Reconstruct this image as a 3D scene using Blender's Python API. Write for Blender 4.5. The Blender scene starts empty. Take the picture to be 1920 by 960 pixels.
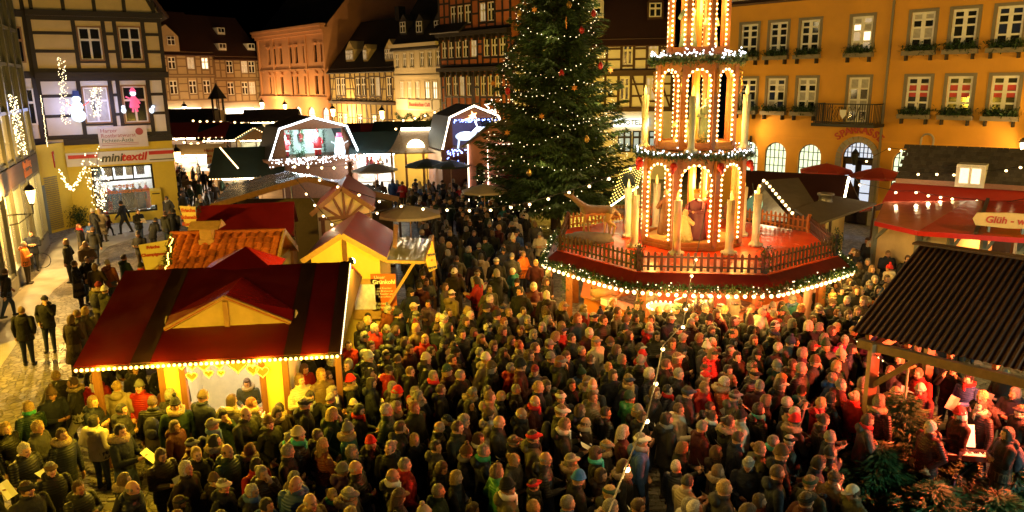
import bpy, bmesh, math, random
from mathutils import Vector, Matrix, kdtree, noise as mnoise
# ------------------------------------------------------------------ camera, sky, moon, exposure
SC = bpy.context.scene
COL = SC.collection
CAM_H = 7.65
F_PX = 1400.0                       # focal length in pixels of a 1920 px wide picture
PITCH = math.radians(13.26)
ROLL = math.radians(-0.8)
cam_data = bpy.data.cameras.new('camera')
cam_data.sensor_width = 36.0
cam_data.lens = 36.0 * F_PX / 1920.0
cam_data.clip_end = 2000.0
cam = bpy.data.objects.new('camera', cam_data)
COL.objects.link(cam)
CAM_R = (Matrix.Rotation(math.pi / 2 - PITCH, 3, 'X') @ Matrix.Rotation(ROLL, 3, 'Z'))
cam.matrix_world = Matrix.Translation((0, 0, CAM_H)) @ CAM_R.to_4x4()
SC.camera = cam
MOON_EL, MOON_AZ = math.radians(38), math.radians(200)
world = bpy.data.worlds.new('World')
SC.world = world
world.use_nodes = True
wn = world.node_tree.nodes
wl = world.node_tree.links
wn.clear()
w_out = wn.new('ShaderNodeOutputWorld')
w_bg = wn.new('ShaderNodeBackground')
w_sky = wn.new('ShaderNodeTexSky')
w_sky.sky_type = 'NISHITA'
w_sky.sun_disc = False
w_sky.sun_elevation = math.radians(-4.0)
w_sky.sun_rotation = MOON_AZ
w_bg.inputs['Strength'].default_value = 0.05
wl.new(w_sky.outputs[0], w_bg.inputs[0])
wl.new(w_bg.outputs[0], w_out.inputs[0])
moon_d = bpy.data.lights.new('moon', 'SUN')
moon_d.energy = 0.012
moon_d.angle = math.radians(0.5)
moon_d.color = (0.8, 0.88, 1.0)
moon = bpy.data.objects.new('moon', moon_d)
moon.rotation_euler = (math.pi / 2 - MOON_EL, 0, math.radians(20))
COL.objects.link(moon)
SC.view_settings.view_transform = 'Standard'
SC.view_settings.look = 'None'
SC.view_settings.exposure = 0.8
SC.view_settings.gamma = 1.0
SC.view_settings.use_curve_mapping = False
SC.render.engine = 'CYCLES'
cy = SC.cycles
cy.use_denoising = True
cy.max_bounces = 5
cy.diffuse_bounces = 2
cy.glossy_bounces = 2
cy.transmission_bounces = 3
cy.transparent_max_bounces = 6
cy.sample_clamp_indirect = 3.0
cy.caustics_reflective = False
cy.caustics_refractive = False
cy.use_light_tree = True
RND = random.Random(11)
# ------------------------------------------------------------------ survey helpers: where a sight line meets a height, a depth or a wall
EYE = Vector((0, 0, CAM_H))
def ray(px, py):
    return (CAM_R @ Vector(((px - 960) / F_PX, (480 - py) / F_PX, -1.0)))
def G(px, py, z=0.0):
    d = ray(px, py)
    return EYE + d * ((z - CAM_H) / d.z)
def D(px, py, y):
    d = ray(px, py)
    return EYE + d * (y / d.y)
class Wall:
    """A vertical plane through ground points a and b; local u along it, z up, y into the house."""
    def __init__(s, a, b):
        s.a = Vector((a[0], a[1], 0)); s.b = Vector((b[0], b[1], 0))
        s.t = (s.b - s.a).normalized(); s.n = Vector((-s.t.y, s.t.x, 0))
        s.rz = math.atan2(s.t.y, s.t.x); s.len = (s.b - s.a).length
    def uz(s, px, py):
        d = ray(px, py)
        k = (s.a - EYE).dot(s.n) / d.dot(s.n)
        p = EYE + d * k
        return (p - s.a).dot(s.t), p.z
    def rect(s, x0, y0, x1, y1):
        """a pixel box to a level, upright rectangle on the wall (u0, u1, z0, z1)"""
        ua, za = s.uz(x0, (y0 + y1) / 2); ub, zb = s.uz(x1, (y0 + y1) / 2)
        xm = (x0 + x1) / 2
        return ua, ub, s.uz(xm, y1)[1], s.uz(xm, y0)[1]
# ------------------------------------------------------------------ materials
MATS = {}
def nd(t, kind, **kw):
    n = t.nodes.new(kind)
    for k, v in kw.items():
        if k in n.inputs: n.inputs[k].default_value = v
        else: setattr(n, k, v)
    return n
def mat(name, color=(.5, .5, .5), rough=.6, var=.15, scale=6.0, bump=0.0, bscale=30.0, metal=0.0, emit=None, estr=0.0,
        alpha=None, trans=0.0, coat=0.0, sample=True, spec=.5, objvar=0.0, dark=None):
    if name in MATS: return MATS[name]
    m = bpy.data.materials.new(name); MATS[name] = m
    m.use_nodes = True
    t = m.node_tree
    b = t.nodes['Principled BSDF']
    b.inputs['Roughness'].default_value = rough
    b.inputs['Metallic'].default_value = metal
    b.inputs['Specular IOR Level'].default_value = spec
    b.inputs['Base Color'].default_value = (*color, 1)
    if trans: b.inputs['Transmission Weight'].default_value = trans
    if alpha is not None: b.inputs['Alpha'].default_value = alpha
    if coat:
        b.inputs['Coat Weight'].default_value = coat; b.inputs['Coat Roughness'].default_value = .15
    if var or objvar or bump:
        tc = nd(t, 'ShaderNodeTexCoord')
    if var:
        no = nd(t, 'ShaderNodeTexNoise', Scale=scale, Detail=5.0, Roughness=.62)
        t.links.new(tc.outputs['Object'], no.inputs['Vector'])
        mp = nd(t, 'ShaderNodeMapRange'); mp.inputs[1].default_value = .25; mp.inputs[2].default_value = .75
        mp.inputs[3].default_value = 1 - var; mp.inputs[4].default_value = 1 + var
        t.links.new(no.outputs[0], mp.inputs[0])
        last = mp.outputs[0]
        if objvar:
            oi = nd(t, 'ShaderNodeObjectInfo')
            mo = nd(t, 'ShaderNodeMapRange'); mo.inputs[3].default_value = 1 - objvar; mo.inputs[4].default_value = 1 + objvar
            t.links.new(oi.outputs['Random'], mo.inputs[0])
            mu = nd(t, 'ShaderNodeMath', operation='MULTIPLY')
            t.links.new(last, mu.inputs[0]); t.links.new(mo.outputs[0], mu.inputs[1]); last = mu.outputs[0]
        hs = nd(t, 'ShaderNodeHueSaturation'); hs.inputs['Color'].default_value = (*color, 1)
        t.links.new(last, hs.inputs['Value'])
        t.links.new(hs.outputs[0], b.inputs['Base Color'])
        rr = nd(t, 'ShaderNodeMapRange'); rr.inputs[3].default_value = max(0, rough - .08); rr.inputs[4].default_value = min(1, rough + .08)
        t.links.new(no.outputs[0], rr.inputs[0]); t.links.new(rr.outputs[0], b.inputs['Roughness'])
    if bump:
        nb = nd(t, 'ShaderNodeTexNoise', Scale=bscale, Detail=4.0)
        t.links.new(tc.outputs['Object'], nb.inputs['Vector'])
        bp = nd(t, 'ShaderNodeBump', Strength=bump, Distance=.02 if bump < .9 else .035)
        t.links.new(nb.outputs[0], bp.inputs['Height']); t.links.new(bp.outputs[0], b.inputs['Normal'])
    if emit:
        b.inputs['Emission Color'].default_value = (*emit, 1)
        b.inputs['Emission Strength'].default_value = estr
        if not sample: m.cycles.emission_sampling = 'NONE'
    return m
def bulb_mat(name, color, strength, sample=False):
    return mat(name, (.8, .8, .8), .4, var=0, emit=color, estr=strength, sample=sample)
# ------------------------------------------------------------------ mesh building
class MB:
    def __init__(s): s.v = []; s.f = []; s.m = []
    def add(s, vs, fs, mi=0):
        o = len(s.v); s.v.extend([tuple(x) for x in vs]); s.f.extend([tuple(i + o for i in f) for f in fs]); s.m.extend([mi] * len(fs))
        return s
    def box(s, x0, x1, y0, y1, z0, z1, mi=0):
        vs = [(x, y, z) for z in (z0, z1) for y in (y0, y1) for x in (x0, x1)]
        return s.add(vs, [(0, 2, 3, 1), (4, 5, 7, 6), (0, 1, 5, 4), (2, 6, 7, 3), (0, 4, 6, 2), (1, 3, 7, 5)], mi)
    def bar(s, p, q, w, h=None, mi=0, up=(0, 0, 1)):
        """a square bar from p to q, w across, h along up"""
        p = Vector(p); q = Vector(q); h = h or w; d = (q - p).normalized()
        u = Vector(up)
        if abs(d.dot(u)) > .98: u = Vector((1, 0, 0))
        sx = d.cross(u).normalized(); u = sx.cross(d)
        vs = [b + sx * (a * w / 2) + u * (c * h / 2) for b in (p, q) for a, c in ((-1, -1), (1, -1), (1, 1), (-1, 1))]
        return s.add(vs, [(0, 1, 2, 3), (7, 6, 5, 4), (0, 4, 5, 1), (1, 5, 6, 2), (2, 6, 7, 3), (3, 7, 4, 0)], mi)
    def tube(s, pts, r, n=8, mi=0, cap=True, closed=False):
        pts = [Vector(p) for p in pts]; rs = r if isinstance(r, (list, tuple)) else [r] * len(pts)
        o = len(s.v); N = len(pts)
        for i, p in enumerate(pts):
            a = pts[(i - 1) % N] if (closed or i) else p; b = pts[(i + 1) % N] if (closed or i < N - 1) else p
            d = (b - a).normalized()
            u = Vector((0, 0, 1)) if abs(d.z) < .9 else Vector((1, 0, 0))
            x = d.cross(u).normalized(); y = x.cross(d)
            for k in range(n):
                t = 2 * math.pi * k / n
                s.v.append(tuple(p + (x * math.cos(t) + y * math.sin(t)) * rs[i]))
        for i in range(N if closed else N - 1):
            j = (i + 1) % N
            for k in range(n):
                s.f.append((o + i * n + k, o + i * n + (k + 1) % n, o + j * n + (k + 1) % n, o + j * n + k)); s.m.append(mi)
        if cap and not closed:
            s.f.append(tuple(o + k for k in reversed(range(n)))); s.m.append(mi)
            s.f.append(tuple(o + (N - 1) * n + k for k in range(n))); s.m.append(mi)
        return s
    def lathe(s, prof, n=16, c=(0, 0, 0), mi=0, sx=1.0, sy=1.0):
        """profile of (radius, z) turned about z"""
        o = len(s.v)
        for r, z in prof:
            for k in range(n):
                t = 2 * math.pi * k / n
                s.v.append((c[0] + r * math.cos(t) * sx, c[1] + r * math.sin(t) * sy, c[2] + z))
        for i in range(len(prof) - 1):
            for k in range(n):
                s.f.append((o + i * n + k, o + i * n + (k + 1) % n, o + (i + 1) * n + (k + 1) % n, o + (i + 1) * n + k)); s.m.append(mi)
        s.f.append(tuple(o + k for k in reversed(range(n)))); s.m.append(mi)
        s.f.append(tuple(o + (len(prof) - 1) * n + k for k in range(n))); s.m.append(mi)
        return s
    def ell(s, c, r, n=8, m=6, mi=0, rot=None):
        o = len(s.v); c = Vector(c)
        r = r if isinstance(r, (tuple, list)) else (r, r, r)
        rows = [[Vector((0, 0, -r[2]))]]
        for i in range(1, m):
            a = -math.pi / 2 + math.pi * i / m
            rows.append([Vector((math.cos(a) * math.cos(2 * math.pi * k / n) * r[0], math.cos(a) * math.sin(2 * math.pi * k / n) * r[1], math.sin(a) * r[2])) for k in range(n)])
        rows.append([Vector((0, 0, r[2]))])
        for row in rows:
            for p in row:
                if rot is not None: p = rot @ p
                s.v.append(tuple(c + p))
        for k in range(n):
            s.f.append((o, o + 1 + (k + 1) % n, o + 1 + k)); s.m.append(mi)
        for i in range(m - 2):
            b = o + 1 + i * n
            for k in range(n):
                s.f.append((b + k, b + (k + 1) % n, b + n + (k + 1) % n, b + n + k)); s.m.append(mi)
        b = o + 1 + (m - 2) * n; e = o + 1 + (m - 1) * n
        for k in range(n):
            s.f.append((b + k, b + (k + 1) % n, e)); s.m.append(mi)
        return s
    def prism(s, poly, d, mi=0):
        """flat polygon poly (3d points in order) pushed along vector d"""
        n = len(poly); d = Vector(d); ps = [Vector(p) for p in poly]
        return s.add(ps + [p + d for p in ps], [tuple(reversed(range(n))), tuple(range(n, 2 * n))] + [(i, (i + 1) % n, n + (i + 1) % n, n + i) for i in range(n)], mi)
    def slab(s, a, b, c, d, t, mi=0):
        """a sheet a-b-c-d with thickness t downwards along its normal"""
        a, b, c, d = (Vector(p) for p in (a, b, c, d))
        n = (b - a).cross(d - a).normalized()
        if n.z < 0: n = -n
        return s.prism([a, b, c, d], -n * t, mi)
    def mesh(s, name, mats):
        me = bpy.data.meshes.new(name)
        me.from_pydata(s.v, [], s.f)
        for m_ in mats: me.materials.append(m_)
        if len(mats) > 1: me.polygons.foreach_set('material_index', s.m)
        bm = bmesh.new(); bm.from_mesh(me); bmesh.ops.recalc_face_normals(bm, faces=bm.faces); bm.to_mesh(me); bm.free()
        me.update()
        return me
    def build(s, name, mats, parent=None, loc=None, rz=0, smooth=False):
        mats = mats if isinstance(mats, (list, tuple)) else [mats]
        me = s.mesh(name, mats)
        if smooth: me.polygons.foreach_set('use_smooth', [True] * len(me.polygons))
        return link(name, me, parent, loc, rz)
def link(name, me, parent=None, loc=None, rz=0, scale=None):
    o = bpy.data.objects.new(name, me); COL.objects.link(o)
    if parent is not None: o.parent = parent
    if loc is not None: o.location = loc
    if rz: o.rotation_euler = (0, 0, rz)
    if scale is not None: o.scale = scale
    return o
def tag(o, label, cat, group=None):
    o['label'] = label; o['category'] = cat
    if group: o['group'] = group
    return o
def thing(name, label, cat, loc=(0, 0, 0), rz=0, group=None):
    o = bpy.data.objects.new(name, None); COL.objects.link(o)
    o.empty_display_size = .3
    o.location = loc; o.rotation_euler = (0, 0, rz)
    return tag(o, label, cat, group)
def struct(o, kind='structure'):
    o['kind'] = kind
    return o
def copy_tree(o, parent=None):
    c = o.copy(); COL.objects.link(c); c.parent = parent
    for ch in o.children: copy_tree(ch, c)
    return c
UNIT = {}
def unit(material, name='beam'):
    k = (material.name, name)
    if k not in UNIT: UNIT[k] = MB().box(-.5, .5, -.5, .5, -.5, .5).mesh(name, [material])
    return UNIT[k]
def boxpart(parent, name, material, x0, x1, y0, y1, z0, z1, ry=0.0):
    """a plain piece (beam, slat, pane, plank) that shares one cube mesh"""
    o = link(name, unit(material, name), parent, ((x0 + x1) / 2, (y0 + y1) / 2, (z0 + z1) / 2), 0, (abs(x1 - x0), abs(y1 - y0), abs(z1 - z0)))
    if ry: o.rotation_euler = (0, ry, 0)
    return o
def strut(parent, name, material, p, q, w, d):
    """a straight piece from p to q in an x-z plane, w wide, d deep (y)"""
    p = Vector(p); q = Vector(q); L = (q - p).length
    o = link(name, unit(material, name), parent, (p + q) / 2, 0, (L, d, w))
    o.rotation_euler = (0, -math.atan2(q.z - p.z, q.x - p.x), 0)
    return o
def point_light(name, loc, power, color, radius=.06, parent=None):
    ld = bpy.data.lights.new(name, 'POINT'); ld.energy = power; ld.color = color; ld.shadow_soft_size = radius
    o = bpy.data.objects.new(name, ld); COL.objects.link(o); o.location = loc
    if parent is not None: o.parent = parent
    return o
FONT = None
def text_mesh(body, size, material, extrude=.01, align='CENTER', shear=0.0, bold=0.0, spacing=1.0):
    cu = bpy.data.curves.new('lettering', 'FONT')
    cu.body = body; cu.size = size; cu.extrude = extrude; cu.align_x = align; cu.align_y = 'CENTER'; cu.shear = shear; cu.offset = bold
    cu.space_character = spacing; cu.resolution_u = 3
    o = bpy.data.objects.new('lettering', cu); COL.objects.link(o)
    bpy.context.view_layer.update()
    me = bpy.data.meshes.new_from_object(o.evaluated_get(bpy.context.evaluated_depsgraph_get()))
    bpy.data.objects.remove(o); bpy.data.curves.remove(cu)
    me.materials.clear(); me.materials.append(material); me.name = 'lettering'
    return me
def text(parent, body, size, material, loc, extrude=.01, rx=math.pi / 2, ry=0.0, rz=0.0, **kw):
    o = link('lettering', text_mesh(body, size, material, extrude, **kw), parent, loc)
    o.rotation_euler = (rx, ry, rz)
    return o
# ------------------------------------------------------------------ shared materials
BULB_WARM = bulb_mat('warm bulb', (1.0, .60, .22), 5)
BULB_BIG = bulb_mat('big warm bulb', (1.0, .64, .25), 5)
BULB_WHITE = bulb_mat('cool white bulb', (.85, .92, 1.0), 5)
BULB_BLUE = bulb_mat('blue bulb', (.15, .25, 1.0), 7)
BULB_FAIRY = bulb_mat('fairy bulb', (1.0, .78, .40), 3)
BULB_YELLOW = bulb_mat('yellow bulb', (1.0, .62, .10), 5)
LAMP_GLASS = bulb_mat('lamp glass', (1.0, .60, .20), 10)
WHITE_PAINT = mat('white paint', (.78, .76, .72), .5, var=.08)
DARK_METAL = mat('dark metal', (.03, .03, .032), .45, var=.2, metal=.6)
GREY_METAL = mat('grey metal', (.22, .22, .22), .4, var=.15, metal=.7)
WOOD_BROWN = mat('brown wood', (.16, .065, .025), .55, var=.3, scale=9, bump=.3, bscale=40)
WOOD_DARK = mat('dark wood', (.045, .024, .014), .6, var=.3, scale=9, bump=.3, bscale=40)
WOOD_PALE = mat('pale wood', (.42, .24, .10), .55, var=.25, scale=9, bump=.3, bscale=40)
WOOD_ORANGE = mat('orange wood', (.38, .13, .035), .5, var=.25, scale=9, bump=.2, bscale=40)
GLASS_DARK = mat('dark window glass', (.015, .017, .02), .08, var=0, spec=.8)
GLASS_LIT = mat('lit window glass', (.6, .55, .45), .3, var=.3, scale=2.5, emit=(1.0, .80, .52), estr=1.1)
GLASS_WARM = mat('curtained lit glass', (.4, .34, .25), .3, var=.3, scale=2.0, emit=(1.0, .74, .42), estr=.22)
# ------------------------------------------------------------------ ground
def ground_material():
    m = bpy.data.materials.new('cobbled market square'); m.use_nodes = True
    t = m.node_tree; b = t.nodes['Principled BSDF']
    tc = nd(t, 'ShaderNodeTexCoord'); mp = nd(t, 'ShaderNodeMapping'); mp.inputs['Rotation'].default_value = (0, 0, .5)
    t.links.new(tc.outputs['Object'], mp.inputs[0])
    br = nd(t, 'ShaderNodeTexVoronoi', Scale=5.5, feature='DISTANCE_TO_EDGE'); t.links.new(mp.outputs[0], br.inputs['Vector'])
    cell = nd(t, 'ShaderNodeTexVoronoi', Scale=5.5); t.links.new(mp.outputs[0], cell.inputs['Vector'])
    no = nd(t, 'ShaderNodeTexNoise', Scale=.55, Detail=6.0); t.links.new(tc.outputs['Object'], no.inputs['Vector'])
    cr = nd(t, 'ShaderNodeMapRange'); cr.inputs[1].default_value = 0; cr.inputs[2].default_value = .09
    t.links.new(br.outputs[0], cr.inputs[0])
    mx = nd(t, 'ShaderNodeMix', data_type='RGBA'); mx.inputs[6].default_value = (.05, .045, .04, 1); mx.inputs[7].default_value = (.20, .18, .16, 1)
    t.links.new(cr.outputs[0], mx.inputs[0])
    hs = nd(t, 'ShaderNodeHueSaturation'); t.links.new(mx.outputs[2], hs.inputs['Color'])
    sm = nd(t, 'ShaderNodeSeparateColor'); t.links.new(cell.outputs['Color'], sm.inputs[0])
    m2 = nd(t, 'ShaderNodeMapRange'); m2.inputs[3].default_value = .55; m2.inputs[4].default_value = 1.25
    t.links.new(sm.outputs[0], m2.inputs[0])
    m3 = nd(t, 'ShaderNodeMath', operation='MULTIPLY'); m4 = nd(t, 'ShaderNodeMapRange'); m4.inputs[1].default_value = .3; m4.inputs[2].default_value = .7; m4.inputs[3].default_value = .6; m4.inputs[4].default_value = 1.3
    t.links.new(no.outputs[0], m4.inputs[0]); t.links.new(m2.outputs[0], m3.inputs[0]); t.links.new(m4.outputs[0], m3.inputs[1])
    t.links.new(m3.outputs[0], hs.inputs['Value']); t.links.new(hs.outputs[0], b.inputs['Base Color'])
    rr = nd(t, 'ShaderNodeMapRange'); rr.inputs[1].default_value = .35; rr.inputs[2].default_value = .65; rr.inputs[3].default_value = .28; rr.inputs[4].default_value = .7
    t.links.new(no.outputs[0], rr.inputs[0]); t.links.new(rr.outputs[0], b.inputs['Roughness'])
    bp = nd(t, 'ShaderNodeBump', Strength=.7, Distance=.03); t.links.new(cr.outputs[0], bp.inputs['Height']); t.links.new(bp.outputs[0], b.inputs['Normal'])
    return m
g = MB().add([(-900, -60, 0), (900, -60, 0), (900, 1500, 0), (-900, 1500, 0)], [(0, 1, 2, 3)]).build('ground', ground_material())
struct(g)
PAVING = mat('pale paving slabs', (.30, .28, .25), .45, var=.3, scale=1.2, bump=.4, bscale=9)
# pale slab strip in front of the shops
pv = [G(0, 580), G(75, 512), G(96, 458), G(150, 430), G(300, 412), G(300, 432), G(205, 462), G(100, 545), G(0, 690)]
pm = MB().prism([(p.x, p.y, .004) for p in pv], (0, 0, .006)).build('pavement', PAVING)
struct(pm)
# ------------------------------------------------------------------ walls, windows, roofs
def holed_wall(mb, u0, u1, z0, z1, holes, reveal=.16, y=0.0, mi=0):
    us = sorted({u0, u1, *[min(max(h[0], u0), u1) for h in holes], *[min(max(h[1], u0), u1) for h in holes]})
    zs = sorted({z0, z1, *[min(max(h[2], z0), z1) for h in holes], *[min(max(h[3], z0), z1) for h in holes]})
    for i in range(len(us) - 1):
        for j in range(len(zs) - 1):
            uc, zc = (us[i] + us[i + 1]) / 2, (zs[j] + zs[j + 1]) / 2
            if any(h[0] < uc < h[1] and h[2] < zc < h[3] for h in holes): continue
            mb.add([(us[i], y, zs[j]), (us[i + 1], y, zs[j]), (us[i + 1], y, zs[j + 1]), (us[i], y, zs[j + 1])], [(0, 1, 2, 3)], mi)
    for h in holes:
        a, b, c, d = h[:4]
        mb.add([(a, y, c), (b, y, c), (b, y, d), (a, y, d), (a, y + reveal, c), (b, y + reveal, c), (b, y + reveal, d), (a, y + reveal, d)],
               [(0, 4, 5, 1), (1, 5, 6, 2), (2, 6, 7, 3), (3, 7, 4, 0)], mi)
def window(parent, r, cols=2, rows=(0, .62, 1), frame=None, panes=None, trim=None, tw=.09, fw=.055, y=0.05, each=False, name='window', sill=None):
    """casement in the opening r=(u0,u1,z0,z1): frame mesh with glazing bars, panes as sub-parts, optional trim round it"""
    u0, u1, z0, z1 = r[:4]; frame = frame or WHITE_PAINT
    mb = MB(); W = u1 - u0; H = z1 - z0
    mb.box(u0, u0 + fw, y, y + .07, z0, z1); mb.box(u1 - fw, u1, y, y + .07, z0, z1)
    mb.box(u0 + fw, u1 - fw, y, y + .07, z0, z0 + fw); mb.box(u0 + fw, u1 - fw, y, y + .07, z1 - fw, z1)
    for k in range(1, cols):
        uc = u0 + W * k / cols; w = fw * (.8 if (cols == 2 or k * 2 == cols) else .4)
        mb.box(uc - w, uc + w, y - .005, y + .065, z0 + fw, z1 - fw)
    for k, q in enumerate(rows[1:-1]):
        zc = z0 + H * q; w = fw * (.8 if len(rows) == 3 else .4)
        mb.box(u0 + fw, u1 - fw, y - .01, y + .06, zc - w, zc + w)
    mats = [frame]
    if trim:
        mats.append(trim)
        mb.box(u0 - tw, u0, -.035, .05, z0 - tw, z1 + tw, 1); mb.box(u1, u1 + tw, -.035, .05, z0 - tw, z1 + tw, 1)
        mb.box(u0, u1, -.034, .05, z1, z1 + tw, 1); mb.box(u0, u1, -.055, .05, z0 - tw, z0, 1)
    o = mb.build(name, mats, parent)
    pm = panes or [GLASS_DARK]
    n = 0
    if each:
        for k in range(cols):
            for q in range(len(rows) - 1):
                a = u0 + W * k / cols; b = u0 + W * (k + 1) / cols; c = z0 + H * rows[q]; d = z0 + H * rows[q + 1]
                boxpart(o, 'pane', pm[n % len(pm)], a + .01, b - .01, y + .03, y + .045, c + .01, d - .01); n += 1
    else:
        boxpart(o, 'pane', pm[0], u0 + .02, u1 - .02, y + .03, y + .045, z0 + .02, z1 - .02)
    return o
def gable_roof(parent, u0, u1, depth, ze, zr, material, over=.35, side=.25, t=.15, wallmat=None, y0=0.0):
    ym = y0 + depth / 2; k = (zr - ze) / (depth / 2)
    mb = MB()
    mb.slab((u0 - side, y0 - over, ze - over * k), (u1 + side, y0 - over, ze - over * k), (u1 + side, ym, zr), (u0 - side, ym, zr), t)
    mb.slab((u0 - side, ym, zr), (u1 + side, ym, zr), (u1 + side, y0 + depth + over, ze - over * k), (u0 - side, y0 + depth + over, ze - over * k), t)
    o = mb.build('roof', material, parent)
    if wallmat:
        g_ = MB()
        for u in (u0, u1):
            g_.prism([(u, y0 + .02, ze - .1), (u, y0 + depth - .02, ze - .1), (u, ym, zr - t)], (.02 if u == u0 else -.02, 0, 0))
        g_.build('gable_wall', wallmat, parent)
    return o
def timber(parent, bmat, u0, u1, z0, z1, wins, bw=.16, proud=.035, rails=(), braces=True, step=1.1, seed=1, crosses=False):
    """one storey of half-timbering: sill and head beam, posts beside windows and between, rails, some braces"""
    r = random.Random(seed)
    bx = lambda a, b, c, d, p=proud: boxpart(parent, 'beam', bmat, a, b, -p, .05, c, d)
    bx(u0, u1, z0, z0 + bw * 1.1, proud + .012); bx(u0, u1, z1 - bw * 1.1, z1, proud + .012)
    zb, zt = z0 + bw * 1.1, z1 - bw * 1.1
    posts = [u0 + bw / 2, u1 - bw / 2]
    for w in wins:
        posts += [w[0] - bw / 2 - .02, w[1] + bw / 2 + .02]
    posts.sort()
    ps = [posts[0]]
    for p in posts[1:]:
        if p - ps[-1] < bw * 1.05: continue
        ps.append(p)
    full = list(ps)
    for a, b in zip(ps, ps[1:]):
        mid = [w for w in wins if w[0] > a - .05 and w[1] < b + .05]
        if not mid and b - a > step * 1.35:
            n = max(1, round((b - a) / step) - 1)
            full += [a + (b - a) * (i + 1) / (n + 1) for i in range(n)]
    full.sort()
    for p in full: bx(p - bw / 2, p + bw / 2, zb, zt)
    sill = min([w[2] for w in wins], default=z0 + (z1 - z0) * .35)
    for a, b in zip(full, full[1:]):
        a2, b2 = a + bw / 2, b - bw / 2
        mid = [w for w in wins if w[0] > a - .05 and w[1] < b + .05]
        if mid:
            w = mid[0]
            bx(a2, b2, w[2] - bw * .9, w[2] - .02, proud - .008)
            if zt - w[3] > .35: bx(a2, b2, w[3] + .02, w[3] + bw * .8, proud - .008)
            if crosses and w[2] - bw - zb > .3:
                strut(parent, 'beam', bmat, (a2, -.005, zb), (b2, -.005, w[2] - bw), bw * .55, .05)
                strut(parent, 'beam', bmat, (a2, -.009, w[2] - bw), (b2, -.009, zb), bw * .55, .05)
        else:
            for q in (rails or (z0 + (z1 - z0) * .38, z0 + (z1 - z0) * .7)):
                bx(a2, b2, q - bw * .4, q + bw * .4, proud - .008)
            if braces and b2 - a2 > .5 and r.random() < .55:
                s_ = r.random() < .5
                strut(parent, 'beam', bmat, (a2 if s_ else b2, -.006, zb), (b2 if s_ else a2, -.006, zt), bw * .7, .05)
# ------------------------------------------------------------------ the yellow bank building
OCHRE = mat('ochre render', (.62, .30, .035), .8, var=.13, scale=.55, bump=.35, bscale=40)
TAUPE = mat('taupe stone trim', (.20, .17, .12), .7, var=.12)
ROOF_DARK = mat('dark clay roof tiles', (.055, .022, .015), .75, var=.35, scale=14, bump=.8, bscale=26)
ROOF_BLACK = mat('black slate roof', (.018, .016, .016), .65, var=.35, scale=14, bump=.8, bscale=26)
EVERGREEN = mat('fir greenery', (.025, .06, .018), .7, var=.5, scale=20)
def fir_tuft(mb, a, b, n, r, rnd, leaf=.13, w=.012):
    """needle sprays scattered round the line a-b"""
    a = Vector(a); b = Vector(b)
    for _ in range(n):
        c = a.lerp(b, rnd.random()) + Vector((rnd.gauss(0, r), rnd.gauss(0, r), rnd.gauss(0, r)))
        d = Vector((rnd.gauss(0, 1), rnd.gauss(0, 1), rnd.gauss(0, .8))).normalized() * leaf * rnd.uniform(.6, 1.3)
        s_ = d.cross(Vector((rnd.random() - .5, rnd.random() - .5, 1))).normalized() * w * rnd.uniform(.7, 1.5)
        mb.add([c - d * .5 - s_, c - d * .5 + s_, c + d * .5], [(0, 1, 2)])
SA = D(1362, 180, 44.9); SB = D(1990, 180, 32.5)
S = Wall(SA, SB)
bank = thing('bank_building', 'ochre yellow bank building with white windows, planters and a small iron balcony', 'building', S.a, S.rz)
row1 = [(1390, 48, 1420, 104), (1443, 43, 1476, 102), (1501, 38, 1536, 99), (1596, 30, 1636, 95), (1707, 22, 1752, 91), (1783, 15, 1833, 88), (1867, 8, 1919, 86)]
row2 = [(1387, 148, 1417, 206), (1439, 148, 1471, 206), (1494, 147, 1531, 207), (1698, 143, 1743, 209), (1773, 142, 1823, 211), (1857, 141, 1908, 213)]
S_r1 = [S.rect(*p) for p in row1]; S_r2 = [S.rect(*p) for p in row2]
def level(rs):
    z0 = sum(r[2] for r in rs) / len(rs); z1 = sum(r[3] for r in rs) / len(rs); w = sum(r[1] - r[0] for r in rs) / len(rs)
    return [((r[0] + r[1]) / 2 - w / 2, (r[0] + r[1]) / 2 + w / 2, z0, z1) for r in rs]
S_r1 = level(S_r1); S_r2 = level(S_r2)
dr = S.rect(1589, 146, 1628, 232); dr = (dr[0], dr[1], S_r2[0][2] - .55, S_r2[0][3])
arches = [S.rect(1389, 267, 1414, 330), S.rect(1433, 267, 1473, 330), S.rect(1495, 270, 1539, 330), S.rect(1677, 285, 1720, 330)]
za = S.uz(1453, 267)[1]
wA = arches[1][1] - arches[1][0]
arches = [((a[0] + a[1]) / 2 - wA / 2, (a[0] + a[1]) / 2 + wA / 2, 1.0, za) for a in arches]
pt = S.rect(1580, 272, 1633, 340); portal = (pt[0] - .1, pt[1] + .1, 0.0, za + .25)
z_eave = S.uz(1500, 12)[1] + .55
mb = MB()
holed_wall(mb, 0, S.len, 0, z_eave, S_r1 + S_r2 + [dr] + arches + [portal], .3)
mb.add([(0, 0, 0), (0, 11, 0), (0, 11, z_eave), (0, 0, z_eave)], [(0, 1, 2, 3)])
mb.add([(S.len, 0, 0), (S.len, 11, 0), (S.len, 11, z_eave), (S.len, 0, z_eave)], [(0, 1, 2, 3)])
def spandrel(mb, r, y0=0.0, y1=.3, n=10, mi=0):
    """fills the corners of a rectangular opening to leave a round arch"""
    u0, u1, _, z1 = r[:4]; rad = (u1 - u0) / 2; uc = (u0 + u1) / 2; zs = z1 - rad
    for sgn in (-1, 1):
        arc = [(uc + sgn * rad * math.cos(a), zs + rad * math.sin(a)) for a in [math.pi / 2 * i / n for i in range(n + 1)]]
        for (ua, za_), (ub, zb) in zip(arc, arc[1:]):
            mb.prism([(ua, y0, za_), (ub, y0, zb), (ub, y0, z1), (ua, y0, z1)], (0, y1 - y0, 0), mi)
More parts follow.
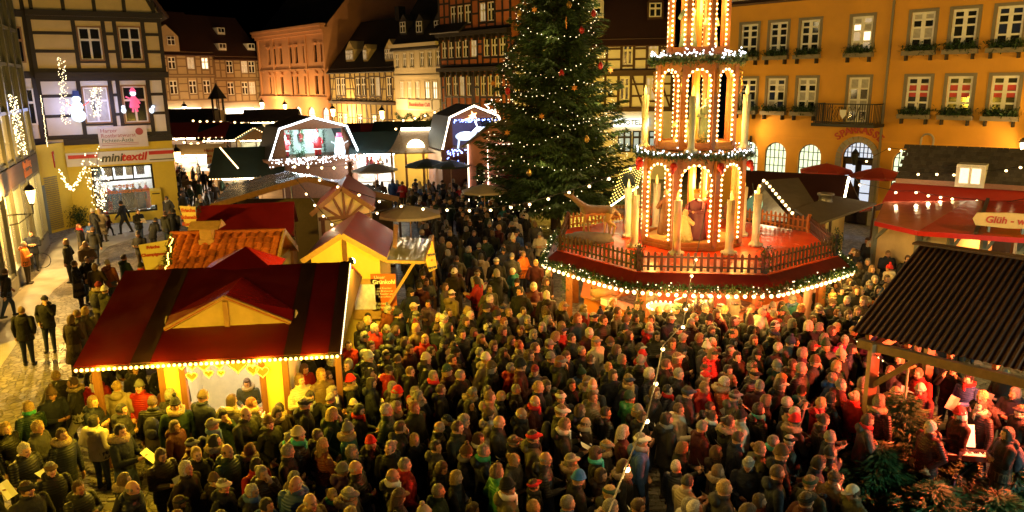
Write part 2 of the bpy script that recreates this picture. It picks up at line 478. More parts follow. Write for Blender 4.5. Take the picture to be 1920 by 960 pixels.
for r in arches + [portal]: spandrel(mb, r)
mb.build('wall', OCHRE, bank)
CREAM_TRIM = mat('grey cream cornice', (.42, .37, .29), .7, var=.1)
mb = MB(); mb.box(-.3, S.len + .3, -.35, .3, z_eave, z_eave + .22); mb.box(-.2, S.len + .2, -.18, 0, z_eave - .2, z_eave)
mb.build('cornice', CREAM_TRIM, bank)
gable_roof(bank, 0, S.len, 11, z_eave + .2, z_eave + 5.5, ROOF_DARK, .4, .3, wallmat=OCHRE)
boxpart(bank, 'string_course', OCHRE, 0, S.len, -.03, .02, za + .28, za + .4)
CURTAIN = mat('net curtain behind glass', (.42, .40, .36), .5, var=.25, scale=5)
PAINTED_GLINT = mat('glass with painted blue glints', (.02, .025, .03), .1, var=0, emit=(.2, .4, 1), estr=.004)  # weak blue emission stands in for reflected glints
POSTER_RED = mat('red poster in window', (.50, .035, .03), .5, var=.15)
pl_n = [0]
def planter(parent, r):
    u0, u1, z0, _ = r
    o = boxpart(parent, 'planter', TAUPE, u0 - .2, u1 + .2, -.34, -.06, z0 - .3, z0 - .09)
    for a in (u0 - .05, u1 - .02): boxpart(parent, 'bracket', DARK_METAL, a, a + .07, -.3, 0, z0 - .55, z0 - .3)
    mb = MB(); pl_n[0] += 1
    fir_tuft(mb, (u0 - .12, -.2, z0 + .02), (u1 + .12, -.2, z0 + .02), 460, .11, random.Random(pl_n[0]), .27, .024)
    mb.build('fir_sprig', EVERGREEN, parent)
for i, r in enumerate(S_r1):
    window(bank, r, 4 if 0 else 2, (0, .28, .58, .79, 1), panes=[[GLASS_DARK], [GLASS_DARK], [GLASS_DARK], [CURTAIN, GLASS_WARM, GLASS_LIT], [GLASS_DARK, CURTAIN], [GLASS_DARK], [GLASS_DARK, PAINTED_GLINT]][i], trim=TAUPE, tw=.14, fw=.11, each=True)
    planter(bank, r)
for i, r in enumerate(S_r2):
    w = window(bank, r, 2, (0, .28, .58, .79, 1), panes=[[PAINTED_GLINT, GLASS_DARK], [CURTAIN, PAINTED_GLINT, GLASS_DARK], [GLASS_DARK, CURTAIN], [GLASS_DARK, GLASS_DARK], [GLASS_DARK], [GLASS_DARK]][i], trim=TAUPE, tw=.14, fw=.11, each=True)
    if i > 2:
        for k in (0, 1):
            for q in (.52, .70):
                a = r[0] + (r[1] - r[0]) * (.12 + .44 * k); b = a + (r[1] - r[0]) * .32; c = r[2] + (r[3] - r[2]) * (q - .08)
                boxpart(w, 'poster', POSTER_RED, a, b, .065, .078, c, c + .26)
    planter(bank, r)
window(bank, dr, 2, (0, .25, .5, .75, 1), panes=[GLASS_DARK, CURTAIN], trim=TAUPE, tw=.14, fw=.1, each=True, name='balcony_door')
# balcony
b0 = S.rect(1545, 200, 1656, 236); bz = dr[2] - .05
bal = MB().box(b0[0] - .1, b0[1] + .1, -1.15, 0, bz - .16, bz).build('balcony', DARK_METAL, bank)
n = 26
rail = MB()
for k in range(n + 1):
    u = b0[0] + (b0[1] - b0[0]) * k / n
    if .33 < k / n < .67: continue
    rail.bar((u, -1.08, bz), (u, -1.08, bz + .98), .03)
for sx in (b0[0], b0[1]):
    for k in range(7): rail.bar((sx, -1.08 + k * .17, bz), (sx, -1.08 + k * .17, bz + .98), .03)
    rail.bar((sx, -1.08, bz + .98), (sx, 0, bz + .98), .05)
rail.bar((b0[0], -1.08, bz + .98), (b0[1], -1.08, bz + .98), .05); rail.bar((b0[0], -1.08, bz + .08), (b0[1], -1.08, bz + .08), .04)
um = (b0[0] + b0[1]) / 2
for k in range(9):
    c0 = um + (k - 4) * .17
    rail.tube([(c0 + .12 * math.cos(t), -1.08, bz + .5 + .35 * math.sin(t * 1.0 + k)) for t in [i * .55 for i in range(12)]], .014, 4)
rail.build('railing', DARK_METAL, bal)
crest = MB().prism([(um - .17, -1.13, bz + .7), (um + .17, -1.13, bz + .7), (um + .15, -1.13, bz + .45), (um, -1.13, bz + .25), (um - .15, -1.13, bz + .45)], (0, .04, 0)).build('crest', WHITE_PAINT, bal)
# arched windows with stained glass bars, lit green-white inside
STAINED = mat('lit leaded glass', (.5, .55, .4), .3, var=.6, scale=5, emit=(.85, 1.0, .62), estr=.75)
def arched_fill(parent, r, name, gmat, fmat, y=.18, bars=5, rows=7):
    u0, u1, z0, z1 = r; rad = (u1 - u0) / 2; uc = (u0 + u1) / 2; zs = z1 - rad
    poly = [(u0, y, z0), (u1, y, z0)] + [(uc + rad * math.cos(a), y, zs + rad * math.sin(a)) for a in [math.pi * i / 14 for i in range(15)]]
    mb = MB()
    mb.tube([(p[0], y - .02, p[2]) for p in poly], .045, 5, closed=True)
    for k in range(1, bars):
        u = u0 + (u1 - u0) * k / bars; zt = zs + math.sqrt(max(0, rad * rad - (u - uc) ** 2))
        mb.box(u - .018, u + .018, y - .04, y - .005, z0, zt)
    for k in range(1, rows):
        z = z0 + (z1 - z0) * k / rows; hw = rad if z < zs else math.sqrt(max(0, rad * rad - (z - zs) ** 2))
        mb.box(uc - hw, uc + hw, y - .036, y - .008, z - .018, z + .018)
    o = mb.build(name, fmat, parent)
    MB().prism(poly, (0, .02, 0)).build('pane', gmat, o)
    return o
for r in arches: arched_fill(bank, r, 'arched_window', STAINED, DARK_METAL)
STONE_GREY = mat('grey portal stone', (.30, .27, .24), .7, var=.15)
mb = MB()
pu0, pu1 = portal[0] - .35, portal[1] + .35
for sgn, u in ((-1, portal[0]), (1, portal[1])):
    mb.box(min(u, u + sgn * .3), max(u, u + sgn * .3), -.05, .02, 0, portal[3] - (portal[1] - portal[0]) / 2)
rad = (portal[1] - portal[0]) / 2; uc = (portal[0] + portal[1]) / 2; zs = portal[3] - rad
for i in range(12):
    a0, a1 = math.pi * i / 12 + .015, math.pi * (i + 1) / 12 - .015
    mb.prism([(uc + rad * math.cos(a0), -.05, zs + rad * math.sin(a0)), (uc + (rad + .3) * math.cos(a0), -.05, zs + (rad + .3) * math.sin(a0)),
              (uc + (rad + .3) * math.cos(a1), -.05, zs + (rad + .3) * math.sin(a1)), (uc + rad * math.cos(a1), -.05, zs + rad * math.sin(a1))], (0, .07, 0))
mb.build('door_surround', STONE_GREY, bank)
DOOR_GLASS = mat('milky door glass', (.6, .62, .65), .3, var=.15, emit=(.75, .85, 1.0), estr=.5)
fan = arched_fill(bank, (portal[0], portal[1], zs - .0, portal[3]), 'fanlight', DOOR_GLASS, DARK_METAL, .26, 8, 3)
dmb = MB().box(portal[0], portal[1], .24, .32, zs - .12, zs)
dmb.box(uc - .06, uc + .06, .24, .3, 0, zs)
for a, b in ((portal[0], uc), (uc, portal[1])):
    dmb.box(a, a + .16, .24, .3, 0, zs - .12); dmb.box(b - .16, b, .24, .3, 0, zs - .12); dmb.box(a, b, .24, .3, 0, .9)
    dmb.box(a, b, .24, .3, zs - .35, zs - .12)
    dmb.box(a, b, .25, .29, 1.6, 1.66)
door = dmb.build('door', WOOD_DARK, bank)
for a, b in ((portal[0], uc), (uc, portal[1])):
    boxpart(door, 'pane', DOOR_GLASS, a + .16, b - .16, .27, .28, .9, zs - .35)
SIGN_RED = mat('red sign letters', (.45, .05, .03), .5, var=.05)
SIGN_RED_LIT = mat('red letters painted as lit', (.62, .10, .06), .35, var=.05)  # lighter copy of the letter red, lit look put into the colour
word = 'SPARKASSE'
for i, ch in enumerate(word):
    a = math.radians(132 - 84 * i / (len(word) - 1)); R_ = rad + .62
    text(bank, ch, .52, SIGN_RED, (uc + R_ * math.cos(a) * 1.12, -.05, zs + R_ * math.sin(a)), .02, ry=-(a - math.pi / 2), bold=.012)
boxpart(bank, 'downpipe', TAUPE, S.uz(1668, 100)[0] - .05, S.uz(1668, 100)[0] + .05, -.1, -.01, 0, z_eave - .2)
nm = MB(); nu = S.uz(1739, 262)[0]; nz = S.uz(1739, 262)[1]
nm.tube([(nu - .28, -.02, nz - .5), (nu - .28, -.02, nz)] + [(nu - .28 * math.cos(a), -.02, nz + .28 * math.sin(a)) for a in [math.pi * i / 8 for i in range(9)]] + [(nu + .28, -.02, nz - .5)], .05, 6)
nm.build('niche_hood', STONE_GREY, bank)
# ------------------------------------------------------------------ lanterns
def lantern_body(parent, glass=None):
    mb = MB()
    mb.lathe([(.03, -.42), (.09, -.40), (.10, -.34)], 6); mb.lathe([(.2, .16), (.24, .17), (.12, .34), (.05, .38), (.03, .5), (.005, .56)], 6)
    for k in range(6):
        a = math.pi / 3 * k; mb.bar((.10 * math.cos(a), .10 * math.sin(a), -.34), (.19 * math.cos(a), .19 * math.sin(a), .17), .02)
    f = mb.build('lantern_frame', DARK_METAL, parent)
    MB().lathe([(.085, -.33), (.165, .15)], 6).build('lantern_glass', glass or LAMP_GLASS, parent)
    return f
def wall_lantern(label, loc, rz, power, color=(1.0, .58, .20), arm=.7, group='wall lanterns round the square'):
    t = thing('wall_lantern', label, 'lantern', loc, rz, group)
    mb = MB().bar((0, arm, -.75), (0, 0, -.75), .045).tube([(0, arm, -1.15), (0, arm * .6, -1.1), (0, .1, -.78)], .02, 5).box(-.07, .07, arm - .03, arm, -1.3, -.5)
    mb.bar((0, 0, -.75), (0, 0, -.42), .04)
    mb.build('arm', DARK_METAL, t)
    lantern_body(t)
    point_light('lantern_light', (0, -.32, 0), power, color, .12, t)
    return t
def at_wall(w, u, z, off): return w.a + w.t * u - w.n * off + Vector((0, 0, z))
u, z = S.uz(1410, 238)
wall_lantern('black iron lantern glowing on the ochre bank wall beside its first arched window', at_wall(S, u, z, .75), S.rz, 150, group=None)
u, z = S.uz(1612, 288)
pl = thing('portal_lantern', 'dark unlit lantern hanging in the arch of the bank door', 'lantern', at_wall(S, uc, portal[3] - .75, .25), S.rz)
mb = MB().lathe([(.03, -.42), (.11, -.40), (.2, .16), (.24, .17), (.1, .34), (.02, .45)], 6).bar((0, 0, .4), (0, 0, .75), .03).build('lantern_frame', DARK_METAL, pl)
u, z = S.uz(1925, 272)
wall_lantern('iron lantern washing the ochre bank wall above the shingle roofed stall', at_wall(S, u + .1, z, .75), S.rz, 170, group=None)
# ------------------------------------------------------------------ the half-timbered corner house with the textile shop
M = Wall(Vector((-24.0, 41.3, 0)), Vector((-24.0 + .86 * 4.7, 41.3 + .51 * 4.7, 0)))
PLASTER_YEL = mat('yellowish plaster', (.62, .50, .26), .8, var=.08, scale=2, bump=.2)
PLASTER_WHT = mat('white plaster', (.72, .69, .62), .8, var=.06, scale=2, bump=.2)
TIMBER_BLK = mat('black timber', (.018, .013, .011), .6, var=.3, scale=10, bump=.3)
YELLOW_SHOP = mat('lemon yellow shop front', (.72, .55, .06), .6, var=.05)
FRAME_BROWN = mat('brown window frame', (.28, .15, .06), .5, var=.15)
corner = thing('corner_house', 'half-timbered corner house with black beams above a yellow textile shop', 'house', M.a, M.rz)
w2 = [M.rect(149, 52, 190, 112), M.rect(225, 52, 264, 112)]
w1 = [M.rect(159, 164, 204, 229), M.rect(232, 162, 275, 229)]
sw = M.rect(176, 310, 291, 400)
zj2 = M.uz(220, 142)[1]; zj1 = M.uz(220, 262)[1]; zt2 = M.uz(220, 33)[1]; zfas = M.uz(220, 283)[1]; zfb = M.uz(220, 309)[1]
uL, uR = -1.25, M.uz(309, 150)[0]
mb = MB()
holed_wall(mb, -.4, uR, 0, zj1, [sw], .3)
mb.build('shop_wall', YELLOW_SHOP, corner)
m1 = MB(); holed_wall(m1, uL, uR, zj1, zj2, w1, .16); m1.build('wall', PLASTER_WHT, corner)
m2 = MB(); holed_wall(m2, uL, uR + .12, zj2, zt2, w2, .16, y=-.12); m2.build('wall', PLASTER_YEL, corner)
top = M.uz(220, -60)[1]
m3 = MB(); gp = [(uL, -.2, zt2), (uR + .2, -.2, zt2), (uR - 1.2, -.2, top), (uL, -.2, top + .6)]
m3.prism(gp, (0, .2, 0)); m3.build('wall', PLASTER_YEL, corner)
sd = MB(); sd.add([(uR, 0, 0), (uR, 8, 0), (uR, 8, top), (uR, 0, top)], [(0, 1, 2, 3)]); sd.build('side_wall', PLASTER_YEL, corner)
for o_, w_, z0, z1 in ((0, w1, zj1 + .15, zj2 - .05), (-.12, w2, zj2 + .18, zt2)):
    e = bpy.data.objects.new('timber_frame', None); COL.objects.link(e); e.parent = corner; e.location = (0, o_, 0)
    timber(e, TIMBER_BLK, uL, uR + (.12 if o_ else 0), z0, z1, [(a - .06, b + .06, c, d) for a, b, c, d in w_], .2, .04, braces=False, step=1.6)
    for r in w_:
        rr = (r[0], r[1], r[2], r[3])
        window(e, rr, 2, (0, .62, 1), frame=WHITE_PAINT, panes=[CURTAIN if (o_ == 0 and r is w_[0]) else GLASS_DARK], trim=FRAME_BROWN, tw=.07, fw=.07, each=True)
boxpart(corner, 'jetty_beam', TIMBER_BLK, uL, uR + .2, -.3, .1, zj2 - .12, zj2 + .2)
boxpart(corner, 'jetty_beam', TIMBER_BLK, uL, uR + .2, -.4, 0, zt2, zt2 + .28)
boxpart(corner, 'jetty_beam', TIMBER_BLK, -.4, uR + .05, -.12, .1, zj1 - .18, zj1 + .14)
for k in range(5):
    u_ = uL + .3 + k * (uR - uL - .5) / 4
    boxpart(corner, 'beam', TIMBER_BLK, u_ - .09, u_ + .09, -.26, -.19, zt2 + .28, top)
boxpart(corner, 'beam', TIMBER_BLK, uL, uR - .4, -.262, -.19, zt2 + 1.25, zt2 + 1.42)
strut(corner, 'beam', TIMBER_BLK, (uR - .15, -.23, zt2 + .3), (uR - 1.1, -.23, top - .2), .17, .06)
rf = MB().slab((uR + .55, -.6, zt2 + .05), (uR - 1.3, -.6, top + .4), (uR - 1.3, 8, top + .4), (uR + .55, 8, zt2 + .05), .14).build('roof', ROOF_DARK, corner)
# angled left flank with the bay
Lf = Wall(Vector((-24.0, 41.3, 0)) - M.t * .4, Vector((-24.7, 38.2, 0)))
fl = bpy.data.objects.new('flank', None); COL.objects.link(fl); fl.parent = corner
fl.location = (-.4, 0, 0); fl.rotation_euler = (0, 0, Lf.rz - M.rz)
m4 = MB(); holed_wall(m4, 0, Lf.len, 0, zj1, [], .1); m4.build('shop_wall', YELLOW_SHOP, fl)
Lw = Wall(M.a + M.t * uL, (-26.6, 38.4, 0))
m5 = MB()
BAY = Wall(M.a + M.t * (uL + .02), M.a + M.t * uL + Vector((-1.6, -1.9, 0)))
by = bpy.data.objects.new('bay', None); COL.objects.link(by); by.parent = corner
by.location = (uL + .02, 0, 0); by.rotation_euler = (0, 0, BAY.rz - M.rz)
bl = BAY.len
wb2 = (.35, 1.35, M.uz(120, 118)[1], M.uz(120, 52)[1]); wb1 = (.25, 1.35, M.uz(120, 232)[1], M.uz(120, 165)[1])
holed_wall(m5, 0, bl, zj1, zj2, [wb1], .12); m5.build('wall', PLASTER_WHT, by)
m6 = MB(); holed_wall(m6, 0, bl, zj2, top, [wb2], .12); m6.build('wall', PLASTER_YEL, by)
for r in (wb1, wb2): window(by, r, 2, (0, .62, 1), frame=FRAME_BROWN if r is wb2 else WHITE_PAINT, panes=[GLASS_DARK], fw=.08)
for z_ in (zj1, zj2, zt2): boxpart(by, 'jetty_beam', TIMBER_BLK, 0, bl, -.12, .06, z_ - .1, z_ + .26)
for u_ in (.12, 1.6, bl - .12): boxpart(by, 'beam', TIMBER_BLK, u_ - .1, u_ + .1, -.05, .04, zj1, top)
# roller shutter, grey-blue door under the bay
boxpart(fl, 'door', mat('grey blue door', (.13, .17, .19), .4), Lf.len - 1.0, Lf.len - .1, -.06, .02, 0, 2.6)
for k in range(26): boxpart(fl, 'shutter_slat', GREY_METAL, .9, 1.9, -.05, .0, .15 + k * .11, .15 + k * .11 + .08)
# shop front
sf = MB(); fwd = .09
sf.box(sw[0], sw[1], .06, .14, sw[2], sw[2] + .1); sf.box(sw[0], sw[1], .06, .14, sw[3] - .1, sw[3])
for u_ in (sw[0], sw[1] - .1): sf.box(u_, u_ + .1, .06, .14, sw[2] + .1, sw[3] - .1)
ztr = sw[2] + (sw[3] - sw[2]) * .70
sf.box(sw[0] + .1, sw[1] - .1, .06, .14, ztr - .05, ztr + .05)
for k in (1, 2): u_ = sw[0] + (sw[1] - sw[0]) * k / 3; sf.box(u_ - .035, u_ + .035, .07, .13, ztr + .05, sw[3] - .1)
shop_window = sf.build('shop_window', DARK_METAL, corner)
CLEAR = mat('clear shop glass', (.9, .95, .95), .03, var=0, alpha=.12, spec=.3)
boxpart(shop_window, 'pane', CLEAR, sw[0] + .1, sw[1] - .1, .095, .105, sw[2] + .1, ztr - .05)
for k in range(3): boxpart(shop_window, 'pane', CLEAR, sw[0] + .1 + (sw[1] - sw[0] - .2) * k / 3 + .02, sw[0] + .1 + (sw[1] - sw[0] - .2) * (k + 1) / 3 - .02, .095, .105, ztr + .05, sw[3] - .1)
SHOP_INT = mat('white shop interior', (.72, .74, .74), .7, var=.15, scale=3)
MB().box(sw[0] - .1, sw[1] + .1, 2.2, 2.25, 0, zj1 - .3).box(sw[0] - .12, sw[0] - .1, .31, 2.2, 0, zj1 - .3).box(sw[1] + .1, sw[1] + .12, .31, 2.2, 0, zj1 - .3).box(sw[0] - .1, sw[1] + .1, .31, 2.2, zj1 - .35, zj1 - .3).box(sw[0] - .1, sw[1] + .1, .31, 2.2, .2, sw[2] - .05).build('shop_interior', SHOP_INT, corner)
STRIP = bulb_mat('fluorescent strip', (.88, .96, 1.0), 9, True)
boxpart(corner, 'ceiling_strip_light', STRIP, sw[0] + .4, sw[1] - .4, .9, 1.0, zj1 - .42, zj1 - .37)
point_light('shop_light', ((sw[0] + sw[1]) / 2, 1.3, zj1 - .6), 420, (.85, .95, 1.0), .4, corner)
# clothes on mannequins and rails
cols = [(.02, .03, .06), (.35, .05, .07), (.03, .12, .25), (.30, .28, .25), (.02, .02, .02), (.12, .09, .07), (.06, .06, .10), (.45, .10, .12)]
r_ = random.Random(3)
for k in range(8):
    u_ = sw[0] + .4 + (sw[1] - sw[0] - .8) * k / 7; c_ = mat('garment cloth %d' % k, cols[k], .8, var=.2)
    z_ = sw[2] + .0
    e = thing('dressed_mannequin', ['navy coat', 'dark red coat', 'blue jacket', 'pale grey cardigan', 'black coat', 'brown coat', 'dark violet jacket', 'crimson dress coat'][k] + ' on a mannequin in the textile shop window', 'mannequin', M.a + M.t * u_ + M.n * (.7 + .25 * (k % 2)) + Vector((0, 0, z_)), M.rz, 'mannequins in the shop window')
    MB().lathe([(.02, .05), (.20, .06), (.22, .5), (.17, .8), (.21, 1.05), (.19, 1.22), (.07, 1.34), (.055, 1.42)], 10, sy=.62).tube([(-.2, 0, 1.2), (-.27, -.03, .9), (-.25, -.06, .65)], [.07, .06, .05], 6).tube([(.2, 0, 1.2), (.27, -.03, .9), (.25, -.06, .65)], [.07, .06, .05], 6).build('coat', c_, e, smooth=True)
    MB().ell((0, 0, 1.53), (.085, .1, .12), 8, 6).bar((0, 0, 0), (0, 0, .1), .05).build('form', WHITE_PAINT, e, smooth=True)
for k in range(5):
    u_ = sw[0] + .3 + k * .55
    hs = MB().prism([(-.2, 0, 0), (.2, 0, 0), (.24, 0, .55), (.08, 0, .68), (-.08, 0, .68), (-.24, 0, .55)], (0, .08, 0)).build('hanging_shirt', mat('garment cloth %d' % ((k * 3 + 2) % 8), cols[(k * 3 + 2) % 8], .8), None, M.a + M.t * u_ + M.n * .5 + Vector((0, 0, ztr + .2)), M.rz)
    tag(hs, ['blue', 'brown', 'navy', 'grey', 'violet'][k] + ' shirt hung high behind the textile shop glass', 'shirt')
for k in range(6):
    u_ = sw[0] + .35 + k * .52
    st = MB()
    for q in range(3 + k % 2): st.box(-.17 + r_.uniform(-.02, .02), .17, -.13, .13, q * .06, q * .06 + .055)
    o = st.build('folded_clothes', mat('garment cloth %d' % ((k * 5 + 1) % 8), cols[(k * 5 + 1) % 8], .8), None, M.a + M.t * u_ + M.n * .4 + Vector((0, 0, sw[2] - .04)), M.rz)
    tag(o, ['red', 'violet', 'pale grey', 'navy', 'brown', 'blue'][k] + ' pile of folded clothes on the shop window ledge', 'clothes')
# fascia sign: white with red bar, "minitextil"
fas = MB().box(-.4, uR + .02, -.14, -.02, zfb + .05, zfas).build('sign_board', PLASTER_WHT, corner)
RED_SIGN = mat('red sign paint', (.55, .03, .03), .5, var=.05); GREY_SIGN = mat('dark grey sign paint', (.08, .08, .06), .5, var=.05)
um_ = M.uz(232, 296)[0]; zm_ = (zfb + .05 + zfas) / 2
tx1 = text(fas, 'mini', .62, GREY_SIGN, (um_ - .62, -.155, zm_), .01, shear=.25, bold=.02)
tx2 = text(fas, 'textil', .62, RED_SIGN, (um_ + .5, -.155, zm_), .01, shear=.25, bold=.02)
boxpart(fas, 'stripe', RED_SIGN, um_ + 1.3, uR, -.153, -.13, zm_ + .06, zm_ + .26); boxpart(fas, 'stripe', RED_SIGN, -.3, um_ - 1.3, -.153, -.13, zm_ + .06, zm_ + .26)
boxpart(fas, 'stripe', GREY_SIGN, um_ + 1.3, uR, -.152, -.13, zm_ - .26, zm_ - .2)
ORANGE_TXT = mat('orange window lettering', (.55, .16, .02), .5, var=0)
text(shop_window, 'SCHUNZ', .24, ORANGE_TXT, ((sw[0] + sw[1]) / 2, .08, ztr - .38), .004, bold=.01)
text(shop_window, 'ÄNDERUNGSSCHNEIDEREI', .22, ORANGE_TXT, ((sw[0] + sw[1]) / 2, .08, ztr - .68), .004, bold=.01)
# cloth banner
bn = M.rect(184, 236, 276, 276); BANNER = mat('banner cloth', (.70, .62, .56), .8, var=.06)
bnr = MB().box(0, bn[1] - bn[0], -.012, .012, 0, bn[3] - bn[2]).build('banner', BANNER, None, M.a + M.t * bn[0] - M.n * .16 + Vector((0, 0, bn[2])), M.rz)
tag(bnr, 'white printed sausage banner hung below the corner house windows', 'banner')
bw_, bh_ = bn[1] - bn[0], bn[3] - bn[2]
DGREEN = mat('dark green print', (.04, .11, .06), .6, var=0); PRED = mat('dull red print', (.42, .08, .07), .6, var=0)
text(bnr, 'Harzer', .30, PRED, (.12, -.015, bh_ * .80), .002, align='LEFT'); text(bnr, 'Rostbratwurst', .30, PRED, (.12, -.015, bh_ * .57), .002, align='LEFT')
text(bnr, 'Fichten-Ästla', .30, DGREEN, (.14, -.015, bh_ * .34), .002, align='LEFT')
MB().lathe([(.2, 0), (.2, .006)], 18).build('round_badge', PRED, bnr, (bw_ * .84, -.018, bh_ * .72)).rotation_euler = (math.pi / 2, 0, 0)
for k in range(2): boxpart(bnr, 'print_line', PRED, .12, bw_ * .8, -.015, -.012, bh_ * (.12 + .08 * k), bh_ * (.14 + .08 * k))
# light figures on the first floor
ICE = mat('ice white light figure', (.8, .85, .9), .5, var=.25, scale=16, emit=(.62, .80, 1.0), estr=.9)
PINK = mat('pink light figure', (.6, .1, .2), .5, var=.5, scale=16, emit=(1.0, .10, .22), estr=.6)
snow = thing('light_snowman', 'glowing white snowman light figure beside the corner house window', 'light figure', M.a + M.t * M.uz(149, 228)[0] - M.n * .28 + Vector((0, 0, M.uz(149, 228)[1])), M.rz)
snow.scale = (.85, .85, .85)
MB().ell((0, 0, .38), (.42, .2, .4), 12, 8).ell((0, 0, .95), (.33, .17, .32), 12, 8).ell((0, 0, 1.42), (.25, .14, .22), 12, 8).build('body', ICE, snow, smooth=True)
MB().lathe([(.27, 0), (.27, .04), (.19, .05), (.17, .34), (.02, .35)], 12, (0, 0, 1.6), sy=.6).build('hat', mat('dark blue hat', (.02, .03, .09), .6, emit=(.1, .2, .9), estr=.08), snow)
MB().bar((-.3, -.05, 1.0), (-.62, -.05, 1.22), .05).bar((.3, -.05, 1.0), (.64, -.05, 1.2), .05).bar((.6, -.05, 1.18), (.7, -.05, 1.3), .04).build('arm', mat('red arm glow', (.4, .05, .04), .6, emit=(1, .1, .05), estr=.7), snow)
MB().ell((0, -.2, .5), .03).ell((0, -.2, .7), .03).ell((0, -.18, 1.0), .03).ell((-.07, -.15, 1.48), .025).ell((.07, -.15, 1.48), .025).build('button', GLASS_DARK, snow)
point_light('figure_glow', (1.2, -1.0, .9), 55, (.42, .5, 1.0), .4, snow); point_light('figure_glow', (-.6, -.8, .9), 30, (.42, .5, 1.0), .4, snow)
sant = thing('light_santa', 'glowing pink santa light figure in the corner house window', 'light figure', M.a + M.t * M.uz(255, 226)[0] - M.n * .22 + Vector((0, 0, M.uz(255, 210)[1])), M.rz)
sant.scale = (.78, .78, .78)
MB().lathe([(.30, 0), (.33, .1), (.27, .35), (.19, .75), (.1, .85)], 12, (0, 0, .3), sy=.5).bar((-.2, 0, .95), (-.5, 0, 1.1), .1).bar((.2, 0, .95), (.38, 0, .6), .1).build('coat', PINK, sant, smooth=True)
MB().ell((0, 0, 1.32), (.2, .12, .19), 10, 8).build('beard', ICE, sant, smooth=True)
MB().lathe([(.2, 0), (.21, .05), (.13, .2), (.03, .3)], 10, (0, 0, 1.44), sy=.6).build('hat', PINK, sant, smooth=True)
MB().bar((-.1, 0, .3), (-.14, 0, 0), .13).bar((.1, 0, .3), (.16, 0, .03), .13).build('leg', PINK, sant)
for k, (px, nm) in enumerate(((232, 'small glowing white gift light figure beside the pink santa'), (284, 'small glowing white bird light figure beside the pink santa'))):
    uu, zz = M.uz(px, 212)
    o = MB().ell((0, 0, .15), (.13, .07, .16), 8, 6).ell((.1 if k else 0, 0, .35), (.1, .06, .09), 8, 6).build('light_figure', ICE, None, M.a + M.t * uu - M.n * .26 + Vector((0, 0, zz)), M.rz, True)
    tag(o, nm, 'light figure')
# ------------------------------------------------------------------ dropping light curtains (strings of fairy lights)
def light_curtain(label, pts_fn, n, material, r=.022, group=None, wire=True, seed=4):
    rr = random.Random(seed); mb = MB(); ps = []
    for k in range(n):
        p = pts_fn(k / (n - 1), rr); ps.append(p); mb.ell(p, r, 5, 4)
    t = thing('fairy_light_string', label, 'fairy lights', ps[0], 0, group)
    for i in range(len(mb.v)): mb.v[i] = tuple(Vector(mb.v[i]) - ps[0])
    struct(mb.build('bulb', material, t), 'stuff')
    if wire:
        MB().tube([(p - ps[0]) for p in ps[::2]], .006, 3).build('wire', DARK_METAL, t)
    return t
def on_M(px, py, off): u, z = M.uz(px, py); return M.a + M.t * u - M.n * off + Vector((0, 0, z))
light_curtain('curtain of warm fairy lights inside the corner house window', lambda t, r: on_M(172 + t * 14 + r.uniform(-6, 6), 164 + 55 * r.random(), .12), 110, BULB_FAIRY, .02)
light_curtain('trailing column of fairy lights down the corner house bay', lambda t, r: on_M(114 + t * 9 + r.uniform(-8, 8), 110 + 120 * t, 1.6), 120, BULB_FAIRY, .02)
# ------------------------------------------------------------------ glass fronted building at the end of the square
GW = Wall(G(0, 585) + (G(0, 585) - G(89, 457)) * .35, G(89, 457))
glassb = thing('glass_fronted_house', 'tall glass fronted house with grey metal posts and lit display windows', 'building', GW.a, GW.rz)
GREYFRAME = mat('grey green metal frame', (.10, .10, .075), .4, var=.12, metal=.4)
DISPLAY = mat('lit display interior', (.75, .55, .24), .7, var=.2, scale=1.0)
REFLECT = mat('grey reflecting glass', (.08, .08, .07), .06, var=.3, scale=.8, spec=.9)
L = GW.len; z1f = 3.6; zsign = 4.6; zg2 = 8.6; ztop = 12.0
mb = MB(); mb.box(0, L, 4, 4.2, 0, ztop).box(L - .1, L, .15, 4, 0, ztop).box(0, L, .2, 4, z1f + .1, z1f + .3).box(0, L, .2, 4, zg2, zg2 + .2).box(0, .1, .15, 4, 0, ztop)
mb.build('wall', DISPLAY, glassb)
MB().box(0, L, -.12, .2, 0, .55).build('plinth', mat('grey stone plinth', (.22, .21, .19), .6), glassb)
npo = 9
for k in range(npo + 1):
    u_ = L * k / npo
    boxpart(glassb, 'post', GREYFRAME, u_ - .07, u_ + .07, -.14, .12, .55, ztop)
for z_ in (.6, z1f, zsign, 6.6, zg2, 10.2, ztop):
    boxpart(glassb, 'transom', GREYFRAME, 0, L, -.1, .1, z_ - .07, z_ + .07)
for k in range(npo):
    a, b = L * k / npo + .07, L * (k + 1) / npo - .07
    boxpart(glassb, 'pane', CLEAR, a, b, -.01, .01, .67, z1f - .07)
    for za_, zb_ in ((zsign + .07, 6.53), (6.67, zg2 - .07), (zg2 + .07, 10.13), (10.27, ztop - .07)):
        boxpart(glassb, 'pane', REFLECT if za_ > 5 else mat('amber lit glass', (.3, .25, .12), .1, var=.4, scale=.7, emit=(1, .75, .3), estr=.10), a, b, -.01, .01, za_, zb_)
MB().slab((-.3, -.6, ztop + .05), (L + .4, -.6, ztop + .05), (L + .4, 4.2, ztop + 1.3), (-.3, 4.2, ztop + 1.3), .15).build('roof', ROOF_BLACK, glassb)
CURT = mat('cream display curtain', (.75, .66, .50), .8, var=.1)
for k in range(npo):
    if k % 2 == 0:
        a = L * k / npo + .15
        boxpart(glassb, 'curtain', CURT, a, a + L / npo * .42, .5, .6, .6, z1f - .1)
WARM_STRIP = bulb_mat('warm display strip', (1.0, .74, .34), 30, True)
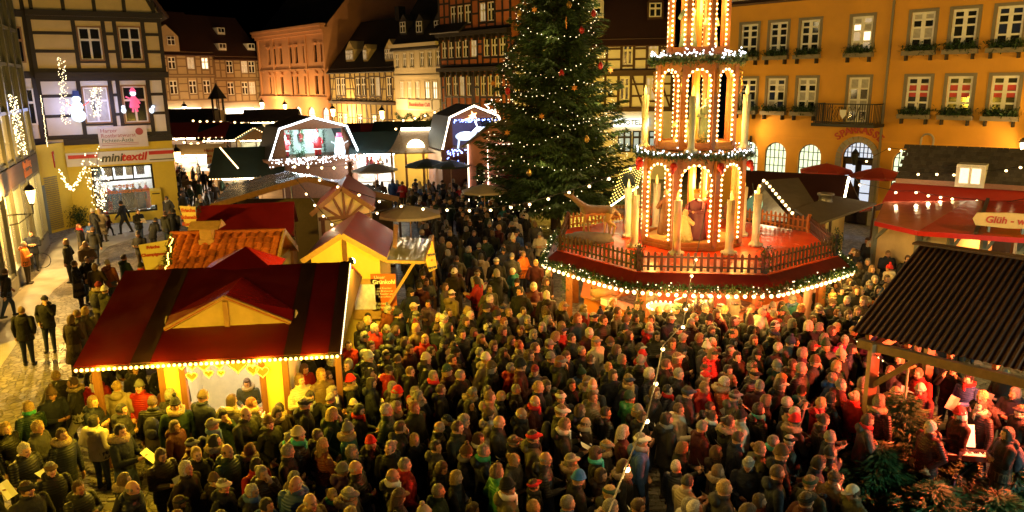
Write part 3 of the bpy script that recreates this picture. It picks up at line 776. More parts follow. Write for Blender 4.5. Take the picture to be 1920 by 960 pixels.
for k in (2, 4, 6, 8): boxpart(glassb, 'ceiling_strip_light', WARM_STRIP, L * (k + .1) / npo, L * (k + .8) / npo, 1.4, 1.55, z1f - .12, z1f - .05)
for k in (5.5, 7.5): point_light('display_light', (L * k / npo, 1.2, 2.6), 700, (1.0, .70, .24), .4, glassb)
boxpart(glassb, 'sign_panel', mat('dark brown sign panel', (.05, .025, .018), .5), L * .0, L * .98, -.16, -.11, z1f + .1, zsign - .1)
text(glassb, 'Quedlinburg', .44, ORANGE_TXT, (L * .80, -.175, z1f + .70), .008, bold=.015); text(glassb, 'Information', .44, ORANGE_TXT, (L * .80, -.175, z1f + .32), .008, bold=.015)
def on_G(px, py, off): u, z = GW.uz(px, py); return GW.a + GW.t * u - GW.n * off + Vector((0, 0, z))
light_curtain('dense curtain of warm fairy lights on the glass fronted house', lambda t, r: on_G(10 + t * 20 + r.uniform(-9, 9), 178 + 112 * t, .25), 170, BULB_FAIRY, .022)
light_curtain('thin string of fairy lights beside the glass fronted house edge', lambda t, r: on_G(64 + t * 12 + r.uniform(-1, 1), 180 + 95 * t, .3), 40, BULB_FAIRY, .022)
ts = thing('information_sign', 'red triangular information sign fixed to the glass fronted house', 'sign', on_G(83, 312, .5), GW.rz)
MB().prism([(-.3, 0, .75), (.3, 0, .75), (.06, 0, -.1), (-.06, 0, -.1)], (0, .05, 0)).build('panel', RED_SIGN, ts); text(ts, 'i', .5, WHITE_PAINT, (0, -.01, .42), .005, bold=.02)
lp = on_G(6, 368, .9)
lt = wall_lantern('big glowing lantern on the glass fronted house by its display windows', lp, GW.rz, 1100, (1.0, .55, .12), arm=.9, group=None)
wr = MB(); fir_tuft(wr, (0, 0, -.3), (0, 0, .3), 500, .22, random.Random(5), .22, .02)
o = wr.build('fir_bunch', EVERGREEN, None, on_G(92, 238, .4)); tag(o, 'dark bunch of fir twigs fixed where the bay meets the glass house', 'greenery')
# ------------------------------------------------------------------ row of houses along the back of the square
def wall_px(x0, y0_, x1, y1_, py=155):
    return Wall(D(x0, py, y0_), D(x1, py, y1_))
BEIGE = mat('beige plaster', (.40, .30, .17), .8, var=.08, scale=2)
BEIGE_T = mat('faded brown timber', (.20, .13, .07), .7, var=.2)
def plain_house(name, label, w, z_eave, material, holes, depth, zr, roof, storeys=(), bmat=None, wins=True, frame=None, panes=(None,), trim=None, tw=.08, crosses=False, rows=(0, .62, 1), cols=2, seed=1, braces=True, bw=.17, step=1.1):
    h = thing(name, label, 'house', w.a, w.rz)
    mb = MB(); holed_wall(mb, 0, w.len, 0, z_eave, [x for g_ in holes for x in g_], .16)
    for u_ in (0, w.len): mb.add([(u_, 0, 0), (u_, depth, 0), (u_, depth, z_eave), (u_, 0, z_eave)], [(0, 1, 2, 3)])
    mb.build('wall', material, h)
    n = 0
    for gi, g_ in enumerate(holes):
        for r in g_:
            p = panes[n % len(panes)]; n += 1
            window(h, r, cols, rows, frame=frame, panes=[p or GLASS_DARK], trim=trim, tw=tw, fw=.09)
    if bmat:
        for i, (z0, z1) in enumerate(storeys):
            ws = [r for g_ in holes for r in g_ if r[2] > z0 - .1 and r[3] < z1 + .1]
            timber(h, bmat, 0, w.len, z0, z1, ws, bw, .04, crosses=crosses, seed=seed + i, braces=braces, step=step)
    gable_roof(h, 0, w.len, depth, z_eave, zr, roof, .4, .1, wallmat=material)
    return h
# two beige half-timbered houses
def rects(w, boxes): return [w.rect(*b) for b in boxes]
B1 = wall_px(296, 89, 404, 95.5); B2 = wall_px(404.5, 95.6, 497, 102)
z1 = B1.uz(350, 97)[1]
h1 = plain_house('beige_house', 'beige half-timbered house with a gabled dormer behind the corner house', B1, z1, BEIGE,
                 [level(rects(B1, [(316, 108, 329, 130), (351, 108, 365, 130), (378, 107, 391, 129)])), level(rects(B1, [(319, 152, 333, 177), (355, 151, 369, 176), (381, 150, 395, 175)])), level(rects(B1, [(302, 153, 310, 178)]))],
                 10, z1 + 5.0, ROOF_DARK, [(z1 - 2.75, z1), (z1 - 5.7, z1 - 2.85)], BEIGE_T, panes=(None, GLASS_WARM, GLASS_LIT, None, None, None), braces=False)
gd = MB(); du0, du1 = B1.uz(304, 90)[0], B1.uz(336, 90)[0]; dz = B1.uz(320, 96)[1]
gd.prism([(du0, -.05, dz), (du1, -.05, dz), (du1, -.05, dz + 1.7), ((du0 + du1) / 2 - .4, -.05, dz + 3.0), (du0, -.05, dz + 2.6)], (0, 2.5, 0)).build('dormer', BEIGE, h1)
window(h1, B1.rect(312, 63, 326, 79)[:2] + (dz + .7, dz + 1.7), 2, (0, .6, 1), y=-.12)
z2 = B2.uz(450, 106)[1]
h2 = plain_house('beige_house', 'beige half-timbered house adjoining the orange sandstone building', B2, z2, BEIGE,
                 [level(rects(B2, [(424, 115, 437, 138), (453, 115, 464, 137), (466, 114, 478, 136)])), level(rects(B2, [(427, 155, 439, 178), (454, 154, 465, 177), (467, 154, 479, 177)]))],
                 10, z2 + 5.2, ROOF_DARK, [(z2 - 2.75, z2), (z2 - 5.7, z2 - 2.85)], BEIGE_T, panes=(None, GLASS_WARM, None, None), seed=5)
for w_, h_, xs in ((B2, h2, (435, 422, 472)),):
    for px, py in ((439, 60), (423, 91), (478, 91)):
        u_, z_ = w_.uz(px, py); yy = max(.3, (z_ - z2) / 5.2 * 5.0)
        zz = z2 + yy / 5 * 5.2
        d_ = MB().box(u_ - .55, u_ + .55, yy - .35, yy + .6, zz - .2, zz + .65).build('skylight', WHITE_PAINT, h_)
        boxpart(d_, 'pane', GLASS_DARK, u_ - .42, u_ - .05, yy - .37, yy - .355, zz + .1, zz + .55); boxpart(d_, 'pane', GLASS_DARK, u_ + .05, u_ + .42, yy - .37, yy - .355, zz + .1, zz + .55)
# lit shop fronts under both
FASCIA = bulb_mat('lit white shop fascia', (1.0, .90, .72), 4.5, True)
SHOPGLOW = mat('lit shop front glass', (.5, .4, .3), .3, var=.5, scale=1.5, emit=(1.0, .62, .35), estr=1.6)
AWN_RED = mat('red awning stripe', (.5, .03, .02), .6, var=.1)
for w_, h_, segs in ((B1, h1, ((309, 373), (383, 405))), (B2, h2, ((421, 472), (475, 488)))):
    for a_, b_ in segs:
        r = w_.rect(a_, 203, b_, 212)
        boxpart(h_, 'shop_fascia', FASCIA, r[0], r[1], -.45, -.3, r[2], r[3])
        boxpart(h_, 'awning_stripe', AWN_RED, r[0], r[1], -.5, -.28, r[2] - .85, r[2] - .3)
        boxpart(h_, 'shop_glass', SHOPGLOW, r[0], r[1], -.12, -.06, .5, r[2] - .9)
# orange sandstone building
SANDST = mat('orange sandstone', (.52, .25, .11), .8, var=.1, scale=1.2, bump=.2)
O = wall_px(489, 100.5, 613, 86.6)
zo = O.uz(550, 57)[1]
oh = thing('sandstone_building', 'orange sandstone building with tall narrow paired windows and heavy cornice', 'building', O.a, O.rz)
top_w = [(502, 93, 507, 123), (512, 92, 517, 122), (524, 91, 529, 121), (542, 89, 547, 119), (553, 88, 558, 118), (568, 86, 574, 117), (588, 83, 594, 115), (601, 81, 607, 114)]
low_w = [(504, 145, 509, 176), (513, 145, 518, 176), (527, 144, 532, 176), (545, 144, 550, 176), (555, 143, 560, 176), (571, 143, 577, 177), (591, 142, 597, 177), (604, 142, 610, 177)]
tw_ = level(rects(O, top_w)); lw_ = level(rects(O, low_w))
arc_ = [O.rect(552, 199, 566, 225), O.rect(577, 200, 591, 226), O.rect(604, 201, 617, 227)]
arc_ = [(a, b, 1.2, arc_[0][3]) for a, b, _, _ in arc_]
mb = MB(); holed_wall(mb, 0, O.len, 0, zo, tw_ + lw_ + arc_, .35)
for u_ in (0, O.len): mb.add([(u_, 0, 0), (u_, 14, 0), (u_, 14, zo), (u_, 0, zo)], [(0, 1, 2, 3)])
for r in arc_: spandrel(mb, r, 0, .35, 6)
mb.build('wall', SANDST, oh)
mb = MB(); mb.box(-.4, O.len + .3, -.5, 0, zo - .35, zo + .1).box(-.2, O.len + .15, -.25, 0, zo - .7, zo - .35).box(-.5, O.len + .4, -.65, .1, zo + .1, zo + .35)
mb.build('cornice', SANDST, oh)
zl = O.uz(550, 182)[1]
MB().box(-.1, O.len + .1, -.28, 0, zl - .25, zl + .1).box(-.05, O.len + .05, -.15, 0, zl + 3.05, zl + 3.3).build('string_course', SANDST, oh)
for r in tw_: window(oh, r, 2, (0, .66, 1), frame=WOOD_DARK, fw=.06, y=.22); MB().box(r[0] - .15, r[1] + .15, -.14, 0, r[3] + .12, r[3] + .3).build('window_hood', SANDST, oh)
for r in lw_:
    window(oh, r, 2, (0, .66, 1), frame=WOOD_DARK, fw=.06, y=.22)
    uc_ = (r[0] + r[1]) / 2; MB().prism([(uc_ - .55, -.18, r[3] + .25), (uc_ + .55, -.18, r[3] + .25), (uc_, -.18, r[3] + .8)], (0, .18, 0)).build('window_hood', SANDST, oh)
for r in arc_: arched_fill(oh, r, 'arched_window', mat('lit arched glass', (.5, .45, .4), .3, var=.5, scale=3, emit=(1, .82, .5), estr=1.2), DARK_METAL, .2, 4, 4)
for k in range(5):
    u_ = O.len * (k * .245 + .01); boxpart(oh, 'pilaster', SANDST, u_ - .22, u_ + .22, -.12, 0, zl + .1, zo - .7)
zg = O.uz(700, 0)[1]
MB().prism([(O.len - .03, .5, zo - 1), (O.len - .03, 14, zo - 1), (O.len - .03, 14, zo + 3), (O.len - .03, 9, zo + 9.5), (O.len - .03, .5, zo + .3)], (-.3, 0, 0)).build('gable_wall', SANDST, oh)
MB().slab((0, .4, zo + .3), (O.len - .1, .4, zo + .3), (O.len - .1, 9, zo + 9.4), (0, 9, zo + 9.4), .2).build('roof', ROOF_BLACK, oh)
# small yellow half-timbered house
Y1 = wall_px(619, 86.2, 742, 76)
YPL = mat('pale yellow plaster', (.62, .48, .20), .8, var=.06)
BROWN_T = mat('dark brown timber', (.06, .03, .018), .65, var=.25)
zy = Y1.uz(680, 127)[1]; zyj = Y1.uz(680, 193)[1]
yw = level(rects(Y1, [(630, 147, 638, 179), (640, 146, 647, 179), (667, 146, 675, 179), (677, 146, 686, 180), (693, 145, 702, 180), (704, 145, 712, 180), (725, 144, 734, 180)]))
yg = level(rects(Y1, [(634, 213, 641, 229), (644, 213, 651, 229), (670, 215, 680, 240), (697, 216, 706, 234), (709, 216, 718, 234)]))
yh = plain_house('yellow_house', 'small yellow half-timbered house with crossed braces under its windows', Y1, zy, YPL, [yw, yg], 9, zy + 5.2, ROOF_BLACK,
                 [(zyj + .1, zy), (0.2, zyj)], BROWN_T, panes=(None, None, None, None, None, GLASS_WARM, None, None, GLASS_WARM, None, GLASS_LIT, GLASS_WARM), crosses=True, bw=.14, seed=7, step=.9)
boxpart(yh, 'jetty_beam', BROWN_T, 0, Y1.len, -.35, 0, zyj - .1, zyj + .14)
def dormer(parent, w, px, py0, py1, halfw, zeave, slope, wide=1, material=None, pane=None):
    """gabled dormer with its own window, standing on the front roof slope"""
    u_, za_ = w.uz(px, py1); yy = .2 + max(0, (za_ - zeave)) / slope * .9
    zz = zeave + yy * slope; hh = 1.15
    hw = halfw
    d = MB().box(u_ - hw, u_ + hw, yy - .1, yy + 1.8, zz - .2, zz + hh).prism([(u_ - hw, yy - .1, zz + hh), (u_ + hw, yy - .1, zz + hh), (u_, yy - .1, zz + hh + hw)], (0, 1.9, 0)).build('dormer', material or ROOF_BLACK, parent)
    for k in range(wide):
        a = u_ - hw + .12 + (2 * hw - .24) * k / wide
        window(d, (a, a + (2 * hw - .24) / wide - .05, zz + .05, zz + hh - .08), 2, (0, .6, 1), y=yy - .2, fw=.08, panes=[pane or GLASS_DARK])
    return d
for px, wd, pn in ((647, 2, GLASS_WARM), (677, 1, GLASS_WARM), (724, 2, None)): dormer(yh, Y1, px, 95, 116, .42 * wd + .05, zy, 1.15, wd, YPL, pn)
ch = MB().box(Y1.len * .55, Y1.len * .55 + .8, 4.2, 5, zy + 4.5, zy + 6.3).build('chimney', ROOF_BLACK, yh)
# cream house with cafe sign
C1 = wall_px(740, 76, 826, 69.8)
CREAM = mat('cream plaster', (.60, .52, .36), .8, var=.05)
zc = C1.uz(780, 81)[1]
cw = level(rects(C1, [(741, 102, 748, 128), (755, 101, 762, 127), (769, 99, 776, 126), (787, 97, 795, 126), (802, 96, 810, 125), (817, 94, 825, 124)]))
cl = level(rects(C1, [(750, 153, 757, 183), (764, 153, 772, 184), (779, 153, 787, 185), (797, 153, 805, 187), (811, 153, 820, 188)]))
c_h = plain_house('cream_house', 'cream plastered house with three gabled dormers and a cafe sign', C1, zc, CREAM, [cw, cl], 10, zc + 7, ROOF_BLACK, panes=(None, None, None, None, None, None, GLASS_WARM, GLASS_WARM, GLASS_WARM, GLASS_LIT, GLASS_LIT), trim=CREAM, tw=.12)
MB().box(-.1, C1.len + .1, -.5, 0, zc - .3, zc).box(0, C1.len, -.1, 0, zc - 3.1, zc - 2.9).build('cornice', CREAM, c_h)
for px in (746, 778, 814): dormer(c_h, C1, px, 40, 66, .62, zc, 1.4, 1, ROOF_BLACK)
for px, py in ((799, 8),): dormer(c_h, C1, px, 0, 14, .6, zc, 1.4, 1, ROOF_BLACK)
zs_ = C1.uz(785, 196)[1]
boxpart(c_h, 'sign_band', PLASTER_WHT, .3, C1.len - .1, -.12, 0, zs_ - .55, zs_ + .5)
csg = boxpart(c_h, 'sign_board', mat('cafe sign cream', (.45, .33, .16), .5, emit=(1, .7, .3), estr=.15), C1.uz(768, 196)[0], C1.uz(812, 196)[0], -.22, -.13, zs_ - .42, zs_ + .42)
text(c_h, 'Baumkuchen Café', .5, SIGN_RED, (C1.uz(790, 196)[0], -.24, zs_), .01, bold=.015, shear=.1)
gs = MB(); rg = random.Random(8)
for k in range(3):
    a, b = .3 + k * C1.len * .31, .3 + (k + 1) * C1.len * .31
    for i in range(8):
        t0, t1 = i / 8, (i + 1) / 8
        fir_tuft(gs, (a + (b - a) * t0, -.3, zs_ - .9 - .55 * math.sin(math.pi * t0)), (a + (b - a) * t1, -.3, zs_ - .9 - .55 * math.sin(math.pi * t1)), 40, .08, rg, .28, .03)
gs.build('garland', EVERGREEN, c_h)
for px in (749, 787): arched_fill(c_h, (C1.uz(px - 8, 230)[0], C1.uz(px + 8, 230)[0], 1.0, 3.6), 'arched_window', GLASS_WARM if px > 760 else GLASS_DARK, DARK_METAL, -.03, 3, 3)
# orange and black half-timbered house
K1 = wall_px(826.5, 69.7, 960, 62.5)
ORPL = mat('orange brick infill', (.42, .13, .045), .8, var=.15, scale=3, bump=.2)
zk = K1.uz(890, -25)[1]; zk1 = K1.uz(890, 128)[1]; zk2 = K1.uz(890, 60)[1]
k3 = level(rects(K1, [(844, 13, 857, 47), (858, 12, 869, 46), (871, 9, 883, 44), (900, 4, 911, 40), (914, 1, 926, 38)]))
k2 = level(rects(K1, [(828, 78, 838, 109), (840, 77, 851, 109), (853, 76, 865, 109), (867, 75, 878, 108), (884, 74, 892, 108), (907, 72, 918, 106), (921, 70, 933, 105), (936, 69, 948, 104)]))
k1 = level(rects(K1, [(836, 142, 845, 178), (849, 142, 858, 179), (861, 142, 871, 180), (874, 142, 884, 180), (892, 142, 899, 180), (901, 142, 911, 181), (914, 142, 925, 181), (928, 142, 939, 181)]))
kh = plain_house('orange_house', 'tall half-timbered house with orange infill, black beams and white windows', K1, zk, ORPL, [k3, k2, k1], 10, zk + 5, ROOF_BLACK,
                 [(zk2 + .15, zk), (zk1 + .15, zk2 - .25), (zk1 - 4.6, zk1 - .3)], TIMBER_BLK, panes=(None, None, None, GLASS_WARM, None, None), cols=2, rows=(0, .6, 1), bw=.2, seed=21, braces=False, step=.8)
for z_ in (zk1, zk2): boxpart(kh, 'jetty_beam', TIMBER_BLK, 0, K1.len, -.5, 0, z_ - .25, z_ + .1)
for z_ in (zk1, zk2):
    for k in range(12): u_ = K1.len * (k + .5) / 12; strut(kh, 'bracket', TIMBER_BLK, (u_, -.2, z_ - .7), (u_ + .01, -.2, z_ - .2), .12, .35)
MB().slab((-.2, -1.0, zk2 + .1), (K1.len * .42, -1.0, zk2 + .1), (K1.len * .42, .0, zk2 + .9), (-.2, 0, zk2 + .9), .12).build('bay_roof', ROOF_BLACK, kh)
# white half-timbered houses behind the tree
V1 = wall_px(961, 62.3, 1016, 59.5)
zv = V1.uz(985, 86)[1]
vh = plain_house('white_house', 'narrow white half-timbered house half hidden by the Christmas tree', V1, zv, PLASTER_WHT, [level(rects(V1, [(966, 102, 977, 130)])), level(rects(V1, [(966, 150, 978, 182)]))], 10, zv + 6, ROOF_DARK, [(zv - 3.1, zv), (zv - 6.3, zv - 3.15)], BROWN_T, seed=31)
V2 = wall_px(1040, 58.6, 1262, 57.6)
zw = V2.uz(1190, 72)[1]; zwm = V2.uz(1190, 137)[1]; zwb = V2.uz(1190, 206)[1]
vw1 = level(rects(V2, [(1168, 78, 1186, 122), (1216, 76, 1234, 120), (1090, 80, 1107, 122)])); vw2 = level(rects(V2, [(1162, 146, 1180, 188), (1211, 145, 1229, 188), (1090, 146, 1107, 188)]))
vh2 = plain_house('hotel_house', 'white half-timbered hotel with brown beams and dark hipped roof', V2, zw, PLASTER_WHT, [vw1, vw2], 11, zw + 7, ROOF_DARK, [(zwm + .1, zw), (zwb, zwm)], BROWN_T, cols=2, rows=(0, .62, 1), panes=(None, GLASS_WARM, None), seed=36, bw=.19)
for z_ in (zwm, zwb): boxpart(vh2, 'jetty_beam', BROWN_T, 0, V2.len, -.3, 0, z_ - .12, z_ + .2)
dormer(vh2, V2, 1113, 10, 32, .75, zw, 1.27, 1, PLASTER_WHT)
dormer(vh2, V2, 1231, 8, 34, .6, zw, 1.27, 1, ROOF_DARK)
hs_ = V2.rect(1150, 222, 1215, 237)
HOTEL_SIGN = mat('lit hotel sign', (.8, .85, .85), .4, var=0, emit=(.85, 1.0, .95), estr=1.3)
boxpart(vh2, 'sign_board', HOTEL_SIGN, hs_[0], hs_[1], -.35, -.2, hs_[2], hs_[3])
text(vh2, 'HOTEL', (hs_[3] - hs_[2]) * .85, mat('grey sign letters', (.25, .3, .32), .5, var=0), ((hs_[0] + hs_[1]) / 2, -.37, (hs_[2] + hs_[3]) / 2), .01, bold=.02)
SHOPDIM = mat('dim shop glass', (.2, .25, .25), .15, var=.4, scale=1.2, emit=(.7, .9, .85), estr=.25)
for a_, b_ in ((1158, 1183), (1186, 1212), (1216, 1240)):
    r = V2.rect(a_, 245, b_, 285); window(vh2, r, 2, (0, .7, 1), frame=DARK_METAL, panes=[SHOPDIM], y=-.12, fw=.1, name='shop_window')
# street lamps along the far houses
def street_lamp(label, loc, power, h=3.9, color=(1.0, .58, .2), group='street lamps along the far houses'):
    t = thing('street_lamp', label, 'street lamp', loc, RND.uniform(0, 1), group)
    MB().lathe([(.16, 0), (.16, .25), (.09, .35), (.07, 1.0), (.05, 1.1), (.045, h - .5), (.09, h - .45), (.03, h - .4)], 8).build('pole', DARK_METAL, t)
    e = bpy.data.objects.new('lantern', None); COL.objects.link(e); e.parent = t; e.location = (0, 0, h); e.scale = (1.5, 1.5, 1.5)
    lantern_body(e)
    point_light('lamp_light', (.35, -.35, h - .45), power, color, .15, t)
    return t
for px, py, Y_, lab in ((346, 204, 84, 'street lamp before the beige half-timbered houses'), (491, 196, 95, 'street lamp at the corner of the sandstone building'), (534, 200, 88, 'street lamp before the arched windows of the sandstone building'),
                        (624, 209, 82, 'street lamp at the seam of sandstone and yellow houses'), (716, 213, 72, 'street lamp before the small yellow house')):
    p = D(px, py, Y_); street_lamp(lab, (p.x, p.y, 0), 950, max(3.2, p.z))
lp2 = D(332, 291, 56); street_lamp('street lamp beside the lane behind the corner house', (lp2.x, lp2.y, 0), 500, lp2.z)
# ------------------------------------------------------------------ market stalls
RED_TARP = mat('dark red tarpaulin', (.13, .004, .006), .42, var=.2, scale=1.6, bump=.5, bscale=3.0)
RED_GLOSS = mat('glossy red tarpaulin', (.17, .006, .006), .25, var=.15, scale=2, bump=.7, bscale=4.0)
BLACK_BAND = mat('black tarpaulin band', (.035, .010, .007), .5, var=.2)
CREAM_PANEL = mat('cream panel', (.60, .47, .24), .7, var=.1)
YELLOW_PANEL = mat('yellow stall board', (.70, .52, .14), .6, var=.08, scale=2)
BROWN_GLOSS = mat('varnished brown roof', (.22, .032, .007), .5, var=.25, scale=3, bump=.2, bscale=12, spec=.25)
WHITE_INT = mat('white stall interior', (.78, .72, .58), .7, var=.1)
def frame_of(p, q):
    p = Vector(p); q = Vector(q); return math.atan2(q.y - p.y, q.x - p.x), math.hypot(q.x - p.x, q.y - p.y)
def bulbs_along(parent, pts, n, r, material, name='bulb', sag=0.0):
    """n bulbs spread along the polyline; one shared mesh"""
    me = MB().ell((0, 0, 0), r, 7, 5).mesh(name, [material])
    seg = [(Vector(b) - Vector(a)).length for a, b in zip(pts, pts[1:])]; T = sum(seg); out = []
    for k in range(n):
        d = T * (k + .5) / n; i = 0
        while i < len(seg) - 1 and d > seg[i]: d -= seg[i]; i += 1
        t = d / seg[i]; p = Vector(pts[i]).lerp(Vector(pts[i + 1]), t); p.z -= sag * 4 * t * (1 - t)
        out.append(link(name, me, parent, p))
    return out
# --- gingerbread heart stall with the red tarpaulin roof
ea, eb = G(137, 688, 2.5), G(637, 661, 2.5)
rzA, LA = frame_of(ea, eb)
hst = thing('heart_stall', 'long stall with dark red tarpaulin roof selling gingerbread hearts', 'stall', (ea.x, ea.y, 0), rzA)
RD, RZ, EZ = 2.95, 3.62, 2.5
def roof_y(y): return EZ + (RZ - EZ) * y / RD
cuts = [0, 1.02, 1.38, 3.86, 4.18, LA - .22, LA]
for i in range(6):
    m_ = BLACK_BAND if i in (1, 3, 5) else RED_TARP
    e_ = .012 if i % 2 else 0; w_ = cuts[i + 1] - cuts[i]; mb = MB(); nu, nv = max(2, int(w_ / .2)), 14
    for lay in (0, -.04):
        for j in range(nv + 1):
            for k in range(nu + 1):
                u_, y_ = cuts[i] + w_ * k / nu, RD * j / nv
                sg_ = .022 * math.sin(math.pi * j / nv * 3) ** 2 * math.sin(math.pi * k / nu) + .02 * mnoise.noise(Vector((u_ * 2.2, y_ * 1.3, 0))) * math.sin(math.pi * k / nu)
                mb.v.append((u_, y_, roof_y(y_) + e_ - sg_ + lay))
    N_ = (nu + 1) * (nv + 1)
    for j in range(nv):
        for k in range(nu):
            q_ = j * (nu + 1) + k
            for b_ in (0, N_): mb.f.append((b_ + q_, b_ + q_ + 1, b_ + q_ + nu + 2, b_ + q_ + nu + 1)); mb.m.append(0)
    mb.add([(cuts[i], 0, EZ + e_), (cuts[i + 1], 0, EZ + e_), (cuts[i + 1], -.01, EZ + e_ - .1), (cuts[i], -.01, EZ + e_ - .1)], [(0, 1, 2, 3)])
    mb.build('roof_panel', m_, hst, smooth=True)
MB().slab((0, RD + .02, RZ), (LA, RD + .02, RZ), (LA, 2 * RD, EZ), (0, 2 * RD, EZ), .05).build('roof_panel', RED_TARP, hst)
for u_ in (0.02, LA - .04): MB().prism([(u_, 0, EZ - .06), (u_, RD, RZ - .06), (u_, 2 * RD, EZ - .06)], (.03, 0, 0)).build('gable_board', BLACK_BAND, hst)
# pediment dormer on the front slope
dy, dz0, dz1 = .95, roof_y(.95) - .02, roof_y(.95) + .56
c0, c1, cm = 1.5, 3.78, 2.62
MB().prism([(c0, dy, dz0), (c1, dy, dz0), (cm, dy, dz1)], (0, .06, 0)).build('pediment', mat('dull cream board', (.26, .17, .07), .8, var=.2, scale=3), hst)
pf = MB().bar((c0 - .1, dy - .02, dz0 + .02), (cm, dy - .02, dz1 + .05), .07, .08).bar((c1 + .1, dy - .02, dz0 + .02), (cm, dy - .02, dz1 + .05), .07, .08)
pf.build('pediment_rail', WOOD_BROWN, hst); boxpart(hst, 'pediment_post', WOOD_BROWN, cm - .05, cm + .05, dy - .04, dy + .01, dz0, dz1 - .04)
yb = (dz1 - EZ) / (RZ - EZ) * RD
for c_ in (c0 - .12, c1 + .12):
    MB().slab((c_, dy - .06, dz0 + .0), (cm, dy - .06, dz1 + .06), (cm, yb + .1, dz1 + .06), (c_, dy + .35, roof_y(dy + .35) + .03), .03).build('dormer_roof', RED_GLOSS, hst)
for c_, w_ in ((c0 - .15, -.28), (c1 + .15, .28)):
    MB().prism([(c_, dy + .02, dz0), (c_ + w_ * .3, dy + .3, dz0 + .02), (c_, dy + .3, dz0 + .2)], (.02, 0, 0)).build('dormer_flap', CREAM_PANEL, hst)
# pyramid cap behind the ridge
px0, px1, py0, py1, pz0, pz1 = 1.6, 3.3, RD - .2, RD + 1.1, RZ - .12, RZ + .36
pc = ((px0 + px1) / 2 + .1, (py0 + py1) / 2, pz1)
for a, b in (((px0, py0), (px1, py0)), ((px1, py0), (px1, py1)), ((px1, py1), (px0, py1)), ((px0, py1), (px0, py0))):
    MB().add([(a[0], a[1], pz0), (b[0], b[1], pz0), pc], [(0, 1, 2)]).build('cap_panel', RED_GLOSS, hst)
# body under the roof: posts, boards, counter
for u_ in (.12, 1.35, 1.75, 3.3, 3.75, LA - .12): boxpart(hst, 'post', WOOD_BROWN, u_ - .06, u_ + .06, .55, .67, 0, EZ + .12)
for a, b in ((1.41, 1.69), (3.36, 3.69)):
    boxpart(hst, 'board', YELLOW_PANEL, a, b, .58, .64, .0, EZ + .1)
boxpart(hst, 'counter', WOOD_BROWN, 1.6, 3.45, .2, .9, .95, 1.02); boxpart(hst, 'counter_front', WOOD_BROWN, 1.7, 3.35, .58, .64, 0, .95)
MB().box(1.32, 3.78, 3.0, 3.05, 0, EZ + .6).box(1.32, 1.36, .66, 3.0, 0, EZ + .1).box(3.74, 3.78, .66, 3.0, 0, EZ + .1).box(1.36, 3.74, .67, 3.0, EZ + .02, EZ + .06).build('interior', WHITE_INT, hst)
boxpart(hst, 'ceiling_strip_light', bulb_mat('stall strip light', (1.0, .86, .55), 22, True), 1.8, 3.3, 1.1, 1.2, EZ - .08, EZ - .03)
bulbs_along(hst, [(0.0, -.02, EZ - .07), (LA, -.02, EZ - .07)], 50, .032, BULB_YELLOW)
boxpart(hst, 'eave_cable', DARK_METAL, 0, LA, -.03, -.01, EZ - .03, EZ - .015)
struct(light_curtain('bright led string down the gable edge of the heart stall', lambda t, r: hst.matrix_basis @ Vector((LA + .02, RD * (1 - t), roof_y(RD * (1 - t)) - .02)), 60, BULB_FAIRY, .014).children[0], 'stuff')
sl = hst.matrix_basis @ Vector((LA + .05, RD * .96, RZ + .06))
fl_ = thing('flood_lamp', 'small bright flood lamp on the ridge end of the heart stall', 'lamp', sl, rzA + .3)
MB().box(-.04, .04, -.14, .14, -.05, .04).bar((0, 0, -.05), (0, 0, -.2), .03).build('housing', DARK_METAL, fl_); boxpart(fl_, 'lamp_glass', bulb_mat('flood lamp glass', (1.0, .88, .35), 60), .04, .055, -.12, .12, -.04, .03)
point_light('flood_light', (.35, .45, -.05), 720, (1.0, .64, .03), .12, fl_)
for k in range(5): point_light('eave_light', (LA * (k + .5) / 5, -.12, EZ - .12), 105, (1.0, .60, .02), .25, hst)
point_light('inside_light', (2.5, 1.5, 2.2), 40, (1.0, .82, .5), .3, hst)
GINGER = mat('gingerbread', (.22, .10, .03), .6, var=.2, scale=25); ICING = mat('icing', (.75, .68, .5), .5, var=.1)
def heart_poly(s): return [(s * .5 * 16 * math.sin(t) ** 3 / 16, s * (13 * math.cos(t) - 5 * math.cos(2 * t) - 2 * math.cos(3 * t) - math.cos(4 * t)) / 32) for t in [2 * math.pi * k / 22 for k in range(22)]]
for k, (u_, z_, s_) in enumerate(((1.78, 2.25, .26), (1.98, 2.22, .24), (2.2, 2.2, .28), (1.95, 1.98, .24), (2.5, 2.18, .18), (2.52, 2.02, .16), (2.85, 2.2, .46), (3.12, 2.22, .2), (3.14, 2.05, .27), (3.3, 2.28, .2), (3.32, 2.0, .3), (2.28, 2.02, .2))):
    p = hst.matrix_basis @ Vector((u_, .5, z_))
    h_ = thing('gingerbread_heart', ('big' if s_ > .4 else 'small' if s_ < .22 else 'brown') + ' iced gingerbread heart hanging over the stall counter', 'gingerbread heart', p, rzA, 'gingerbread hearts hanging in the stall')
    pl_ = [(x, 0, z) for x, z in heart_poly(s_)]
    MB().prism(pl_, (0, .02, 0)).build('cake', GINGER, h_); MB().tube([(x * .86, -.006, z * .86) for x, _, z in pl_], .01, 4, closed=True).build('icing', ICING, h_)
    MB().tube([(-.05, .01, s_ * .35), (0, .02, .3 + s_ * .3), (.05, .01, s_ * .35)], .004, 3).build('ribbon', RED_SIGN, h_)
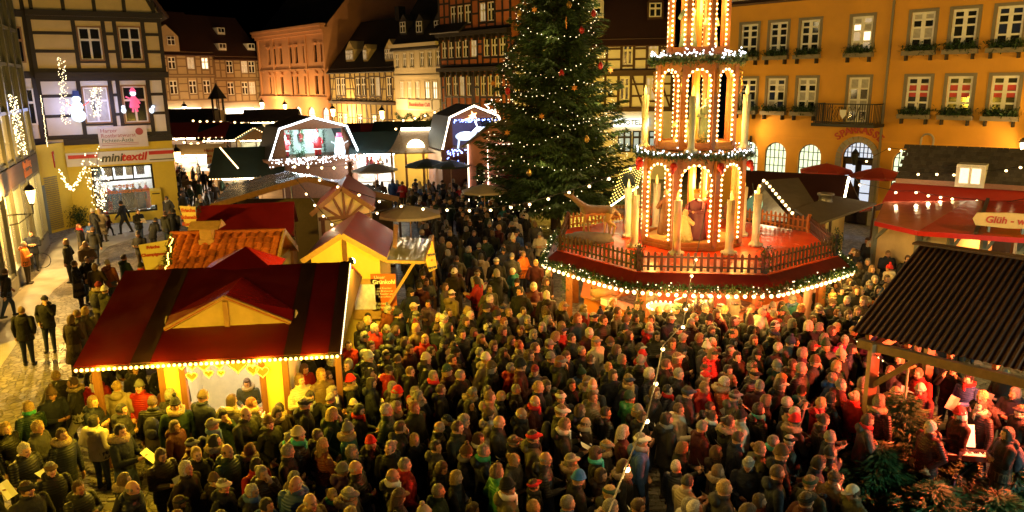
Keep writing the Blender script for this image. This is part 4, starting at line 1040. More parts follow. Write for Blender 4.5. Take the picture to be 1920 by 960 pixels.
for k in range(4):
    p = hst.matrix_basis @ Vector((1.85 + k * .42, .62, 1.03))
    t_ = thing('sweets_tray', 'tray of ' + ['dark biscuits', 'pale almonds', 'caramel nuts', 'sugared fruit'][k] + ' on the heart stall counter', 'tray', p, rzA, 'trays of sweets on the heart stall')
    MB().box(-.18, .18, -.2, .2, 0, .03).box(-.18, -.16, -.2, .2, .03, .09).box(.16, .18, -.2, .2, .03, .09).build('tray', WHITE_PAINT, t_)
    mb = MB(); rr = random.Random(k)
    for _ in range(60): mb.ell((rr.uniform(-.14, .14), rr.uniform(-.17, .17), .04 + rr.random() * .05), rr.uniform(.015, .026), 5, 4)
    struct(mb.build('sweets', mat('sweets %d' % k, ((.08, .04, .02), (.5, .36, .2), (.3, .13, .04), (.45, .2, .15))[k], .5), t_), 'stuff')
# --- tile roofed stall behind it
def tile_mesh(material):
    mb = MB(); n = 6
    for j, (y, zz) in enumerate(((0, 0.022), (.30, 0.0))):
        for k in range(n + 1):
            t = k / n; mb.v.append((t * .25, y, zz + .028 * math.sin(t * 2 * math.pi)))
    for k in range(n):
        mb.f.append((k, k + 1, n + 2 + k, n + 1 + k)); mb.m.append(0)
    b = len(mb.v)
    for k in range(n + 1): x, y, z = mb.v[k]; mb.v.append((x, y, z - .035))
    for k in range(n): mb.f.append((b + k, b + k + 1, k + 1, k)); mb.m.append(0)
    me = mb.mesh('roof_tile', [material]); return me
TILE = mat('red clay tile', (.42, .11, .035), .4, var=.25, scale=8, objvar=.28)
ta, tb = G(322, 440, 3.35), G(533, 434, 3.35)
rzT, LT = frame_of(ta, tb)
tst = thing('tile_roof_stall', 'stall with red pantile roof and a wooden chimney cowl', 'stall', (ta.x, ta.y, 0), rzT)
fr = bpy.data.objects.new('roof', None); COL.objects.link(fr); fr.parent = tst
SLT, RUN = .88, 1.55; ang = math.atan2(SLT, RUN); sl_len = math.hypot(SLT, RUN)
fr.location = (0, -RUN, 3.35 - SLT); fr.rotation_euler = (ang, 0, 0)
tm = tile_mesh(TILE); nc = int(LT / .235); nr = 7
for i in range(nr):
    for j in range(nc):
        o = link('tile', tm, fr, (j * LT / nc, i * sl_len / nr, .03 + RND.uniform(0, .008))); o.rotation_euler = (0, 0, RND.uniform(-.02, .02)); o.scale = (LT / nc / .25 * 1.02, sl_len / nr / .27, 1)
MB().box(0, LT, 0, sl_len, -.06, .0).build('decking', WOOD_DARK, fr)
MB().slab((0, 0, 3.34), (LT, 0, 3.34), (LT, RUN, 3.35 - SLT), (0, RUN, 3.35 - SLT), .06).build('rear_roof', TILE, tst)
MB().tube([(-.03, 0, 3.38), (LT + .03, 0, 3.38)], .07, 8).build('ridge_tile', TILE, tst)
MB().box(.15, LT - .15, -RUN + .35, RUN - .35, 0, 3.35 - SLT + .1).build('wall', YELLOW_PANEL, tst)
for u_ in (-.02, LT - .02):
    MB().prism([(u_, -RUN - .05, 3.35 - SLT - .1), (u_, -RUN - .05, 3.35 - SLT + .08), (u_, 0, 3.45), (u_, 0, 3.27)], (.05, 0, 0)).build('bargeboard', WOOD_PALE, tst)
    MB().prism([(u_, RUN + .05, 3.35 - SLT - .1), (u_, RUN + .05, 3.35 - SLT + .08), (u_, 0, 3.45), (u_, 0, 3.27)], (.05, 0, 0)).build('bargeboard', WOOD_PALE, tst)
cu = LT * .34
MB().box(cu - .17, cu + .17, -.42, -.12, 3.0, 3.62).box(cu - .21, cu + .21, -.46, -.08, 3.0, 3.25).build('chimney', WOOD_PALE, tst)
MB().slab((cu - .42, -.62, 3.6), (cu + .42, -.62, 3.6), (cu + .42, -.27, 3.78), (cu - .42, -.27, 3.78), .03).slab((cu - .42, -.27, 3.78), (cu + .42, -.27, 3.78), (cu + .42, .08, 3.6), (cu - .42, .08, 3.6), .03).build('chimney_cap', WOOD_PALE, tst)
MB().prism([(cu + .43, -.6, 3.6), (cu + .43, .06, 3.6), (cu + .43, -.27, 3.82)], (.03, 0, 0)).build('chimney_cap_end', WOOD_PALE, tst)
PAPER_YEL = mat('yellow lit sign board', (.74, .60, .20), .6, var=.05)
def hanging_sign(label, corners, lines, tmat, fmat, size, th=.04, garl=True):
    """a board given by its four corner points, lettering on its face"""
    a, b, c, d = (Vector(p) for p in corners)             # bottom left, bottom right, top right, top left
    t = (b - a); t.z = 0; t.normalize(); rz = math.atan2(t.y, t.x)
    o = thing('sign_board', label, 'sign', a, rz)
    loc = lambda p: ((p - a).dot(t), 0, (p - a).z)
    MB().prism([loc(a), loc(b), loc(c), loc(d)], (0, th, 0)).build('board', fmat, o)
    cx = sum(loc(p)[0] for p in (a, b, c, d)) / 4; z0 = (loc(a)[2] + loc(b)[2]) / 2; z1 = (loc(c)[2] + loc(d)[2]) / 2
    for i, ln in enumerate(lines):
        text(o, ln, size, tmat if i != 1 else SIGN_RED, (cx, -.012, z1 - (z1 - z0) * (i + .6) / (len(lines) + .1)), .003, bold=.008)
    return o
sg = [D(275, 512, 20.2), D(308, 510, 20.4), D(315, 450, 20.5), D(259, 459, 20.2)]
hanging_sign('yellow lit board lettered for fresh mushrooms beside the tile roof', sg, ['Frische', 'Champignons', '', ''], SIGN_RED, PAPER_YEL, .115)
gb = MB(); fir_tuft(gb, D(311, 512, 20.25), D(322, 445, 20.6), 420, .06, random.Random(2), .13, .014)
o = gb.build('fir_garland', EVERGREEN); tag(o, 'fir garland along the gable edge of the tile roofed stall', 'garland')
light_curtain('yellow fairy lights in the garland of the tile roofed stall', lambda t, r: D(311 + 11 * t + r.uniform(-3, 3), 512 - 67 * t, 20.2), 26, BULB_YELLOW, .018, wire=False)
# --- dark red roofed fritter stall behind
ra, rb = G(377, 397, 3.3), G(551, 371, 3.5)
ra = D(372, 392, 25.5); rb = D(551, 372, 26.2)
rzR, LR = frame_of(ra, rb); zr_ = (ra.z + rb.z) / 2
rst = thing('fritter_stall', 'stall with plain dark red roof and fir garland along its eave', 'stall', (ra.x, ra.y, 0), rzR)
MB().slab((0, 0, zr_), (LR, 0, zr_), (LR, -1.5, zr_ - .95), (-.15, -1.5, zr_ - .95), .05).slab((0, .02, zr_), (LR, .02, zr_), (LR, 1.5, zr_ - .95), (0, 1.5, zr_ - .95), .05).build('roof', RED_TARP, rst)
MB().box(.2, LR - .1, -1.2, 1.2, 0, zr_ - .85).build('wall', WOOD_BROWN, rst)
gb = MB(); fir_tuft(gb, (-.1, -1.55, zr_ - 1.0), (LR, -1.55, zr_ - 1.0), 900, .06, random.Random(6), .13, .014); gb.build('garland', EVERGREEN, rst)
gb = MB(); fir_tuft(gb, (-.12, -1.5, zr_ - 1.0), (-.02, 0, zr_), 350, .06, random.Random(9), .13, .014); gb.build('garland', EVERGREEN, rst)
sg = [D(348, 425, 24.4), D(368, 428, 24.4), D(375, 384, 24.8), D(336, 386, 24.4)]
hanging_sign('white board lettered for fresh lard fritters beside the dark red roof', sg, ['Frische', 'Schmalz', 'Kuchen'], SIGN_RED, CREAM_PANEL, .16)
# --- big blue tarp roof behind, tarpaulin draped over poles
BLUE_TARP = mat('grey blue tarpaulin', (.04, .12, .28), .22, var=.35, scale=1.4, bump=.9, bscale=2.2)  # blue deepened in the colour for shine from the light house
DARK_TARP = mat('dark grey tarpaulin', (.025, .035, .055), .35, var=.3, scale=2, bump=.9, bscale=2.5)
pk = D(575, 335, 29.5); pl_ = D(395, 388, 29.0); pr_ = D(748, 374, 30.0); bk = D(535, 319, 36); blk = D(430, 345, 36); brk = D(690, 345, 36.5)
tarp = thing('tarp_roof', 'wide low gabled roof under blue grey tarpaulin', 'stall', (pk.x, pk.y, 0))
off = Vector((pk.x, pk.y, 0))
def tarp_sheet(a, b, c, d, nu=14, nv=8, seed=1, amp=.05):
    mb = MB(); a, b, c, d = (Vector(p) - off for p in (a, b, c, d))
    for j in range(nv + 1):
        for i in range(nu + 1):
            p = a.lerp(b, i / nu).lerp(d.lerp(c, i / nu), j / nv)
            p.z += amp * mnoise.noise(p * 1.3 + Vector((seed, 0, 0))) - .06 * math.sin(math.pi * (i * 3 % nu) / nu)
            mb.v.append(tuple(p))
    for j in range(nv):
        for i in range(nu):
            k = j * (nu + 1) + i; mb.f.append((k, k + 1, k + nu + 2, k + nu + 1)); mb.m.append(0)
    return mb
tarp_sheet(pl_, pk, bk, blk, seed=2).build('tarp_panel', BLUE_TARP, tarp, smooth=True)
tarp_sheet(pk, pr_, brk, bk, seed=5).build('tarp_panel', BLUE_TARP, tarp, smooth=True)
MB().bar(pl_ - off, pk - off, .06, .22).bar(pk - off, pr_ - off, .06, .22).build('front_rail', WOOD_BROWN, tarp)
for p in (pl_, pr_, blk, brk): q = p - off; MB().bar((q.x, q.y, 0), (q.x, q.y, q.z), .09).build('pole', WOOD_DARK, tarp)
MB().box(pl_.x - off.x + .4, pr_.x - off.x - .4, 1.2, 1.25, 0, 3.0).build('back_wall', WOOD_DARK, tarp)
# --- brown gabled stall with half-timbered fan
def gable_front_stall(name, label, apex, eave_l, eave_r, back, wallmat, roofmat, over=.25, th=.07, zl=None):
    """stall whose gable faces the camera: apex and eaves at the front, ridge runs straight to back"""
    ax = Vector(apex); el = Vector(eave_l); er = Vector(eave_r); bk_ = Vector(back)
    o = thing(name, label, 'stall', (ax.x, ax.y, 0)); f0 = Vector((ax.x, ax.y, 0)); sh = Vector((bk_.x - ax.x, bk_.y - ax.y, 0))
    a, l, r = ax - f0, el - f0, er - f0
    MB().slab(a, l, l + sh, a + sh, th).build('roof', roofmat, o); MB().slab(a + Vector((0, 0, .004)), r, r + sh, a + sh + Vector((0, 0, .004)), th).build('roof', roofmat, o)
    ins = sh.normalized() * over
    il = l.lerp(r, .09); ir = l.lerp(r, .91); ia = a.copy(); ia.z -= th * 1.3; il.z = l.z + (a.z - l.z) * .09 * 2 - th * 1.5; ir.z = r.z + (a.z - r.z) * .09 * 2 - th * 1.5
    poly = [Vector((il.x, il.y, 0)), Vector((ir.x, ir.y, 0)), ir, ia, il]
    MB().prism([p + ins for p in poly], sh * .94 - ins).build('wall', wallmat, o)
    return o, a, l, r, ins, (il, ir, ia)
est, a_, l_, r_e, ins, (il, ir, ia) = gable_front_stall('gabled_stall', 'small brown gabled stall with half-timbered fan in its gable', D(640, 352, 26), D(583, 402, 26), D(702, 392, 26), D(652, 338, 30), CREAM_PANEL, BROWN_GLOSS)
zc_ = il.z - .05
fan = MB()
for t in (.1, .3, .5, .7, .9): fan.bar(Vector(((il.x + ir.x) / 2, -.02, zc_ - .3)) + Vector((0, ins.y, 0)), il.lerp(ir, t) + Vector((0, ins.y - .02, (ia.z - il.z) * (1 - abs(2 * t - 1)) * .95)), .08, .05, up=(0, 1, 0))
fan.bar(il + Vector((0, ins.y - .02, -.28)), ir + Vector((0, ins.y - .02, -.28)), .12, .06, up=(0, 1, 0))
fan.build('timber_fan', WOOD_BROWN, est)
MB().bar(a_ + Vector((0, -.03, -.02)), l_ + Vector((0, -.03, -.02)), .05, .16).bar(a_ + Vector((0, -.03, -.02)), r_e + Vector((0, -.03, -.02)), .05, .16).build('bargeboard', WOOD_BROWN, est)
for t in (.08, .5, .92): q = il.lerp(ir, t); MB().bar((q.x, q.y + ins.y - .04, 0), (q.x, q.y + ins.y - .04, il.z - .2), .12).build('post', WOOD_BROWN, est)
boxpart(est, 'hatch_light', bulb_mat('hatch light', (1, .85, .6), 7, True), .15, .7, ins.y - .05, ins.y - .02, il.z - .55, il.z - .35)
# --- yellow stall with brown roof, tarp awning, menu board
yst, a_, l_, r_, ins, (il, ir, ia) = gable_front_stall('yellow_stall', 'bright yellow gabled stall with varnished brown roof and side awning', D(641, 440, 20.5), D(566, 489, 20.4), D(724, 486, 20.6), D(672, 396, 24.4), YELLOW_PANEL, BROWN_GLOSS)
MB().bar(a_ + Vector((0, -.03, -.02)), l_ + Vector((0, -.03, -.02)), .05, .15).bar(a_ + Vector((0, -.03, -.02)), r_ + Vector((0, -.03, -.02)), .05, .15).build('bargeboard', WOOD_PALE, yst)
boxpart(yst, 'gable_post', WOOD_BROWN, -.06, .06, ins.y - .07, ins.y - .01, il.z - .35, ia.z - .05)
y0_ = ins.y
wnd = MB().box(.12, .95, y0_ - .06, y0_ - .01, .95, 2.15).build('window', WOOD_PALE, yst)
boxpart(wnd, 'pane', mat('milky window', (.65, .6, .6), .3, var=.5, scale=2, emit=(.9, .75, .8), estr=.03), .2, .8, y0_ - .075, y0_ - .058, 1.25, 2.0)
menu = thing('menu_board', 'orange menu board with white lettering on the yellow stall', 'sign', yst.location + Vector((1.05, y0_ - .06, 1.3)))
MENU = mat('orange menu board', (.50, .12, .03), .6, var=.08)
boxpart(menu, 'panel', MENU, -.36, .36, 0, .03, -.1, 1.0)
text(menu, 'Unser', .13, WHITE_PAINT, (-.1, -.006, .90), .002); text(menu, 'Grünkohl', .17, WHITE_PAINT, (.02, -.006, .76), .002, bold=.006)
text(menu, '- mit Knacker\n- mit Bratwurst\n- mit Kassler und\n  Kartoffeln', .085, WHITE_PAINT, (0, -.006, .45), .002)
text(menu, 'Feines', .12, WHITE_PAINT, (-.1, -.006, .12), .002); text(menu, 'Schmalzbrot', .13, WHITE_PAINT, (0, -.006, 0), .002)
CLEAR_TARP = mat('clear plastic tarp', (.34, .30, .24), .2, var=.3, scale=2, bump=1.0, bscale=3)
aw = thing('side_awning', 'grey plastic sheet awning stretched beside the yellow stall roof', 'awning', (r_.x + yst.location.x, yst.location.y, 0))
off = aw.location.copy()
q1, q2, q3, q4 = D(724, 490, 20.5), D(795, 492, 20.4), D(811, 442, 24.0), D(741, 443, 23.6)
tarp_sheet(q1, q2, q3, q4, 12, 10, 3, .06).build('sheet', CLEAR_TARP, aw, smooth=True)
MB().bar(q1 - off, q2 - off, .06, .08).bar(q2 - off, q3 - off, .06, .08).build('edge_batten', WOOD_PALE, aw)
MB().bar(q2.lerp(q1, .25) - off, Vector((q1.x - .1, q1.y, 1.3)) - off, .08).build('brace', WOOD_PALE, aw)
MB().bar(Vector((q3.x, q3.y, 0)) - off, q3 - off, .08).build('post', WOOD_PALE, aw)
MB().prism([D(736, 463, 20.7) - off, D(742, 466, 20.7) - off, D(745, 422, 22.4) - off, D(738, 420, 22.4) - off], (.03, 0, 0)).build('end_board', WOOD_PALE, aw)
fg = [D(806, 510, 20.3), D(820, 503, 20.5), D(812, 453, 20.4), D(795, 487, 20.3)]
flag = hanging_sign('yellow pennant flag with black print hung from the awning', fg, ['Warme', '*', 'Suppen'], GREY_SIGN, mat('yellow flag cloth', (.72, .55, .10), .7, var=.05), .10)
# --- lamp pole by the tarp roof
pp = G(556, 470); tp = D(547, 322, pp.y)
o = MB().lathe([(.07, 0), (.06, .3), (.035, .35), (.03, tp.z), (.05, tp.z + .02), (.02, tp.z + .1)], 8).build('light_pole', GREY_METAL, None, (pp.x, pp.y, 0)); tag(o, 'slim grey metal pole carrying light strings before the tarp roof', 'pole')
# ------------------------------------------------------------------ parasols
def parasol(label, px, py, z, R, material, n=8, group=None, drop=.28, pole=True, Y=None):
    p = D(px, py, Y) if Y else G(px, py, z)
    t = thing('parasol', label, 'parasol', (p.x, p.y, 0), RND.uniform(0, .7), group); z = p.z
    mb = MB()
    ring = [(R * math.cos(2 * math.pi * k / n), R * math.sin(2 * math.pi * k / n), z - R * drop) for k in range(n)]
    mid = [(R * .5 * math.cos(2 * math.pi * k / n), R * .5 * math.sin(2 * math.pi * k / n), z - R * drop * .42) for k in range(n)]
    for k in range(n):
        k2 = (k + 1) % n
        mb.add([(0, 0, z), mid[k], mid[k2]], [(0, 1, 2)]); mb.add([mid[k], ring[k], ring[k2], mid[k2]], [(0, 1, 2, 3)])
        mb.add([ring[k], ring[k2], (ring[k2][0], ring[k2][1], ring[k2][2] - .1), (ring[k][0], ring[k][1], ring[k][2] - .1)], [(0, 1, 2, 3)])
    mb.build('canopy', material, t)
    MB().tube([(0, 0, 0), (0, 0, z + .06)], .025, 8).build('pole', WOOD_PALE, t)
    for k in range(n):
        o = MB().bar((0, 0, z - .05), (ring[0][0] * .97, 0, z - R * drop + .01), .02).build('rib', WOOD_PALE, t); o.rotation_euler = (0, 0, 2 * math.pi * k / n)
    return t
BEIGE_CLOTH = mat('beige parasol cloth', (.42, .33, .20), .7, var=.1); GREEN_CLOTH = mat('dark green parasol cloth', (.012, .025, .02), .7, var=.2)
GREY_CLOTH = mat('grey parasol cloth', (.22, .21, .22), .7, var=.12); RED_CLOTH = mat('red parasol cloth', (.40, .03, .015), .65, var=.12)
parasol('big beige parasol beside the yellow stall', 768, 384, 2.9, 1.28, BEIGE_CLOTH)
parasol('grey parasol among people before the white lit stall', 702, 306, 3.0, 1.35, GREY_CLOTH, Y=44)
parasol('beige parasol behind the dark tarpaulin by the dark green roofed stall', 488, 331, 3.0, 1.35, BEIGE_CLOTH, Y=41)
parasol('dark green parasol before the bell lamp stall', 800, 297, 3.0, 1.3, GREEN_CLOTH, Y=43)
parasol('dark green parasol before the second light house', 845, 300, 3.0, 1.1, GREEN_CLOTH, Y=42)
parasol('small beige parasol under the Christmas tree branches', 908, 345, 2.6, 1.15, BEIGE_CLOTH, Y=36.5)
parasol('red parasol before the bank portal', 1550, 306, 3.2, 1.25, RED_CLOTH, Y=36)
parasol('red parasol between the bank portal and shingle roofed stall', 1650, 314, 3.2, 1.3, RED_CLOTH, Y=34)
parasol('red parasol under the tree beside the pink hut', 962, 322, 2.6, 1.0, RED_CLOTH, Y=40)
# ------------------------------------------------------------------ generic back row stalls
def back_stall(label, px, py, Y, w, d, ze, zr, rz, roofmat, wallmat, glow=None, gstr=2.0, lights=0, lmat=None, axis='x', garland=False, counter=True, power=0, pcol=(1, .8, .5)):
    """px,py: where the middle of the front eave shows; the eave height follows"""
    p = D(px, py, Y); ze_ = ze if ze else p.z
    t = thing('market_stall', label, 'stall', (p.x, p.y, 0), rz, None)
    h = (zr - ze) if ze else zr; zt = ze_ + h
    hw = w / 2
    if axis == 'x':
        MB().slab((-hw, 0, ze_), (hw, 0, ze_), (hw, d / 2, zt), (-hw, d / 2, zt), .06).build('roof', roofmat, t)
        MB().slab((-hw, d / 2 + .01, zt), (hw, d / 2 + .01, zt), (hw, d, ze_), (-hw, d, ze_), .06).build('roof', roofmat, t)
        for s_ in (-hw + .15, hw - .17): MB().prism([(s_, .3, 0), (s_, d - .3, 0), (s_, d - .3, ze_ + .1), (s_, d / 2, zt - .1), (s_, .3, ze_ + .1)], (.03, 0, 0)).build('side_wall', wallmat, t)
    else:
        MB().slab((-hw, 0, ze_), (0, 0, zt), (0, d, zt), (-hw, d, ze_), .06).build('roof', roofmat, t)
        MB().slab((hw, 0, ze_), (.01, 0, zt), (.01, d, zt), (hw, d, ze_), .06).build('roof', roofmat, t)
        MB().prism([(-hw + .2, .3, ze_ - .05), (hw - .2, .3, ze_ - .05), (0, .3, zt - .12)], (0, .05, 0)).build('gable_board', wallmat, t)
        for s_ in (-hw + .15, hw - .17): boxpart(t, 'side_wall', wallmat, s_, s_ + .03, .3, d - .3, 0, ze_)
    boxpart(t, 'back_wall', wallmat, -hw + .2, hw - .2, d - .35, d - .3, 0, ze_)
    if counter: boxpart(t, 'counter', wallmat, -hw + .2, hw - .2, .3, .4, 0, 1.0)
    for s_ in (-hw + .18, 0, hw - .18): boxpart(t, 'post', WOOD_BROWN, s_ - .05, s_ + .05, .28, .38, 0, ze_)
    if glow:
        gm = mat('stall goods ' + label[:20], (.5, .42, .32), .6, var=.9, scale=3.5)
        boxpart(t, 'goods_shelf', gm, -hw + .25, hw - .25, d * .55, d * .6, .9, ze_ - .35)
        boxpart(t, 'ceiling_lamp', bulb_mat('stall lamp %s %.1f' % (str(glow), gstr), glow, gstr * 7, True), -hw * .7, hw * .7, .5, .6, ze_ - .16, ze_ - .1)
    if lights: struct(bulbs_mesh(t, [(-hw, -.04, ze_ - .04), (hw, -.04, ze_ - .04)], lights, .04, lmat or BULB_WARM), 'stuff')
    if axis == 'y' and lights: struct(bulbs_mesh(t, [(-hw, -.04, ze_), (0, -.04, zt), (hw, -.04, ze_)], lights * 2, .04, lmat or BULB_WARM), 'stuff')
    if power: point_light('stall_light', (0, -.4, ze_ - .5), power, pcol, .3, t)
    return t
def bulbs_mesh(parent, pts, n, r, material, name='bulb'):
    mb = MB(); seg = [(Vector(b) - Vector(a)).length for a, b in zip(pts, pts[1:])]; T = sum(seg)
    for k in range(n):
        d = T * (k + .5) / n; i = 0
        while i < len(seg) - 1 and d > seg[i]: d -= seg[i]; i += 1
        mb.ell(Vector(pts[i]).lerp(Vector(pts[i + 1]), d / seg[i]), r, 5, 4)
    return mb.build(name, material, parent)
GREEN_ROOF = mat('dark green felt roof', (.012, .028, .026), .7, var=.3, scale=3)
BROWN_FELT = mat('brown felt roof', (.06, .04, .028), .75, var=.3, scale=3, bump=.4)
GREY_FELT = mat('grey felt roof', (.10, .085, .065), .75, var=.25, scale=3, bump=.5)
STRIPE_RED = mat('faded red awning', (.30, .03, .02), .7, var=.15)
WARMW = (1.0, .82, .55); COOLW = (.85, .93, 1.0); YELW = (1.0, .70, .25)
back_stall('dark green roofed stall with lit edges beside the lane', 462, 333, 47, 4.6, 4.2, 0, 1.75, .12, GREEN_ROOF, WOOD_PALE, WARMW, 6, 26, power=120, pcol=(1, .86, .62))
sg = [D(388, 308, 50), D(413, 305, 50), D(413, 275, 50), D(387, 278, 50)]
hanging_sign('hand painted wooden shop board above the lane stalls', sg, ['Handwerk', 'aus dem', 'Harz'], SIGN_RED, CREAM_PANEL, .28)
ed = D(413, 277, 47.2); e2 = D(446, 315, 45.5)
light_curtain('warm bulbs along the gable of the dark green roofed stall', lambda t, r: ed.lerp(e2, t), 22, BULB_WARM, .045, wire=True)
back_stall('low stall with pale canvas top at the mouth of the lane', 365, 290, 58, 4.2, 3, 0, .7, .1, BEIGE_CLOTH, WOOD_PALE, COOLW, 7, 12, power=160, pcol=(1, .9, .75))
back_stall('dark roofed stall behind the pale canvas stall', 345, 258, 66, 7, 4, 0, 1.2, .05, STRIPE_RED, WOOD_BROWN, WARMW, 3, 14)
back_stall('dark roofed stall beside the red roofed one at the lane', 425, 262, 66, 5.4, 4, 0, 1.3, .1, GREEN_ROOF, WOOD_BROWN, WARMW, 3, 0)
back_stall('brown roofed stall with yellow lit fascia behind the lane', 415, 238, 76, 7, 4, 0, 1.2, .05, BROWN_FELT, WOOD_PALE, YELW, 5, 14)
back_stall('brown roofed stall in front of the white lit shop fronts', 345, 232, 80, 6, 4, 0, 1.5, .05, BROWN_FELT, WOOD_BROWN, WARMW, 4, 12)
back_stall('lit hut with dark roof before the sandstone building', 506, 228, 72, 5.2, 3.5, 0, 1.1, .15, BROWN_FELT, CREAM_PANEL, (1, .9, .45), 5, 12, power=60)
back_stall('small hut with light bow behind the first light house', 478, 262, 64, 3.6, 3, 0, 1.0, .1, GREEN_ROOF, WOOD_PALE, (.9, 1, .7), 5, 10, axis='y')
tw = thing('carousel_turret', 'slender dark turret with pointed cap among the back stalls', 'turret', (D(412, 230, 74).x, 74, 0))
zz = D(412, 185, 74).z
MB().lathe([(.95, zz), (.12, zz + 1.25), (.02, zz + 1.5)], 6).build('cap', ROOF_BLACK, tw); MB().lathe([(.55, zz - 2.2), (.6, zz - 1.1)], 6).build('drum', CREAM_PANEL, tw)
for k in range(6): MB().bar((.55 * math.cos(k * 1.047), .55 * math.sin(k * 1.047), 0), (.55 * math.cos(k * 1.047), .55 * math.sin(k * 1.047), zz), .1).build('post', WOOD_DARK, tw)
back_stall('dark red roofed stall between the light house and yellow house', 665, 258, 58, 5.0, 3.6, 0, 1.0, .1, mat('wine red roof', (.10, .012, .012), .6, var=.2), WOOD_BROWN, WARMW, 2, 8)
back_stall('stall with bright red awning before the small yellow house', 712, 262, 56, 2.9, 2.6, 0, 1.1, .1, RED_CLOTH, WOOD_BROWN, WARMW, 2, 0)
back_stall('white lit toy stall between the light house and bell lamp stall', 705, 288, 50, 3.6, 3.2, 0, 1.35, .1, GREEN_ROOF, WHITE_INT, COOLW, 16, 0, power=420, pcol=(.92, .95, 1.0))
back_stall('dark roofed stall behind the red awning', 752, 250, 55, 4.4, 3, 0, .8, .0, GREEN_ROOF, WOOD_BROWN, WARMW, 2, 8)
# toys on the white stall
rr = random.Random(14)
for k in range(14):
    p = D(684 + rr.random() * 46, 300 + rr.random() * 16, 49.2)
    o = MB().ell((0, 0, .1), (.12, .1, .13), 7, 5).ell((0, 0, .28), (.09, .08, .09), 7, 5).build('soft_toy', mat('toy %d' % (k % 4), ((.6, .1, .2), (.75, .7, .7), (.5, .08, .08), (.3, .3, .45))[k % 4], .7), None, p, 0, True)
    tag(o, ['pink', 'white', 'red', 'blue'][k % 4] + ' soft toy hanging at the white lit toy stall', 'soft toy', 'toys at the white lit stall')
# bell lamp stall
bl_ = D(778, 286, 47)
bs = thing('bell_lamp_stall', 'yellow lit stall with curved shingle roof, light strip and light arch on top', 'stall', (bl_.x, bl_.y, 0), .05)
SHING = mat('weathered shingles', (.20, .13, .07), .8, var=.35, scale=10, bump=.6)
cv = MB(); nn = 10
for i in range(nn + 1):
    t = i / nn; y_ = t * 2.2; z_ = bl_.z + (1.0 * t) ** 1.7 * 1.25
    hw = 1.85 - .75 * t
    cv.v += [(-hw, y_, z_), (hw, y_, z_), (-hw, y_, z_ - .08), (hw, y_, z_ - .08)]
for i in range(nn):
    k = i * 4; cv.f += [(k, k + 1, k + 5, k + 4), (k + 2, k + 6, k + 7, k + 3), (k, k + 4, k + 6, k + 2), (k + 1, k + 3, k + 7, k + 5)]; cv.m += [0] * 4
cv.f += [(0, 2, 3, 1)]; cv.m += [0]
cv.build('roof', SHING, bs); MB().slab((-1.1, 2.2, bl_.z + 1.2), (1.1, 2.2, bl_.z + 1.2), (1.8, 4, bl_.z), (-1.8, 4, bl_.z), .08).build('roof', SHING, bs)
boxpart(bs, 'ridge_light', bulb_mat('ridge strip', (1, .92, .7), 14, True), -1.0, 1.0, 2.1, 2.2, bl_.z + 1.27, bl_.z + 1.4)
ar = MB(); ar.prism([(.55 * math.cos(a), .85, .5 * math.sin(a) + bl_.z + .25) for a in [math.pi * i / 12 for i in range(13)]], (0, .06, 0)); ar.build('light_arch', bulb_mat('light arch', (1, .85, .5), 9, True), bs)
for s_ in (-1.5, -.6, .5, 1.4): boxpart(bs, 'post', WOOD_PALE, s_ - .07, s_ + .07, .3, .44, 0, bl_.z + .1)
boxpart(bs, 'back_wall', YELLOW_PANEL, -1.6, 1.6, 2.6, 2.65, 0, bl_.z); boxpart(bs, 'counter', YELLOW_PANEL, -1.5, 1.5, .3, .5, 0, 1.05)
point_light('stall_light', (0, .6, bl_.z - .35), 150, (1, .72, .28), .3, bs); point_light('roof_light', (0, .5, bl_.z + .8), 14, (1, .8, .45), .3, bs)
# ------------------------------------------------------------------ the two light houses (decorated lofts on stalls)
def light_house(label, pl, pr, zk, ze, za, rope, wallm, backm, zf=None):
    rz, L_ = frame_of(pl, pr); zf = zf or (pl.z + pr.z) / 2
    t = thing('light_house', label, 'stall', (pl.x, pl.y, 0), rz)
    prof = [(0, zf), (L_ * .13, zk), (L_ * .5, za), (L_ * .87, zk), (L_, zf)]
    mb = MB(); D_ = 3.4
    for (xa, za_), (xb, zb) in zip(prof, prof[1:]):
        mb.slab((xa, -.25, za_ + .06), (xb, -.25, zb + .06), (xb, D_, zb + .06), (xa, D_, za_ + .06), .1)
    mb.build('roof', ROOF_BLACK, t)
    MB().prism([(x, D_ - .1, z) for x, z in prof], (0, .05, 0)).build('back_wall', backm, t)
    zlin = zk - .12
    MB().prism([(prof[1][0] - .02, -.02, zlin), (prof[3][0] + .02, -.02, zlin), (prof[3][0], -.02, zk - .02), (prof[2][0], -.02, za - .06), (prof[1][0], -.02, zk - .02)], (0, .06, 0)).build('gable_board', wallm, t)
    for a, b in ((0, L_ * .2), (L_ * .83, L_)):
        xs = [(a, zf), (b, zf)]
        MB().prism([(a if a else .02, .2, zf), (b, .2, zf), (b if not a else L_ * .87, .2, zk - .1), (L_ * .13 if not a else a, .2, zk - .1)], (0, .04, 0)).build('side_panel', wallm, t)
    boxpart(t, 'floor', WOOD_BROWN, -.15, L_ + .15, -.6, D_, zf - .18, zf)
    boxpart(t, 'parapet', WOOD_BROWN, -.15, L_ + .15, -.66, -.6, zf - .35, zf + .12)
    MB().box(.1, L_ - .1, .1, D_, 0, zf - .2).build('lower_wall', WOOD_BROWN, t)
    if rope:
        MB().tube([(x * .995 + .01, -.33, z + .0) for x, z in prof], .06, 6).build('light_rope', rope, t)
    return t, L_, zf, prof
LROPE = bulb_mat('white light rope', (.80, .92, 1.0), 7, True)
pl, pr = D(503, 300, 47.5), D(672, 291, 50.5)
